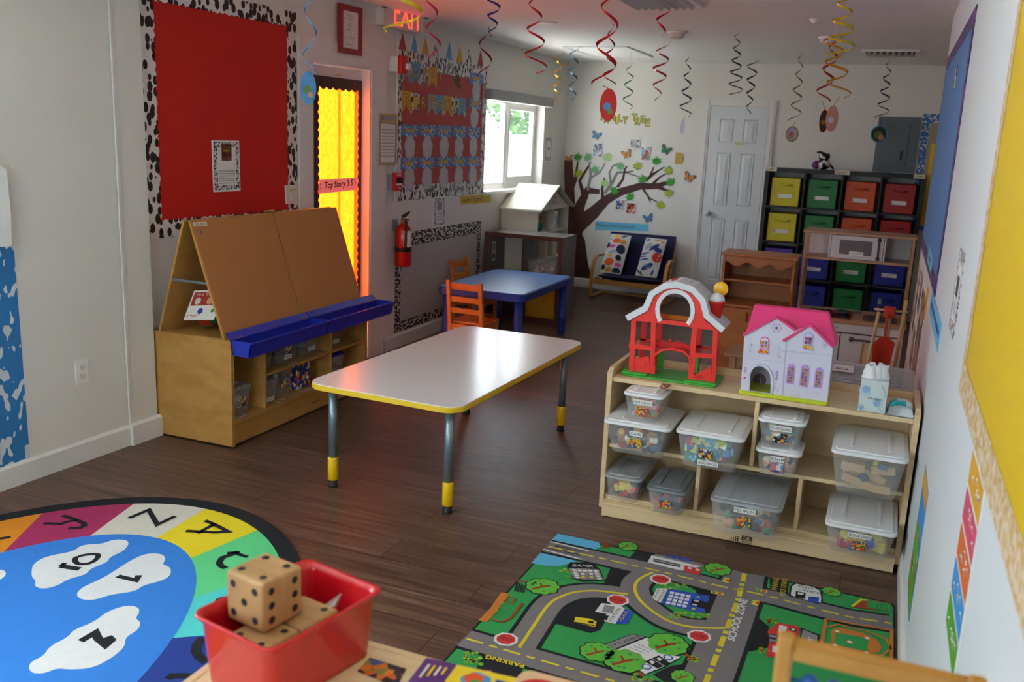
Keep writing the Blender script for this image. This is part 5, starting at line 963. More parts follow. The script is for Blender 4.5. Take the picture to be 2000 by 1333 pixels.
for (x, y, mt, s_, rt, lb) in ((270, 652, 'bfb', .055, -.3, 'blue butterfly decal above the leftmost photo by the family tree'), (458, 768, 'bfo', .055, .3, 'orange butterfly decal left of the two upper photos'), (700, 742, 'bfg', .058, -.4, 'green butterfly decal right of the upper photos'), (842, 912, 'bfo', .06, -.4, 'orange butterfly decal between tree and white door'), (592, 1165, 'bfb', .055, .3, 'blue butterfly decal above the blue paper strip'), (102, 796, 'bfo', .045, .2, 'orange butterfly decal on the tree trunk top in the corner')):
    p = BK(); p.h = 0.012; q = p.px(*zt(x, y))
    for sc_, mm in ((1.0, 'bfe'), (0.84, mt)):
        for sg in (1, -1):
            P = [(sg*a*s_*sc_+sg*0.004*(1-sc_)*20*0, b*s_*sc_) for a, b in WING]; P = P if sg > 0 else P[::-1]; p.poly([(q[0]+a*math.cos(rt)-b*math.sin(rt), q[1]+a*math.sin(rt)+b*math.cos(rt)) for a, b in P], mm); p.h -= p.step
        p.h += 2*p.step
    p.stroke([(q[0]+0.012*math.sin(rt)*0-0.5*s_*math.sin(-rt)*0, q[1]-0.4*s_), (q[0], q[1]+0.4*s_)], 0.006, 'bfe'); p.mb.build('butterfly_decal', None, lb, 'wall decal', 'butterfly decals')
multi('ph1', ['#3a3c44', '#c8ccd2', '#8fa0b4', '#e4e4e2', '#5a5a60'], 40); multi('ph2', ['#6a5a66', '#b8b0b4', '#8a9a8a', '#d8d4d2'], 38); multi('ph3', ['#5f9a68', '#c04050', '#8fb8d8', '#6fa070', '#e0dcd8'], 26); multi('ph4', ['#c87a80', '#3a4a7a', '#e0d8d8', '#7a8ab0'], 40); multi('ph5', ['#c03a2c', '#e06a40', '#2a2426', '#e8b0a0', '#a82a20'], 38)
for (xa, ya, xb, yb, mt, lb) in ((248, 696, 305, 783, 'ph1', 'family photo print below the upper blue butterfly'), (480, 671, 540, 730, 'ph2', 'small square family photo above the orange butterfly'), (545, 718, 603, 805, 'ph3', 'photo print of a child on green grass beside the tree'), (388, 1045, 443, 1112, 'ph4', 'group photo print below the long branch, left of the red photo'), (455, 1067, 513, 1137, 'ph5', 'red toned group photo print below the long branch')):
    p = BK(); p.h = 0.010; a_ = p.px(*zt(xa, (ya+yb)/2)); b_ = p.px(*zt(xb, (ya+yb)/2)); hh = abs(p.px(*zt(xa, ya))[1]-p.px(*zt(xa, yb))[1])/2; cv = (a_[1]+b_[1])/2
    p.rect(a_[0], cv-hh, b_[0], cv+hh, 'white'); p.rect(a_[0]+0.006, cv-hh+0.006, b_[0]-0.006, cv+hh-0.006, mt); p.mb.build('photo_print', None, lb, 'photo', 'photos around the family tree')
p = BK(); Q = [(1162, 450), (1267, 452), (1267, 438.5), (1163, 432)]; q = [p.px(*z) for z in Q]; p.poly(q, M('skypaper', '#6cc0e4', 0.7), thick=0.001); p.text('Makai says: I love to read books!', p.px(1164, 444), p.px(1240, 448.5), p.px(1164.5, 436), 'ink'); p.mb.build('paper_strip', None, 'light blue paper strip with handwriting above the child sofa', 'paper strip')
q = p.px(1326, 309.5); t = thing('wall_plate', 'yellow blank wall plate with a centre screw between tree and door', 'wall plate', (q[0], YB, q[1])); p = Art((q[0], YB, q[1]), (1, 0, 0), (0, 0, 1)); p.rect(-0.037, -0.06, 0.037, 0.06, M('plateyellow', '#c9a64a', 0.4), thick=0.01); p.mb.build('plate', t); p = Art((q[0], YB-0.011, q[1]), (1, 0, 0), (0, 0, 1)); p.circ(0, 0, 0.008, 'brass'); p.circ(0, 0, 0.003, 'ink'); p.circ(0, 0.045, 0.003, 'ink', 8); p.circ(0, -0.045, 0.003, 'ink', 8); p.mb.build('screw', t)
# electrical panel
a = BK(); ex0, ex1, ez0, ez1 = -0.200, 0.178, 1.442, 1.962; t = thing('electrical_panel', 'grey metal electrical panel above the black cubby shelf', 'electrical panel', ((ex0+ex1)/2, YB, ez0)); m_ = MB(); m_.m(M('panelgrey', '#5f6a6e', 0.45, metal=0.2)).box(ex0, YB-0.02, ez0, ex1, YB-0.001, ez1); m_.build('frame', t)
m_ = MB(); m_.m('panelgrey').box(ex0+0.07, YB-0.03, ez0+0.06, ex1-0.09, YB-0.0205, ez1-0.06); bevel(m_.build('door', t)); m_ = MB(); m_.m('black').box(ex1-0.15, YB-0.036, ez0+0.12, ex1-0.125, YB-0.0305, ez0+0.20); m_.build('latch', t)
# star border board behind the cubby, right
p = BK(); b0 = p.px(1802, 222); b1 = p.px(1786, 345); t = thing('bulletin_board', 'bulletin board with blue star border beside the electrical panel', 'bulletin board', (0.5, YB, 1.2)); u0 = 0.19; p.rect(u0, 0.9, u0+0.75, b0[1], 'starblue', thick=0.004); p.mb.build('border', t); p = BK(); p.h = 0.0045; p.rect(u0+0.07, 0.95, u0+0.68, b0[1]-0.08, M('tanpaper', '#a89a84', 0.7)); p.mb.build('backing_paper', t)
p = BK(); p.h = 0.006; yq = p.px(1814, 281); p.poly([(0.295, 0.95), (0.42, 0.95), (0.42, yq[1]), (0.295, yq[1])], 'yellow', thick=0.008); p.mb.build('paper_sheet', None, 'long yellow paper hanging on the star bordered board', 'paper')
# ================================================================== BLACK CUBBY SHELF + BINS
wood('blackwood', '#0a0a0c', '#101013', (10, 10, 10), rough=0.4); CX0, CW, CY0, CY1 = -1.165, 1.44, 9.365, 9.755; CZ = 1.435; TH = 0.038; th = 0.016; N_ = 4
t = thing('cube_shelf', 'tall black sixteen cube shelf full of coloured fabric bins', 'shelf', (CX0+CW/2, (CY0+CY1)/2, 0)); cubby = t
for x in (CX0, CX0+CW-TH): m_ = MB(); m_.m('blackwood').box(x, CY0, 0, x+TH, CY1, CZ); m_.build('side_panel', t)
for z in (0, CZ-TH): m_ = MB(); m_.m('blackwood').box(CX0+TH, CY0, z, CX0+CW-TH, CY1, z+TH); m_.build('top_panel' if z else 'bottom_panel', t)
cell = (CW-2*TH-3*th)/4; cellz = (CZ-2*TH-3*th)/4
for i in (1, 2, 3):
    x = CX0+TH+i*cell+(i-1)*th; m_ = MB(); m_.m('blackwood').box(x, CY0+0.002, TH, x+th, CY1, CZ-TH); m_.build('divider', t)
    z = TH+i*cellz+(i-1)*th
    for j in range(4): xx = CX0+TH+j*(cell+th); m_ = MB(); m_.m('blackwood').box(xx+0.0005, CY0+0.003, z, xx+cell-0.0005, CY1, z+th); m_.build('shelf_board', t)
rows = [('y', 'g', 'o', 'r'), ('y', 'g', 'o', 'r'), ('p', 'b', 'g', 'b'), ('p', 'b', 'g', 'b')]
labs = [('', '', '', ''), ('', None, None, ''), (None, 'Aaron T', 'Samuel R', 'Angel S'), (None, None, None, None)]
cn = dict(y='yellow', g='green', o='orange', r='red', p='purple', b='blue'); rn = ['top', 'second', 'third', 'bottom']; con = ['first', 'second', 'third', 'last']
for r_ in range(4):
    for c_ in range(4):
        k = rows[r_][c_]; xx = CX0+TH+c_*(cell+th)+0.03; zz = CZ-TH-(r_+1)*cellz-r_*th
        fabric_bin('%s fabric bin in the %s row, %s column of the black cube shelf' % (cn[k], rn[r_], con[c_]), xx, CY0+0.03, zz+0.001, cell-0.06, cellz-0.055, 0.30, FB[k], labs[r_][c_], 'fabric bins in the black cube shelf')
for (px0, px1, py0, py1, s_, lb) in ((1495, 1517, 332, 325, 'CUBBIES', 'CUBBIES label at the left end'), (1630, 1659, 340, 331, 'BLANKET', 'BLANKET label in the middle'), (1784, 1807, 349, 342, 'CUBBIES', 'CUBBIES label at the right end')):
    p = Art((0, CY0, 0), (1, 0, 0), (0, 0, 1)); a_ = p.px(px0, py0); b_ = p.px(px1, py0+1); z0 = CZ-0.032; x0_, x1_ = max(a_[0], CX0+0.002), min(b_[0], CX0+CW-0.002); p.rect(x0_, z0, x1_, z0+0.038, 'label', thick=0.0015); p.text(s_, (x0_+0.01, z0+0.009), (x1_-0.01, z0+0.009), (x0_+0.01, z0+0.029), 'ink'); p.mb.build('name_tag', cubby, label=lb)
# plush on top
q = ony(1606, 328, 9.5); t = thing('plush_toy', 'small black and white spotted plush dog on top of the black cube shelf', 'plush toy', (q.x, 9.5, CZ)); spots('plushsp', '#1a1a1c', '#d6d4d6', 22, 0.5)
m_ = MB(); m_.m('plushsp', True).ball((q.x+0.01, 9.5, CZ+0.055), 0.055, 14, (1.1, 0.9, 1)); m_.m(M('plum', '#7a3a7a', 0.8)).ball((q.x-0.06, 9.5, CZ+0.045), 0.04, 12); m_.build('body', t); m_ = MB(); m_.m('plushsp', True).ball((q.x, 9.48, CZ+0.125), 0.042, 14); m_.m('ink').ball((q.x-0.035, 9.48, CZ+0.165), 0.022, 10, (1.5, 1, .5)); m_.ball((q.x+0.045, 9.48, CZ+0.13), 0.016, 8, (1, 1, 2)); m_.build('head', t)
m_ = MB(); m_.m('ink', True).tube([(q.x+0.06, 9.5, CZ+0.05), (q.x+0.09, 9.5, CZ+0.03), (q.x+0.105, 9.5, CZ+0.006)], [0.012, 0.01, 0.006], 8); m_.build('tail', t)
# ================================================================== HUTCH
hx0, hx1, hy0, hy1 = -1.03, -0.545, 6.46, 6.76; hz = 0.895
t = thing('toy_hutch', 'brown wooden toy hutch with scalloped top shelf and red handled doors', 'hutch', ((hx0+hx1)/2, (hy0+hy1)/2, 0))
for x in (hx0, hx1-0.016): m_ = MB(); m_.m(honey); m_.prism([(x, hy0+0.08, 0.55), (x, hy1, 0.55), (x, hy1, hz-0.016), (x, hy0+0.0, hz-0.016), (x, hy0+0.0, 0.66)], (0.016, 0, 0)); bevel(m_.build('side_panel', t), 0.002)
for x in (hx0, hx1-0.016): m_ = MB(); m_.m(honey).box(x, hy0-0.05, 0, x+0.016, hy1, 0.53); bevel(m_.build('base_side', t), 0.002)
m_ = MB(); m_.m(honey).box(hx0-0.015, hy0-0.012, hz-0.015, hx1+0.015, hy1+0.004, hz+0.003); bevel(m_.build('top_board', t), 0.003)
m_ = MB(); m_.m(honey).box(hx0+0.017, hy1-0.008, 0.02, hx1-0.017, hy1-0.001, hz-0.017); m_.build('back_panel', t)
m_ = MB(); m_.m(honey).box(hx0-0.01, hy0-0.06, 0.531, hx1+0.01, hy1-0.009, 0.549); bevel(m_.build('counter', t), 0.003)
m_ = MB(); m_.m(honey).box(hx0+0.017, hy0+0.02, 0.70, hx1-0.017, hy1-0.009, 0.714); bevel(m_.build('shelf_board', t), 0.002)
P = [(hx0+0.017, hy0+0.004, hz-0.017)]; n_ = 28; Wd = hx1-hx0-0.034
P += [(hx0+0.017+Wd*i/n_, hy0+0.004, hz-0.072+0.016*math.cos(2*PI*i/n_*3)*(1) ) for i in range(n_+1)]; P += [(hx1-0.017, hy0+0.004, hz-0.017)]
m_ = MB(); m_.m(honey).prism(P, (0, 0.01, 0)); m_.build('scalloped_valance', t)
for k, (xa, xb) in enumerate(((hx0+0.018, (hx0+hx1)/2-0.002), ((hx0+hx1)/2+0.002, hx1-0.018))):
    m_ = MB(); m_.m(honey).box(xa, hy0-0.048, 0.03, xb, hy0-0.034, 0.525); d_ = bevel(m_.build('door', t), 0.002); xh = xb-0.035 if k == 0 else xa+0.03
    m_ = MB(); m_.m(M('handlered', '#b03414', 0.4), True).tube([(xh, hy0-0.049, 0.44), (xh, hy0-0.062, 0.445), (xh, hy0-0.062, 0.495), (xh, hy0-0.049, 0.50)], 0.005, 8); m_.build('handle', d_)
# ================================================================== PLAY KITCHEN
K0, K1, KY0, KY1 = -0.510, 0.185, 6.45, 6.83; wood('kitchenwood', '#a97f5c', '#bb9270', (4, 20, 20), rough=0.4); M('kwhite', '#cfcac8', 0.4)
t = thing('play_kitchen', 'wooden toy kitchen with white microwave and black hob before the cubbies', 'play kitchen', ((K0+K1)/2, (KY0+KY1)/2, 0)); CT = 0.50; OZ = 1.09; SZ = 0.895; UY = KY0+0.10
m_ = MB(); m_.m('kitchenwood').rbox(K0-0.012, KY0-0.07, CT, K1-0.001+0.012, KY1, CT+0.028, r=0.008); ct = m_.build('countertop', t)
for x in (K0, K1-0.018): m_ = MB(); m_.m('kitchenwood').box(x, UY, CT+0.029, x+0.018, UY+0.03, OZ-0.02); m_.box(x, KY1-0.03, CT+0.029, x+0.018, KY1, OZ-0.02); m_.build('upright', t)
m_ = MB(); m_.m('kitchenwood').rbox(K0-0.01, UY-0.02, OZ-0.018, K1+0.01, KY1, OZ, r=0.008); m_.build('top_board', t)
m_ = MB(); m_.m('kitchenwood').box(K0+0.019, UY, SZ, K1-0.019, KY1-0.031, SZ+0.016); m_.build('shelf_board', t)
m_ = MB(); m_.m('kwhite').box(K0+0.019, KY1-0.03, SZ+0.017, K1-0.019, KY1-0.025, OZ-0.019); m_.build('back_panel', t)
mw0, mw1 = -0.335, -0.005
for x in (mw0-0.014, mw1+0.003): m_ = MB(); m_.m('kwhite').box(x, UY+0.004, SZ+0.017, x+0.011, KY1-0.032, OZ-0.019); m_.build('microwave_side', t)
m_ = MB(); m_.m('kwhite').box(mw0, UY-0.004, SZ+0.019, mw1, UY+0.010, OZ-0.021); mw = bevel(m_.build('microwave_door', t), 0.002)
m_ = MB(); m_.m(M('mwglass', '#6d6768', 0.2)).box(mw0+0.055, UY-0.006, SZ+0.05, mw1-0.07, UY-0.0045, OZ-0.05); m_.build('window', mw)
m_ = MB(); m_.m(M('khandle', '#4a4748', 0.35), True).tube([(mw1-0.03, UY-0.008, SZ+0.035), (mw1-0.03, UY-0.024, SZ+0.04), (mw1-0.03, UY-0.024, OZ-0.04), (mw1-0.03, UY-0.008, OZ-0.035)], 0.006, 8); m_.lathe((mw1-0.03, UY-0.0045, SZ+0.035), [(0.013, 0), (0.013, 0.012)], 14, (0, -1, 0)); m_.lathe((mw1-0.03, UY-0.0045, OZ-0.035), [(0.013, 0), (0.013, 0.012)], 14, (0, -1, 0)); m_.build('handle', mw)
p = Art((mw0+0.165, UY-0.0062, SZ+0.052), (1, 0, 0), (0, 0, 1)); p.rect(-0.045, -0.004, 0.045, 0.02, 'white', thick=0.001); p.text('MICROWAVE', (-0.04, 0.002), (0.04, 0.002), (-0.04, 0.014), 'ink'); p.mb.build('name_tag', mw)
for z in (0.0,):
    for x in (K0, K1-0.016): m_ = MB(); m_.m('kwhite').box(x, KY0-0.035, 0.02, x+0.016, KY1, CT-0.001); m_.build('cabinet_side', t)
m_ = MB(); m_.m('kwhite').box(K0+0.017, KY1-0.012, 0.03, K1-0.017, KY1-0.002, CT-0.001); m_.build('cabinet_back', t)
dsp = (K0*0.42+K1*0.58)-0.10
m_ = MB(); m_.m('kwhite').box(K0+0.002, KY0-0.052, CT-0.06, K1-0.002, KY0-0.038, CT-0.003); bevel(m_.build('fascia', t), 0.002)
p = Art((-0.235, KY0-0.0525, CT-0.04), (1, 0, 0), (0, 0, 1)); p.text('DUCK', (-0.018, 0), (0.018, 0), (-0.018, 0.014), 'ink'); p.mb.build('name_tag', t)
for k, (xa, xb) in enumerate(((K0+0.002, -0.205), (-0.199, K1-0.002))):
    m_ = MB(); m_.m('kwhite').box(xa, KY0-0.052, 0.03, xb, KY0-0.038, CT-0.068); d_ = bevel(m_.build('cabinet_door', t), 0.002); za = CT-0.10; x0_ = xa+0.07 if k else xa+0.05; x1_ = xb-0.06 if k else xb-0.04
    m_ = MB(); m_.m('khandle', True).tube([(x0_, KY0-0.053, za), (x0_, KY0-0.072, za), (x1_, KY0-0.072, za), (x1_, KY0-0.053, za)], 0.008, 8); m_.lathe((x0_, KY0-0.0525, za), [(0.016, 0), (0.016, 0.02)], 14, (0, -1, 0)); m_.build('handle', d_)
m_ = MB(); m_.m(M('hobglass', '#16181c', 0.08)).rbox(K0+0.08, KY0-0.03, CT+0.0285, K0+0.36, KY0+0.25, CT+0.034, r=0.02); m_.build('hob', t)
m_ = MB(); m_.m(M('sinkgrey', '#4c4c50', 0.4)).rbox(K1-0.26, KY0-0.03, CT+0.0285, K1-0.05, KY0+0.2, CT+0.036, r=0.04, seg=5); m_.m('darkgrey').rbox(K1-0.24, KY0-0.01, CT+0.0362, K1-0.07, KY0+0.18, CT+0.037, r=0.04, seg=5); m_.build('sink', t)
m_ = MB(); m_.m('steel', True).tube([(K1-0.17, KY0+0.22, CT+0.029), (K1-0.17, KY0+0.22, CT+0.13), (K1-0.17, KY0+0.20, CT+0.145), (K1-0.17, KY0+0.12, CT+0.14), (K1-0.17, KY0+0.11, CT+0.125)], 0.012, 10); m_.build('faucet', t)
m_ = MB(); m_.m('darkgrey', True).lathe((K0+0.30, KY0+0.14, CT+0.035), [(0.04, 0), (0.05, 0.02), (0.048, 0.02), (0.038, 0.003)], 18); m_.tube([(K0+0.345, KY0+0.14, CT+0.05), (K0+0.42, KY0+0.12, CT+0.058)], 0.006, 6); m_.build('toy_pan', None, 'small dark toy pan on the hob of the play kitchen', 'pan')
# ---- broom stand
q = ony(1741, 600, 5.3); bx, by = 0.06, 5.3; zt_ = ony(1741, 600, 5.3).z
t = thing('toy_broom_stand', 'wooden toy cleaning stand with hanging red dustpan and broom handles', 'cleaning toys', (bx, by, 0)); lightw = wood('lightwood', '#c79f6a', '#d8b482', (8, 8, 14), rough=0.45)
m_ = MB(); m_.m(lightw, True).lathe((bx+0.01, by, 0), [(0.10, 0), (0.10, 0.02), (0.016, 0.021), (0.014, zt_-0.06)], 16); m_.build('post', t)
m_ = MB(); m_.m(M('dustred', '#c03018', 0.4)).rbox(bx-0.022, by-0.022, zt_-0.058, bx+0.038, by+0.022, zt_, r=0.01); m_.build('hub', t)
m_ = MB(); m_.m(lightw, True).tube([(bx-0.07, by, zt_-0.02), (bx+0.10, by, zt_-0.02)], 0.006, 8); m_.build('peg_bar', t)
m_ = MB(); m_.m(lightw, True).tube([(bx-0.045, by-0.03, zt_-0.03), (bx-0.10, by-0.03, 0.12)], 0.009, 8); m_.m(M('brush', '#2a1a10', 0.9)).box(bx-0.15, by-0.05, 0.03, bx-0.05, by-0.01, 0.12); m_.build('toy_broom', t)
m_ = MB(); m_.m(lightw, True).tube([(bx+0.085, by+0.03, zt_+0.04), (bx+0.06, by+0.03, 0.12)], 0.010, 8); m_.m('brush').box(bx+0.02, by+0.01, 0.03, bx+0.10, by+0.05, 0.12); m_.build('toy_mop', t)
m_ = MB(); m_.m('dustred'); z1 = zt_-0.16; P = [(bx-0.05, by-0.045, z1-0.16), (bx+0.045, by-0.045, z1-0.15), (bx+0.055, by-0.045, z1-0.03), (bx+0.02, by-0.045, z1), (bx-0.02, by-0.045, z1), (bx-0.055, by-0.045, z1-0.05)]; m_.prism(P, (0, 0.018, 0)); m_.tube([(bx, by-0.036, z1), (bx, by-0.036, z1+0.12)], 0.007, 8); m_.build('dustpan', t)
q = ony(1685, 672, 5.15); m_ = MB(); m_.m(lightw, True); m_.prism([(q.x-0.02, 5.15, 0.36), (q.x+0.035, 5.15, 0.36), (q.x+0.03, 5.15, 0.50), (q.x+0.022, 5.15, 0.56), (q.x+0.022, 5.15, q.z), (q.x+0.008, 5.15, q.z+0.012), (q.x-0.002, 5.15, q.z), (q.x-0.004, 5.15, 0.53)], (0, 0.018, 0)); o = m_.build('toy_brush', t)
# ---- back-to-back low shelf unit behind the front shelf
uy0, uy1, uz = 4.045, 4.50, 0.47
t = thing('low_shelf', 'low birch unit standing back to back behind the front toy shelf', 'shelf', (-0.40, 4.27, 0)); m_ = MB(); m_.m(birchx).box(-1.0, uy0, uz-0.018, 0.20, uy1, uz); m_.build('top_board', t)
for x in (-1.0, 0.182): m_ = MB(); m_.m(birch).box(x, uy0, 0.0, x+0.018, uy1, uz-0.0185); m_.build('side_panel', t)
m_ = MB(); m_.m(birch).box(-0.981, uy0+0.002, 0.03, 0.181, uy0+0.012, uz-0.019); m_.build('back_panel', t); m_ = MB(); m_.m(birchx).box(-0.981, uy0+0.014, 0.06, 0.181, uy1-0.003, 0.076); m_.build('shelf_board', t)
la = onz(1622, 738, 0.655); lb_ = onz(1640, 700, 0.655)
clear_bin('wide clear lidded bin of red toys behind the tissue box', -0.20, 0.195, 4.10, 4.47, uz+0.001, 0.645, 'clearlid', 'clear', (['#c02a24', '#8a3048', '#a83a50', '#5a4a7a', '#c8504a'], 46, 0.035), fill=0.75)
p = Art((0, 0, 0.668), (1, 0, 0), (0, 1, 0)); p.rect(-0.16, 4.2, -0.06, 4.34, 'paper'); p.rect(-0.135, 4.24, -0.085, 4.27, 'pic1'); p.rect(0.04, 4.2, 0.09, 4.24, 'pic2'); p.mb.build('picture_sticker', None, 'picture stickers on the lid of the wide clear bin behind', 'sticker')
for k, (x0_, w_, s_) in enumerate(((-0.83, 0.10, ''), (-0.715, 0.15, 'CAR'))):
    t = thing('toy_bin', ['small white bin seen left through the toy barn arch', 'white bin lettered CAR seen through the toy barn arch'][k], 'box', (x0_+w_/2, 4.3, uz)); m_ = MB(); m_.m('offwhite').rbox(x0_, 4.22, uz+0.001, x0_+w_, 4.40, uz+0.10, r=0.006); m_.build('box', t)
    if s_: p = Art((x0_+w_*0.6, 4.2195, uz+0.045), (1, 0, 0), (0, 0, 1)); p.text(s_+'S', (-0.02, 0), (0.035, 0), (-0.02, 0.018), 'ink'); p.mb.build('lettering', t)
# ---- wooden stool
sa = onz(1414, 690, 0.47); sb = onz(1442, 652, 0.47); t = thing('wooden_stool', 'pale wooden child stool between the toy barn and the hutch', 'stool', (-0.66, 5.5, 0))
y0_, y1_, x0_ = sa.y, sb.y, sa.x; M_ = lightw; m_ = MB(); m_.m(M('stoolwood', '#b58f66', 0.5, var=0.06, vscale=20)).rbox(x0_, y0_, 0.452, x0_+0.34, y0_+0.30, 0.47, r=0.02); m_.build('seat', t)
for (xx, yy) in ((x0_+0.03, y0_+0.02), (x0_+0.28, y0_+0.02), (x0_+0.03, y0_+0.25), (x0_+0.28, y0_+0.25)): m_ = MB(); m_.m('stoolwood').box(xx, yy, 0, xx+0.035, yy+0.035, 0.4515); m_.build('leg', t)
m_ = MB(); m_.m('stoolwood').box(x0_+0.066, y0_+0.028, 0.40, x0_+0.279, y0_+0.046, 0.4515); m_.build('apron', t)
# ================================================================== FRONT BIRCH SHELF
def prism_holes(mb, outer, holes, vec):
    vec = Vector(vec); loops = [[Vector(p) for p in outer]]+[[Vector(p) for p in h] for h in holes]; allp = [p for l in loops for p in l]; n = len(allp)
    a = mb.addv(allp); b = mb.addv([p+vec for p in allp])
    for t_ in tessellate_polygon(loops): mb.face((a+t_[0], a+t_[1], a+t_[2])); mb.face((b+t_[2], b+t_[1], b+t_[0]))
    s_ = 0
    for l in loops:
        k = len(l)
        for i in range(k): mb.face((a+s_+i, a+s_+(i+1) % k, b+s_+(i+1) % k, b+s_+i))
        s_ += k
def bar(art, pts, w_, mat, thick, back=0.0, px=True):
    """thick strip: stroke outline extruded by thick from depth back (negative = behind the plane)"""
    if px: pts = [art.px(*p) for p in pts]
    P = [Vector(p) for p in pts]; n = len(P); L = []; R = []
    ww = w_ if isinstance(w_, (list, tuple)) else [w_]*n
    for i in range(n):
        d0 = (P[i]-P[i-1]).normalized() if i else (P[1]-P[0]).normalized(); d1 = (P[i+1]-P[i]).normalized() if i < n-1 else d0
        t_ = (d0+d1).normalized(); nn = Vector((-t_.y, t_.x)); L.append(P[i]+nn*ww[i]/2); R.append(P[i]-nn*ww[i]/2)
    art.mb.m(mat); m = art.mb; b = m.addv([art.P(q, back) for q in L]+[art.P(q, back) for q in R]+[art.P(q, back+thick) for q in L]+[art.P(q, back+thick) for q in R])
    for i in range(n-1):
        m.face((b+i, b+i+1, b+n+i+1, b+n+i)); m.face((b+2*n+i, b+3*n+i, b+3*n+i+1, b+2*n+i+1)); m.face((b+i, b+2*n+i, b+2*n+i+1, b+i+1)); m.face((b+n+i, b+n+i+1, b+3*n+i+1, b+3*n+i))
    m.face((b, b+n, b+3*n, b+2*n)); m.face((b+n-1, b+3*n-1, b+4*n-1, b+2*n-1))
sx0, sx1, sy0, sy1 = -1.032, 0.205, 3.705, 4.025; TOPZ = 0.631
t = thing('toy_shelf', 'pale birch toy shelf holding white lidded bins in the right foreground', 'shelf', ((sx0+sx1)/2, (sy0+sy1)/2, 0)); shelf = t
for x, nm in ((sx0, 'l'), (sx1-0.02, 'r')):
    m_ = MB(); m_.m(birch); m_.prism([(x, sy0-0.012, 0.035), (x, sy1, 0.035), (x, sy1, 0.67), (x, sy0+0.02, 0.67), (x, sy0-0.012, 0.652)], (0.02, 0, 0)); bevel(m_.build('side_panel', t), 0.005)
m_ = MB(); m_.m(birchx).box(sx0+0.0205, sy0, TOPZ-0.02, sx1-0.0205, sy1-0.011, TOPZ); bevel(m_.build('top_board', t), 0.003)
m_ = MB(); m_.m(birchx).box(sx0+0.0205, sy0+0.004, 0.314, sx1-0.0205, sy1-0.011, 0.331); bevel(m_.build('shelf_board', t), 0.003)
m_ = MB(); m_.m(birchx).box(sx0+0.0205, sy0+0.003, 0.075, sx1-0.0205, sy1-0.011, 0.094); bevel(m_.build('bottom_board', t), 0.003)
m_ = MB(); m_.m(birch).box(sx0+0.0205, sy1-0.01, 0.04, sx1-0.0205, sy1-0.001, 0.66); m_.build('back_panel', t)
m_ = MB(); m_.m(birchx); m_.prism([(sx0+0.0205, sy0-0.030, 0.004), (sx0+0.0205, sy0+0.0025, 0.004), (sx0+0.0205, sy0+0.0025, 0.0745), (sx0+0.0205, sy0-0.010, 0.0745), (sx0+0.0205, sy0-0.030, 0.064)], (sx1-sx0-0.041, 0, 0)); pl = bevel(m_.build('plinth', t), 0.003)
for x, z0, z1 in ((-0.409, 0.3315, 0.6105), (-0.621, 0.0945, 0.3135), (-0.208, 0.0945, 0.3135)):
    m_ = MB(); m_.m(birch).box(x, sy0+0.006, z0, x+0.018, sy1-0.011, z1); bevel(m_.build('divider', t), 0.004)
p = Art((0, sy0-0.0325, 0), (1, 0, 0), (0, 0, 1)); M('brandink', '#3c2a1c', 0.8)
p.text('ECR', (1448, 1054), (1469, 1058.5), (1450, 1046), 'brandink', px=True, outline=(0.0006, MATS['brandink'])); p.text('4KIDS', (1447, 1060), (1468, 1063.5), (1448, 1055.5), 'brandink', px=True)
q0 = p.px(1427, 1054); 
for k, hh in enumerate((0.006, 0.009, 0.013, 0.017)):
    u = q0[0]+k*0.009; p.rect(u, q0[1]-0.003, u+0.005, q0[1]-0.003+hh, 'brandink'); p.circ(u+0.0025, q0[1]+hh+0.002, 0.0028, 'brandink', 10)
p.mb.build('maker_mark', pl)
for kx_ in (sx0+0.06, sx1-0.08):
    for ky_ in (sy0+0.05, sy1-0.06): m_ = MB(); m_.m('black', True).lathe((kx_, ky_, 0), [(0.018, 0), (0.018, 0.02), (0.006, 0.021), (0.006, 0.074)], 12); m_.build('caster', t)
p = Art((0, 0, TOPZ), (1, 0, 0), (0, 1, 0)); p.poly([(1286, 759), (1302, 761.5), (1311, 752), (1294, 749)], 'pic1', px=True); p.mb.build('picture_sticker', None, 'picture sticker before the toy barn on the shelf top', 'sticker')
p = Art((0, 0, TOPZ), (1, 0, 0), (0, 1, 0)); p.text('DOLL HOUSE', (1530, 788), (1574, 796.5), (1531, 785), 'offwhite', px=True); p.mb.build('picture_sticker', None, 'small lettered sticker before the pink roofed dollhouse', 'sticker')
# ---- bins
ZM, ZB = 0.3315, 0.0945
CARSC = ['#e0a83c', '#3a4250', '#b03a3a', '#2f4a6a', '#e8e4dc', '#8a3a4a', '#b07a40', '#5a6a8a']
clear_bin('white lidded clear bin labelled CARS at the left of the middle shelf', -1.002, -0.725, 3.585, 3.90, ZM+0.0005, 0.463, contents=(CARSC, 40, 0.034, 'bccs'), tagtxt='CARS', pic=('pic3', 0.40), tagpos=0.74, picu=0.0, tap=0.78)
clear_bin('small white lidded bin labelled FARM ANIMALS stacked on the CARS bin', -0.928, -0.768, 3.60, 3.80, 0.482, 0.592, contents=(['#e88a9a', '#e8b48a', '#c8402a', '#3a9a4a', '#e0b040', '#c89060', '#d890b0'], 30, 0.024, 'bs'), tagtxt='FARM ANIMALS', pic=('pic3', 0.36), tagpos=0.74, tap=0.8)
clear_bin('white lidded clear bin of large blue, green and pink plastic bricks', -0.690, -0.425, 3.565, 3.90, ZM+0.0005, 0.475, contents=(['#4a9ad8', '#3f7fc0', '#7fbf4a', '#b83a7a', '#d8e0b0', '#2f8a6a', '#5fc0d8', '#c8d060'], 36, 0.042, 'bb'), tagtxt='LEGO BRICKS', pic=('pic1', 0.46), tagpos=0.16, picu=-0.012, tap=0.8)
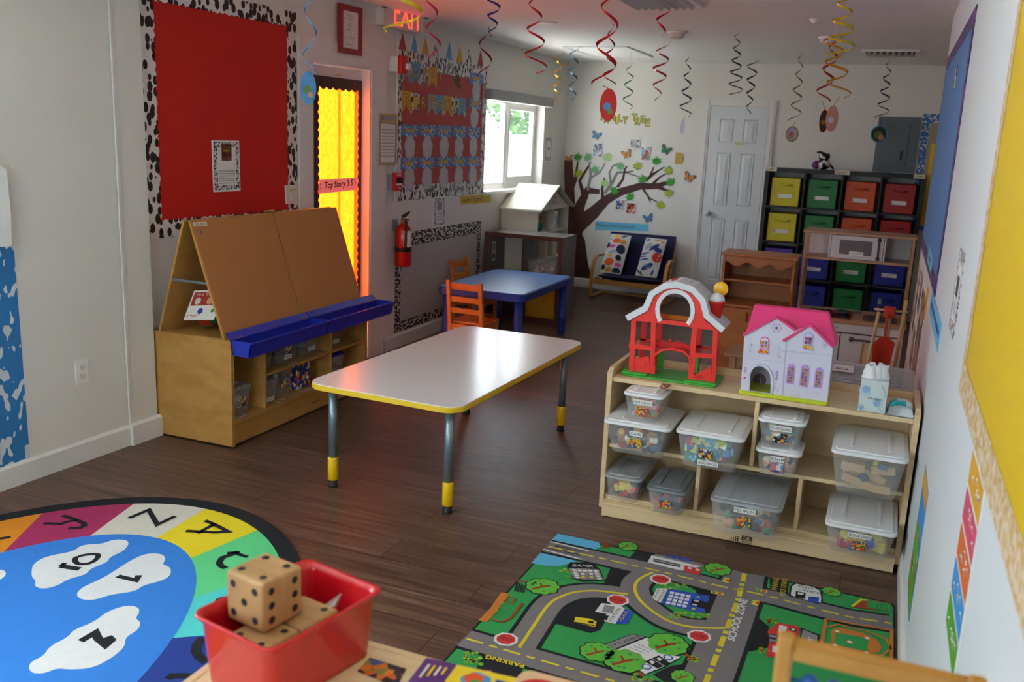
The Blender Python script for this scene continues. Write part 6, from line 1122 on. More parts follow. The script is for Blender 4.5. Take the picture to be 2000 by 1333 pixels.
clear_bin('white lidded bin labelled Doll under the WOODEN BUILDINGS bin', -0.375, -0.208, 3.63, 3.83, ZM+0.0005, 0.430, contents=(['#d8b48a', '#c89a70', '#c83a7a', '#e8d8c0', '#404048'], 24, 0.026, 'bs'), tagtxt='Doll', pic=('ph4', 0.36), tagpos=0.74, tap=0.82)
clear_bin('small white lidded bin labelled WOODEN BUILDINGS stacked on the Doll bin', -0.380, -0.205, 3.645, 3.83, 0.449, 0.553, contents=(['#e0d0b0', '#3a7a6a', '#d8c8a8', '#c8a878', '#5a7a8a'], 22, 0.026, 'bb'), tagtxt='WOODEN BUILDINGS', pic=('pic2', 0.36), tagpos=0.76, tap=0.82)
clear_bin('large white lidded bin of wooden blocks at the right of the middle shelf', -0.088, 0.176, 3.555, 3.92, ZM+0.0005, 0.497, contents=(['#5a7a8a', '#3a8a6a', '#c83a4a', '#4a5a6a', '#e0d040'], 4, 0.026, 'bs'), tap=0.80)
blk = MB(); first = None
for k, (x, y, z, rz, ry, l) in enumerate(((0.02, 3.612, 0.378, 0.05, 0.28, .13), (0.055, 3.642, 0.405, -0.08, 0.32, .12), (-0.01, 3.615, 0.435, 0.1, 0.08, .085), (0.10, 3.625, 0.435, 0.1, -0.12, .085), (0.05, 3.68, 0.462, 0.2, 0.12, .12), (0.105, 3.615, 0.362, 0.05, 0, .055), (0.0, 3.73, 0.39, 0.9, 0.1, .11), (0.08, 3.76, 0.40, 0.5, -0.2, .11), (0.03, 3.82, 0.365, 0.2, 0, .12))):
    R4 = Matrix.Translation((x, y, z)) @ Euler((0, ry, rz)).to_matrix().to_4x4(); m_ = MB(); m_.m(M('blockwood', '#c6a478', 0.5, var=0.08, vscale=20)).box(-l/2, -0.013, -0.016, l/2, 0.013, 0.016, R4)
    bevel(m_.build('wooden_block', None, ['%s tan wooden block in the large unlabelled bin on the middle shelf' % z_ for z_ in ('front lower left', 'front middle', 'upper left', 'upper right', 'topmost middle', 'front lower right', 'rear left', 'rear right', 'rearmost')][k], 'wooden block', 'wooden blocks in the large clear bin'), 0.002)
clear_bin('clear bin with clear lid of yellow and dark vehicles at the bottom left', -1.000, -0.842, 3.645, 3.92, ZB+0.0005, 0.200, 'clearlid', contents=(['#e0c820', '#e8d030', '#30404a', '#c83a3a', '#2a4a6a'], 22, 0.03, 'bb'), tap=0.82)
clear_bin('grey lidded clear bin with vehicle picture at the bottom left', -0.800, -0.640, 3.60, 3.88, ZB+0.0005, 0.195, 'lidgrey', contents=(['#6a5a6a', '#40506a', '#c83a3a', '#d8a080', '#50586a'], 24, 0.028, 'bc'), pic=('pic3', 0.40), tap=0.84)
clear_bin('wide clear lidded bin labelled PEOPLES at the bottom centre', -0.522, -0.250, 3.525, 3.90, ZB+0.0005, 0.228, 'clearlid', contents=(['#2f3a4a', '#28304a', '#b03a3a', '#3a5ab0', '#2a2c34', '#3a8a4a', '#d8a080', '#e0e0e0'], 34, 0.036, 'ccs'), tagtxt='PEOPLES', pic=('pic3', 0.46), tagpos=0.82, tap=0.88)
clear_bin('white lidded bin labelled BLOCK LINKS at the bottom right', -0.078, 0.172, 3.545, 3.91, ZB+0.0005, 0.206, contents=(['#e0cc30', '#3a5ad0', '#e8d848', '#c83a4a', '#5a5a60', '#e0d040'], 22, 0.042, 'bs'), tagtxt='BLOCK LINKS', pic=('pic3', 0.38), tagpos=0.78, tap=0.82)
# ================================================================== TOY BARN
def zb(x, y): return (1200+x*0.18, 530+y*0.18)
BY = 3.795; t = thing('toy_barn', 'red plastic toy barn with white curved roof and green base', 'toy barn', (-0.785, BY+0.06, TOPZ)); M('barnred', '#f0342a', 0.35); M('barnwhite', '#dde0e6', 0.35); M('barngreen', '#3fae3a', 0.45); M('barndark', '#d02018', 0.35)
Z = lambda *q: [zb(*z) for z in q]
def BA(y=BY): return Art((0, y, 0), (1, 0, 0), (0, 0, 1))
lo = TOPZ+0.018
p = BA()
def q4(art, pts, mat, th, back=0.0, clampz=True):
    uv = [art.px(*zb(*z)) for z in pts]; uv = [(u, max(v, lo) if clampz else v) for u, v in uv]; art.mb.m(mat).prism([art.P(z, back) for z in uv], art.N*th)
q4(p, ((190, 520), (243, 525), (214, 1150), (162, 1150)), 'barnred', 0.012); q4(p, ((405, 545), (455, 550), (440, 1190), (385, 1190)), 'barnred', 0.012); q4(p, ((848, 600), (902, 605), (862, 1250), (792, 1250)), 'barnred', 0.012); q4(p, ((1075, 630), (1128, 645), (1087, 1300), (1045, 1300)), 'barnred', 0.012)
q4(p, ((168, 775), (440, 820), (440, 862), (168, 825)), 'barnred', 0.016); q4(p, ((850, 880), (1115, 900), (1108, 945), (850, 925)), 'barnred', 0.016)
q4(p, ((162, 950), (215, 950), (300, 935), (380, 915), (390, 1190), (162, 1150)), 'barnred', 0.010); q4(p, ((864, 1130), (930, 1095), (1000, 1060), (1048, 1030), (1048, 1300), (860, 1250)), 'barnred', 0.010)
bar(p, Z((415, 1000), (440, 905), (520, 850), (640, 835), (760, 868), (825, 930), (832, 1010)), 0.010, 'barnred', 0.016)
p.mb.build('front_wall', t)
p = BA(); cc = p.px(*zb(665, 420)); rr_ = abs(p.px(*zb(850, 420))[0]-cc[0])*1.0
G = [(190, 528), (350, 440), (430, 285), (560, 195), (680, 175), (830, 235), (935, 335), (985, 525), (1130, 645), (850, 605), (400, 550)]
go = [p.P(p.px(*zb(*z))) for z in G]; b0 = p.px(*zb(560, 520)); ang0 = -35
hole = [p.P((cc[0]+rr_*0.92*math.cos(math.radians(a)), cc[1]+rr_*math.sin(math.radians(a)))) for a in range(-40, 221, 13)]
p.mb.m('barnred'); prism_holes(p.mb, go, [hole], p.N*0.012); g_ = p.mb.build('gable', t)
p = BA(BY-0.0125); ring = [(cc[0]+(rr_+0.010)*0.92*math.cos(math.radians(a)), cc[1]+(rr_+0.010)*math.sin(math.radians(a))) for a in range(-40, 221, 13)]
bar(p, ring, 0.018, 'barnwhite', 0.004, px=False); p.mb.build('round_window_rim', g_)
p = BA(BY-0.0); roofp = Z((145, 505), (345, 400), (415, 240), (550, 158), (685, 140), (850, 190), (965, 310), (1010, 480), (1190, 635)); bar(p, roofp, 0.026, 'barnwhite', 0.155, back=-0.135); rf = p.mb.build('roof', t)
p = Art((0, 3.85, 0), (1, 0, 0), (0, 0, 1)); 
for (x, y) in ((660, 88), (812, 120)): 
    q = ony(*zb(x, y), 3.87); m_ = MB(); m_.m('red').box(q.x-0.011, 3.85, q.z-0.008, q.x+0.011, 3.885, q.z+0.003); m_.build('roof_vent', rf)
# rear frame, floor and trap
p = BA(3.915)
for (xa, xb, ya) in ((-0.955, -0.93, 0.85), (-0.885, -0.86, 0.88), (-0.71, -0.685, 0.88), (-0.635, -0.61, 0.86)): p.mb.m('barndark').box(xa, 3.915, lo, xb, 3.927, ya)
p.mb.box(-0.955, 3.915, 0.752, -0.61, 3.927, 0.768); p.mb.box(-0.955, 3.915, 0.85, -0.61, 3.927, 0.87); p.mb.build('rear_frame', t)
m_ = MB(); m_.m(M('barnfloor', '#e0443a', 0.3, alpha=0.75)).box(-0.965, 3.80, 0.755, -0.605, 3.914, 0.762); m_.build('upper_floor', t)
m_ = MB(); m_.m('barndark').prism([(-0.90, 3.83, 0.763), (-0.68, 3.83, 0.763), (-0.74, 3.83, 0.788), (-0.84, 3.83, 0.788)], (0, 0.02, 0)); m_.ball((-0.80, 3.83, 0.792), 0.008, 8); m_.ball((-0.765, 3.83, 0.792), 0.008, 8); m_.build('perch', t)
m_ = MB(); m_.m(M('strawor', '#e88a1c', 0.6)).box(-0.87, 3.90, 0.872, -0.72, 3.913, 0.892); m_.build('straw_ledge', t)
for xg in (-0.868, -0.712): m_ = MB(); m_.m('barngreen').box(xg, 3.90, lo, xg+0.026, 3.912, 0.745); m_.build('green_post', t)
m_ = MB(); m_.m('barngreen').rbox(-0.985, BY-0.045, TOPZ+0.0005, -0.585, 3.94, TOPZ+0.009, r=0.012); m_.rbox(-0.992, BY-0.04, TOPZ+0.009, -0.875, BY+0.012, TOPZ+0.018, r=0.008); m_.rbox(-0.715, BY-0.045, TOPZ+0.009, -0.578, BY+0.012, TOPZ+0.018, r=0.008); m_.rbox(-0.61, BY+0.012, TOPZ+0.009, -0.578, 3.93, TOPZ+0.018, r=0.008); m_.rbox(-0.992, BY+0.0125, TOPZ+0.009, -0.955, 3.93, TOPZ+0.018, r=0.008); m_.build('base', t)
sq = ony(*zb(1105, 415), 3.85); m_ = MB(); m_.m('barnred', True).lathe((sq.x, 3.85, sq.z-0.034), [(0.022, 0), (0.032, 0.062), (0.036, 0.062), (0.036, 0.070)], 18); sl = m_.build('silo', t)
m_ = MB(); m_.m('barnwhite', True).lathe((sq.x, 3.85, sq.z+0.037), [(0.033, 0), (0.031, 0.012), (0.023, 0.026), (0.008, 0.034)], 18); m_.build('dome', sl)
dq = ony(*zb(1158, 192), 3.875); m_ = MB(); m_.m(M('discyel', '#f5b81c', 0.35), True).lathe((dq.x, 3.875, dq.z), [(0.029, 0), (0.031, 0.002), (0.031, 0.006), (0.029, 0.008)], 24, (0, -1, 0)); m_.m('discyel').tube([(dq.x, 3.872, dq.z), (sq.x+0.01, 3.868, sq.z+0.048)], 0.003, 6); m_.build('yellow_disc', sl)
p = BA(BY-0.0105); M('barnline', '#c4241c', 0.4)
p.blob(*p.px(*zb(290, 1000)), 0.020, 'barnline', sx_=1.1, sy_=0.9); p.h += .0004; p.blob(*p.px(*zb(290, 1000)), 0.0185, 'barnred', sx_=1.1, sy_=0.9); q = p.px(*zb(925, 1140))
for k in (-1, 0, 1): p.stroke([(q[0]-0.014, q[1]-0.008+k*0.006), (q[0]+0.014, q[1]+0.002+k*0.006)], 0.0025, 'barnline')
p.mb.build('relief', t)
# ================================================================== DOLLHOUSE TOY
def zh(x, y): return (1420+x*0.165, 580+y*0.165)
HY = 3.735; M('hwhite', '#d9d6ea', 0.4); M('hpink', '#ee3a80', 0.4, var=0.04, vscale=60); M('hlilac', '#c09ae0', 0.4); M('hgreen', '#cfd82a', 0.45); M('hhot', '#e83a8c', 0.4); M('hin', '#8a6a80', 0.6); M('hgold', '#b8863a', 0.6)
t = thing('toy_dollhouse', 'white plastic toy dollhouse with pink roof and yellow green base', 'dollhouse', (-0.31, 3.82, TOPZ)); HA = lambda d=0: Art((0, HY-d, 0), (1, 0, 0), (0, 0, 1)); lo = TOPZ+0.016
p = HA(); W = lambda *q: [p.px(*zh(*z)) for z in q]; cl = lambda uv: [(u, max(v, lo)) for u, v in uv]
outer = cl(W((155, 1200), (210, 440), (590, 255), (800, 395), (985, 340), (1255, 590), (1180, 1300), (160, 1200)))[:-1]
door = cl(W((262, 1200), (280, 900), (330, 835), (390, 818), (450, 840), (500, 890), (520, 950), (505, 1250)))
p.mb.m('hwhite'); prism_holes(p.mb, [p.P(z) for z in outer], [[p.P((u, v+0.001)) for u, v in door]], p.N*0.010); body = p.mb.build('front_wall', t)
xL = outer[0][0]; xR = outer[-1][0]; ev = p.px(*zh(215, 440))[1]
m_ = MB(); m_.m('hwhite').box(xL+0.002, HY+0.0005, lo, xL+0.010, 3.885, ev-0.004); m_.box(xR-0.010, HY+0.0005, lo, xR-0.002, 3.885, ev-0.004); m_.box(xL+0.0105, 3.877, lo, xR-0.0105, 3.885, ev-0.004); m_.box(xL+0.0105, HY+0.001, (lo+ev)/2+0.02, xR-0.0105, 3.8765, (lo+ev)/2+0.025); m_.build('shell', t)
p2 = Art((0, 3.8765, 0), (1, 0, 0), (0, 0, 1)); q = p2.px(*zh(390, 930)); p2.circ(q[0], q[1]-0.02, 0.028, 'hin'); p2.stroke([(q[0]+0.005, q[1]-0.06), (q[0]+0.005, q[1])], 0.003, 'hwhite'); p2.mb.build('rear_arch', t)
# roof: main slope + ridge, gables in front
rz1 = ony(*zh(760, 130), 3.82).z; rl = ony(*zh(330, 95), 3.82).x; rr2 = ony(*zh(1210, 165), 3.82).x; eL = xL-0.006; eR = xR+0.008; ez_ = ev-0.002
m_ = MB(); m_.m('hpink'); b = m_.addv([(eL, HY-0.002, ez_), (eR, HY-0.002, ez_-0.004), (rr2, 3.80, rz1), (rl, 3.80, rz1), (eL, 3.90, ez_), (eR, 3.90, ez_-0.004), (rr2, 3.84, rz1), (rl, 3.84, rz1)])
for f_ in ((0, 1, 2, 3), (3, 2, 6, 7), (7, 6, 5, 4), (0, 3, 7, 4), (1, 5, 6, 2), (0, 4, 5, 1)): m_.face([b+i for i in f_])
rf = bevel(m_.build('roof', t), 0.006, 3)
for pts in (((195, 445), (590, 235), (815, 390)), ((668, 515), (985, 325), (1262, 590))):
    p = HA(0.0); bar(p, [zh(*z) for z in pts], 0.010, 'hpink', 0.024, back=-0.004); bevel(p.mb.build('gable_trim', rf), 0.002)
M('hshade', '#c9c6de', 0.4)
p = HA(0.0105)
def ring(art, c_, r1, mat, r0=None, mat0=None): art.circ(c_[0], c_[1], r1, mat, 24); art.circ(c_[0], c_[1], r0, mat0, 20)
c_ = p.px(*zh(588, 370)); ring(p, c_, 0.018, 'hlilac', 0.014, 'hwhite'); p.circ(c_[0], c_[1], 0.006, 'hin')
p.mb.build('round_window', body)
def archwin(cx_, cy_, w_, h, frame, cols, rowsn, cell):
    p = HA(0.0105); c_ = p.px(*zh(cx_, cy_)); 
    def arch(w, h, g): return [(c_[0]-w, c_[1]-h), (c_[0]+w, c_[1]-h), (c_[0]+w, c_[1]+h-w)]+[(c_[0]+w*math.cos(a*PI/8), c_[1]+h-w+w*math.sin(a*PI/8)) for a in range(1, 8)]+[(c_[0]-w, c_[1]+h-w)]
    p.mb.m(frame).prism([p.P(z, 0.0) for z in arch(w_, h, 0)], p.N*0.003); p.h = 0.0032; p.poly(arch(w_-0.003, h-0.003, 0), cell[0])
    gw = (w_-0.0045)*2/cols; gh = (h*2-w_*0.9-0.006)/rowsn
    for i in range(cols):
        for j in range(rowsn): u = c_[0]-w_+0.0045+i*gw; v = c_[1]-h+0.005+j*gh; h0 = p.h; p.rect(u+0.0008, v+0.0008, u+gw-0.0008, v+gh-0.0008, cell[1+(i+j) % (len(cell)-1)]); p.h = h0
    return p.mb.build('arched_window', body)
archwin(445, 545, 0.0175, 0.0245, 'hhot', 2, 2, ('hwhite', 'hin', 'hgold')); archwin(963, 500, 0.0185, 0.026, 'hlilac', 2, 2, ('hwhite', 'plum', 'hin'))
for cx_, cy_, w_, h in ((752, 910, 0.0145, 0.0415), (915, 935, 0.0160, 0.0455), (1082, 960, 0.0150, 0.042)): archwin(cx_, cy_, w_, h, 'hlilac', 2, 5, ('hlilac', 'hin', 'hgold', 'hin'))
for cx_, cy_ in ((428, 645), (958, 600)):
    p = HA(0.0105); c_ = p.px(*zh(cx_, cy_)); p.rect(c_[0]-0.019, c_[1]-0.008, c_[0]+0.019, c_[1]+0.004, 'hhot' if cx_ < 500 else 'hlilac', thick=0.005)
    rd = random.Random(cx_)
    for k in range(14): p.h = 0.0055+0.0001*k; p.circ(c_[0]+rd.uniform(-.018, .018), c_[1]+rd.uniform(-.005, .006), 0.0042, rd.choice(['pyel', 'porange', 'hgreen', 'pyel']), 8)
    p.mb.build('flower_box', body)
p = HA(0.0105); bar(p, [zh(*z) for z in ((250, 1150), (268, 900), (320, 820), (395, 795), (470, 825), (525, 900), (535, 1000), (518, 1190))], 0.0075, 'hwhite', 0.006); bevel(p.mb.build('door_arch', body), 0.001)
p = HA(0.0105); q = p.px(*zh(208, 962)); p.rect(q[0]-0.004, q[1]-0.004, q[0]+0.004, q[1]+0.004, 'hhot', thick=0.002)
for (x, y) in ((215, 860), (590, 905)): q = p.px(*zh(x, y)); p.rect(q[0]-0.003, q[1]-0.013, q[0]+0.004, q[1]+0.010, 'hlilac', thick=0.003)
rd = random.Random(3)
for (x0_, y0_, x1_, y1_) in ((225, 480, 300, 660), (570, 580, 640, 720), (560, 960, 610, 1100), (1120, 500, 1180, 640), (670, 1140, 1150, 1200)):
    for k in range(16): q = p.px(*zh(rd.uniform(x0_, x1_), rd.uniform(y0_, y1_))); p.h = 0.0006; p.circ(q[0], q[1], 0.0028, 'hshade', 7)
p.stroke(W((190, 722), (655, 780)), 0.003, 'hshade'); p.stroke(W((650, 640), (1240, 690)), 0.004, 'hshade'); p.stroke(W((700, 530), (650, 1160)), 0.004, 'hshade'); p.mb.build('relief', body)
m_ = MB(); m_.m('hgreen').rbox(xL-0.006, HY-0.026, TOPZ+0.0005, xR+0.004, 3.90, TOPZ+0.016, r=0.012, seg=4); m_.build('base', t)
# ================================================================== TISSUE BOX + WIPES
M('tissuebox', '#cfdadb', 0.5); tx0, tx1, ty0, ty1 = -0.020, 0.080, 3.715, 3.815; th_ = 0.128
t = thing('tissue_box', 'pale blue floral cube tissue box on the right end of the shelf', 'tissue box', ((tx0+tx1)/2, (ty0+ty1)/2, TOPZ)); m_ = MB(); m_.m('tissuebox').box(tx0, ty0, TOPZ+0.0005, tx1, ty1, TOPZ+th_); b_ = bevel(m_.build('carton', t), 0.002)
p = Art((tx0, ty0, TOPZ), (1, 0, 0), (0, 0, 1)); M('fl1', '#93b3d4', 0.6); M('fl2', '#a9c4bf', 0.6); M('fl3', '#b9cfe0', 0.6)
for (u, v, r, mt) in ((0.02, 0.085, 0.018, 'fl3'), (0.022, 0.09, 0.012, 'fl1'), (0.068, 0.045, 0.016, 'fl3'), (0.066, 0.04, 0.010, 'fl1'), (0.012, 0.015, 0.009, 'fl1')): p.blob(u, v, r, mt, k=5, amp=0.3)
p.stroke([(0.075, 0.115), (0.088, 0.09), (0.092, 0.07)], 0.004, 'fl2'); p.stroke([(0.07, 0.03), (0.085, 0.012), (0.09, 0.004)], 0.003, 'fl2'); p.stroke([(0.005, 0.03), (0.01, 0.02)], 0.003, 'fl2'); p.text('the moon', (0.03, 0.055), (0.08, 0.05), (0.03, 0.066), 'darkgrey'); p.mb.build('floral_print', b_)
m_ = MB(); m_.m(M('tissue', '#f2f2f2', 0.9), True); rd = random.Random(5)
for k in range(3):
    c0 = Vector((tx0+0.03+0.02*k, (ty0+ty1)/2+0.01*(k-1), TOPZ+th_+0.0005)); n_ = 8; rows_ = []
    for j in range(5): rows_.append(m_.addv([c0+Vector(((0.026-0.002*j)*math.cos(2*PI*i/n_)*(1+0.3*rd.random()), 0.018*math.sin(2*PI*i/n_)*(1+0.3*rd.random()), 0.012*j+(0.012*rd.random() if j == 4 else 0))) for i in range(n_)]))
    for a_, b2 in zip(rows_, rows_[1:]):
        for i in range(n_): m_.face((a_+i, a_+(i+1) % n_, b2+(i+1) % n_, b2+i))
m_.build('tissues', t, label='crumpled white tissues sticking out')
M('wipeteal', '#1fb0b4', 0.35); M('wipewhite', '#dfe6ea', 0.35); t = thing('wipes_pack', 'teal and white baby wipes pack lying at the shelf right end', 'wipes pack', (0.14, 3.75, TOPZ)); m_ = MB(); wx0, wx1, wy0, wy1 = 0.086, 0.183, 3.706, 3.815
n_ = 12; rows_ = []; m_.sm = True
for j in range(9):
    y = wy0+(wy1-wy0)*j/8; e = (0.046, 0.056, 0.058, 0.058, 0.057, 0.056, 0.054, 0.05, 0.03)[j]; rows_.append([Vector((wx0+(wx1-wx0)*i/n_, y, TOPZ+0.001+e*(0.25+0.75*math.sin(PI*min(max(i/n_, 0.02), 0.98))**0.4)*(1 if 0 < i < n_ else 0.12))) for i in range(n_+1)])
ids = [m_.addv(r_) for r_ in rows_]
for j in range(8):
    for i in range(n_): m_.m('wipeteal' if (i < 4 and j < 7) or (4 <= i < 8 and j < 2) or i == n_-1 or (i == 3 and j > 5) else 'wipewhite'); m_.face((ids[j]+i, ids[j]+i+1, ids[j+1]+i+1, ids[j+1]+i))
m_.m('wipewhite'); fb = m_.addv([(wx0, wy0, TOPZ+0.0008), (wx1, wy0, TOPZ+0.0008), (wx1, wy1, TOPZ+0.0008), (wx0, wy1, TOPZ+0.0008)]); m_.face((fb, fb+3, fb+2, fb+1)); 
for j in (0, 8): m_.face([ids[j]+i for i in range(n_+1)])
m_.build('wrapper', t)
# ================================================================== ALPHABET RUG
ex, ey, ea, eb, ew, eth = -2.422, 1.46, 1.0, 1.54, 0.392, 0.11; RZ = 0.010
def ell(tt, k=0.0, off=0.0):
    a_, b_ = ea-off, eb-off; x, y = a_*math.cos(tt), b_*math.sin(tt); return (ex+x*math.cos(eth)-y*math.sin(eth), ey+x*math.sin(eth)+y*math.cos(eth))
def par(px, py):
    q = onz(px, py, RZ); dx, dy = q.x-ex, q.y-ey; u = dx*math.cos(eth)+dy*math.sin(eth); v = -dx*math.sin(eth)+dy*math.cos(eth); return math.atan2(v/eb, u/ea)
m_ = MB(); M('rugblack', '#10141c', 0.95, bump=0.5, bscale=500)
def rugmat(n, c_): return M(n, c_, 0.92, var=0.07, vscale=40, bump=0.5, bscale=500)
m_.m('rugblack').prism([(*ell(2*PI*i/120), 0.0005) for i in range(120)], (0, 0, RZ-0.0005)); p = Art((0, 0, RZ), (1, 0, 0), (0, 1, 0), mb=m_)
RCOL = [rugmat('rg_'+n, c_) for n, c_ in (('orange', '#e08a14'), ('magenta', '#a8285c'), ('cream', '#d6d2c4'), ('yellow', '#ecd61c'), ('mint', '#5fd48a'), ('aqua', '#4fd0cc'), ('navy', '#1c3a90'), ('violet', '#5a2ca0'), ('orange2', '#e8781c'), ('magenta2', '#b03468'), ('cream2', '#d6d2c4'), ('yellow2', '#ecd61c'))]
angs = {1: par(75, 1005), 2: par(255, 987), 3: par(402, 995), 4: par(507, 1037)}; inn = {1: par(12, 1073), 2: par(178, 1046), 3: par(312, 1048), 4: par(380, 1088), 5: par(390, 1165), 6: par(343, 1246)}
bnd = {k: angs[k] for k in angs}; step_ = (bnd[4]-bnd[1])/3
def bo(k): return bnd[k] if k in bnd else (bnd[4]+(k-4)*step_ if k > 4 else bnd[1]+(k-1)*step_)
def inner(tt): return ell(tt, off=ew)
def bi(k):
    # inner boundary angles measured where seen, else follow the outer ones
    def par2(q):
        dx, dy = q.x-ex, q.y-ey; u = dx*math.cos(eth)+dy*math.sin(eth); v = -dx*math.sin(eth)+dy*math.cos(eth); return math.atan2(v/(eb-ew), u/(ea-ew))
    pts = {1: (12, 1073), 2: (178, 1046), 3: (312, 1048), 4: (380, 1088), 5: (390, 1165), 6: (343, 1246)}
    if k in pts: return par2(onz(*pts[k], RZ))
    return bi(6)+(k-6)*step_ if k > 6 else bi(1)+(k-1)*step_
OFFB = 0.075; NS = 26; cum = []
for k in range(0, NS):
    o0, o1, i0, i1 = bo(k), bo(k+1), bi(k), bi(k+1)
    if k >= NS-1: o1, i1 = bo(0)-2*PI, bi(0)-2*PI
    if o0 < bo(0)-2*PI: break
    o1 = max(o1, bo(0)-2*PI); i1 = max(i1, bi(0)-2*PI)
    P = [ell(o0+(o1-o0)*j/8, off=OFFB) for j in range(9)]+[ell(i1+(i0-i1)*j/8, off=ew) for j in range(9)]
    p.h = 0.0006; p.poly(P, RCOL[k % 12])
p.h = 0.0012; p.poly([ell(2*PI*i/96, off=ew-0.002) for i in range(96)], rugmat('rg_blue', '#2f7fd8'))
M('rugink', '#15151a', 0.95); rugmat('rugwhite', '#dcdedf')
def c1(x, y): return (x*0.3, 950+y*0.3)
def rl_(pts, w_=0.022): p.h = 0.0022; p.stroke([c1(*z) for z in pts], w_, 'rugink', px=True)
rl_(((0, 345), (70, 335)), .02)
rl_(((285, 245), (400, 250), (440, 235), (500, 225)), .02); rl_(((410, 195), (500, 225), (545, 245), (550, 262), (520, 275), (445, 278)), .022)
rl_(((840, 212), (968, 158), (1025, 255), (1140, 200)), .022)
rl_(((1335, 228), (1400, 255), (1485, 300), (1400, 305), (1210, 295)), .022); rl_(((1400, 248), (1285, 312)), .02)
rl_(((1480, 440), (1560, 435)), .02); rl_(((1520, 432), (1560, 450), (1610, 465)), .02); rl_(((1520, 445), (1445, 470), (1425, 505), (1440, 525), (1470, 538)), .024)
rl_(((1465, 730), (1425, 745), (1410, 770), (1425, 790)), .022); rl_(((1320, 990), (1280, 1040), (1275, 1080), (1300, 1120), (1345, 1150)), .03); rl_(((1090, 1262), (1120, 1240), (1200, 1240), (1320, 1255)), .026)
def cloud(pts): p.h = 0.0018; p.poly([c1(*z) for z in pts], 'rugwhite', px=True)
def smooth(pts, it=2):
    for _ in range(it):
        q = []
        for i in range(len(pts)): a_, b_ = pts[i], pts[(i+1) % len(pts)]; q += [(a_[0]*.75+b_[0]*.25, a_[1]*.75+b_[1]*.25), (a_[0]*.25+b_[0]*.75, a_[1]*.25+b_[1]*.75)]
        pts = q
    return pts
cloud(smooth([(205, 560), (215, 510), (300, 460), (480, 430), (530, 385), (670, 380), (740, 350), (830, 355), (840, 385), (800, 430), (715, 465), (700, 500), (590, 540), (560, 580), (440, 610), (380, 650), (290, 675), (225, 660), (235, 620), (208, 600)]))
cloud(smooth([(500, 700), (540, 660), (680, 600), (860, 480), (960, 440), (1060, 445), (1080, 480), (1055, 515), (1110, 530), (1115, 580), (1060, 620), (930, 650), (880, 690), (720, 710), (620, 745), (540, 745), (505, 725)]))
cloud(smooth([(185, 1190), (200, 1150), (285, 1110), (320, 1050), (440, 990), (480, 940), (610, 890), (700, 820), (820, 780), (900, 790), (910, 830), (880, 865), (918, 890), (900, 940), (815, 990), (815, 1050), (720, 1130), (600, 1190), (460, 1200), (370, 1190), (290, 1225), (210, 1225)]))
cloud(smooth([(-60, 560), (0, 545), (40, 560), (35, 590), (-10, 620), (-80, 620)]))
rl_(((395, 525), (520, 545)), .028); rl_(((395, 525), (425, 505)), .02)
p.h = 0.0022; p.stroke([c1(*z) for z in smooth([(480, 470), (560, 450), (640, 445), (640, 470), (590, 510), (500, 515)], 2)]+[c1(*smooth([(480, 470), (560, 450), (640, 445), (640, 470), (590, 510), (500, 515)], 2)[0])], 0.020, 'rugink', px=True)
rl_(((765, 590), (885, 618), (905, 585)), .024); rl_(((525, 1015), (620, 960), (640, 1000), (690, 1040), (725, 1010), (700, 985)), .028)
m_.build('alphabet_rug', None, 'large oval alphabet rug with blue centre and numbered clouds', 'rug', base=(ex, ey, 0))
# ================================================================== TOWN RUG
def c3(x, y): return (860+x*0.235, 1030+y*0.235)
def c4(x, y): return (1300+x*0.24, 1050+y*0.24)
def c5(x, y): return (1240+x*0.13506, 1060+y*0.13506)     # fire house crop
def c6(x, y): return (1480+x*0.11253, 1110+y*0.11253)     # post office crop
def c7(x, y): return (1130+x*0.145, 1200+y*0.145)         # city hall crop
def c8(x, y): return (1060+x*0.1, 1040+y*0.1)             # bank crop
m_ = MB(); rx0, rx1, ry1, ry0 = -1.128, 0.196, 3.40, 1.45
outl = []
for (cx_, cy_, a0) in ((rx1-0.03, ry1-0.03, 0), (rx0+0.05, ry1-0.05, 90), (rx0+0.03, ry0+0.03, 180), (rx1-0.03, ry0+0.03, 270)):
    for k in range(6): a = math.radians(a0+18*k); rr_ = 0.03; outl.append((cx_+rr_*math.cos(a), cy_+rr_*math.sin(a)))
m_.m('rugblack').prism([(x, y, 0.0005) for x, y in outl], (0, 0, RZ-0.0005)); p = Art((0, 0, RZ), (1, 0, 0), (0, 1, 0), mb=m_)
tg = rugmat('towngreen', '#2f9a50'); rugmat('townroad', '#7c7678'); rugmat('townblack', '#14161c'); rugmat('townwater', '#5cb4dc'); rugmat('townyellow', '#dcc82a'); rugmat('townred', '#d03430'); rugmat('townblue', '#2450b8'); rugmat('townwhite', '#dcdcdc'); rugmat('towngrey', '#8a8688'); rugmat('townleaf', '#62b83c'); rugmat('townbrown', '#a0401c'); rugmat('townorange', '#c8782c')
p.h = 0.0004; p.poly([(rx0+(x-rx0)*0.988+0.008, ry0+(y-ry0)*0.993+0.004) for x, y in outl], tg)
def clampr(q): return (min(max(q[0], rx0+0.012), rx1-0.012), min(max(q[1], ry0+0.012), ry1-0.010))
def tp(h, cf, pts, mat):
    p.h = h; p.poly([clampr(p.px(*cf(*z))) for z in pts], mat)
def ts(h, cf, pts, w_, mat): p.h = h; p.stroke([clampr(p.px(*cf(*z))) if cf else clampr(z) for z in pts], w_, mat)
tp(.0008, c3, ((1000, 25), (1200, 40), (1340, 100), (1330, 170), (1240, 205), (880, 125)), 'townwater'); tp(.0008, c3, ((840, 190), (1180, 270), (1130, 290), (1000, 325), (880, 325), (740, 300)), 'townwater')
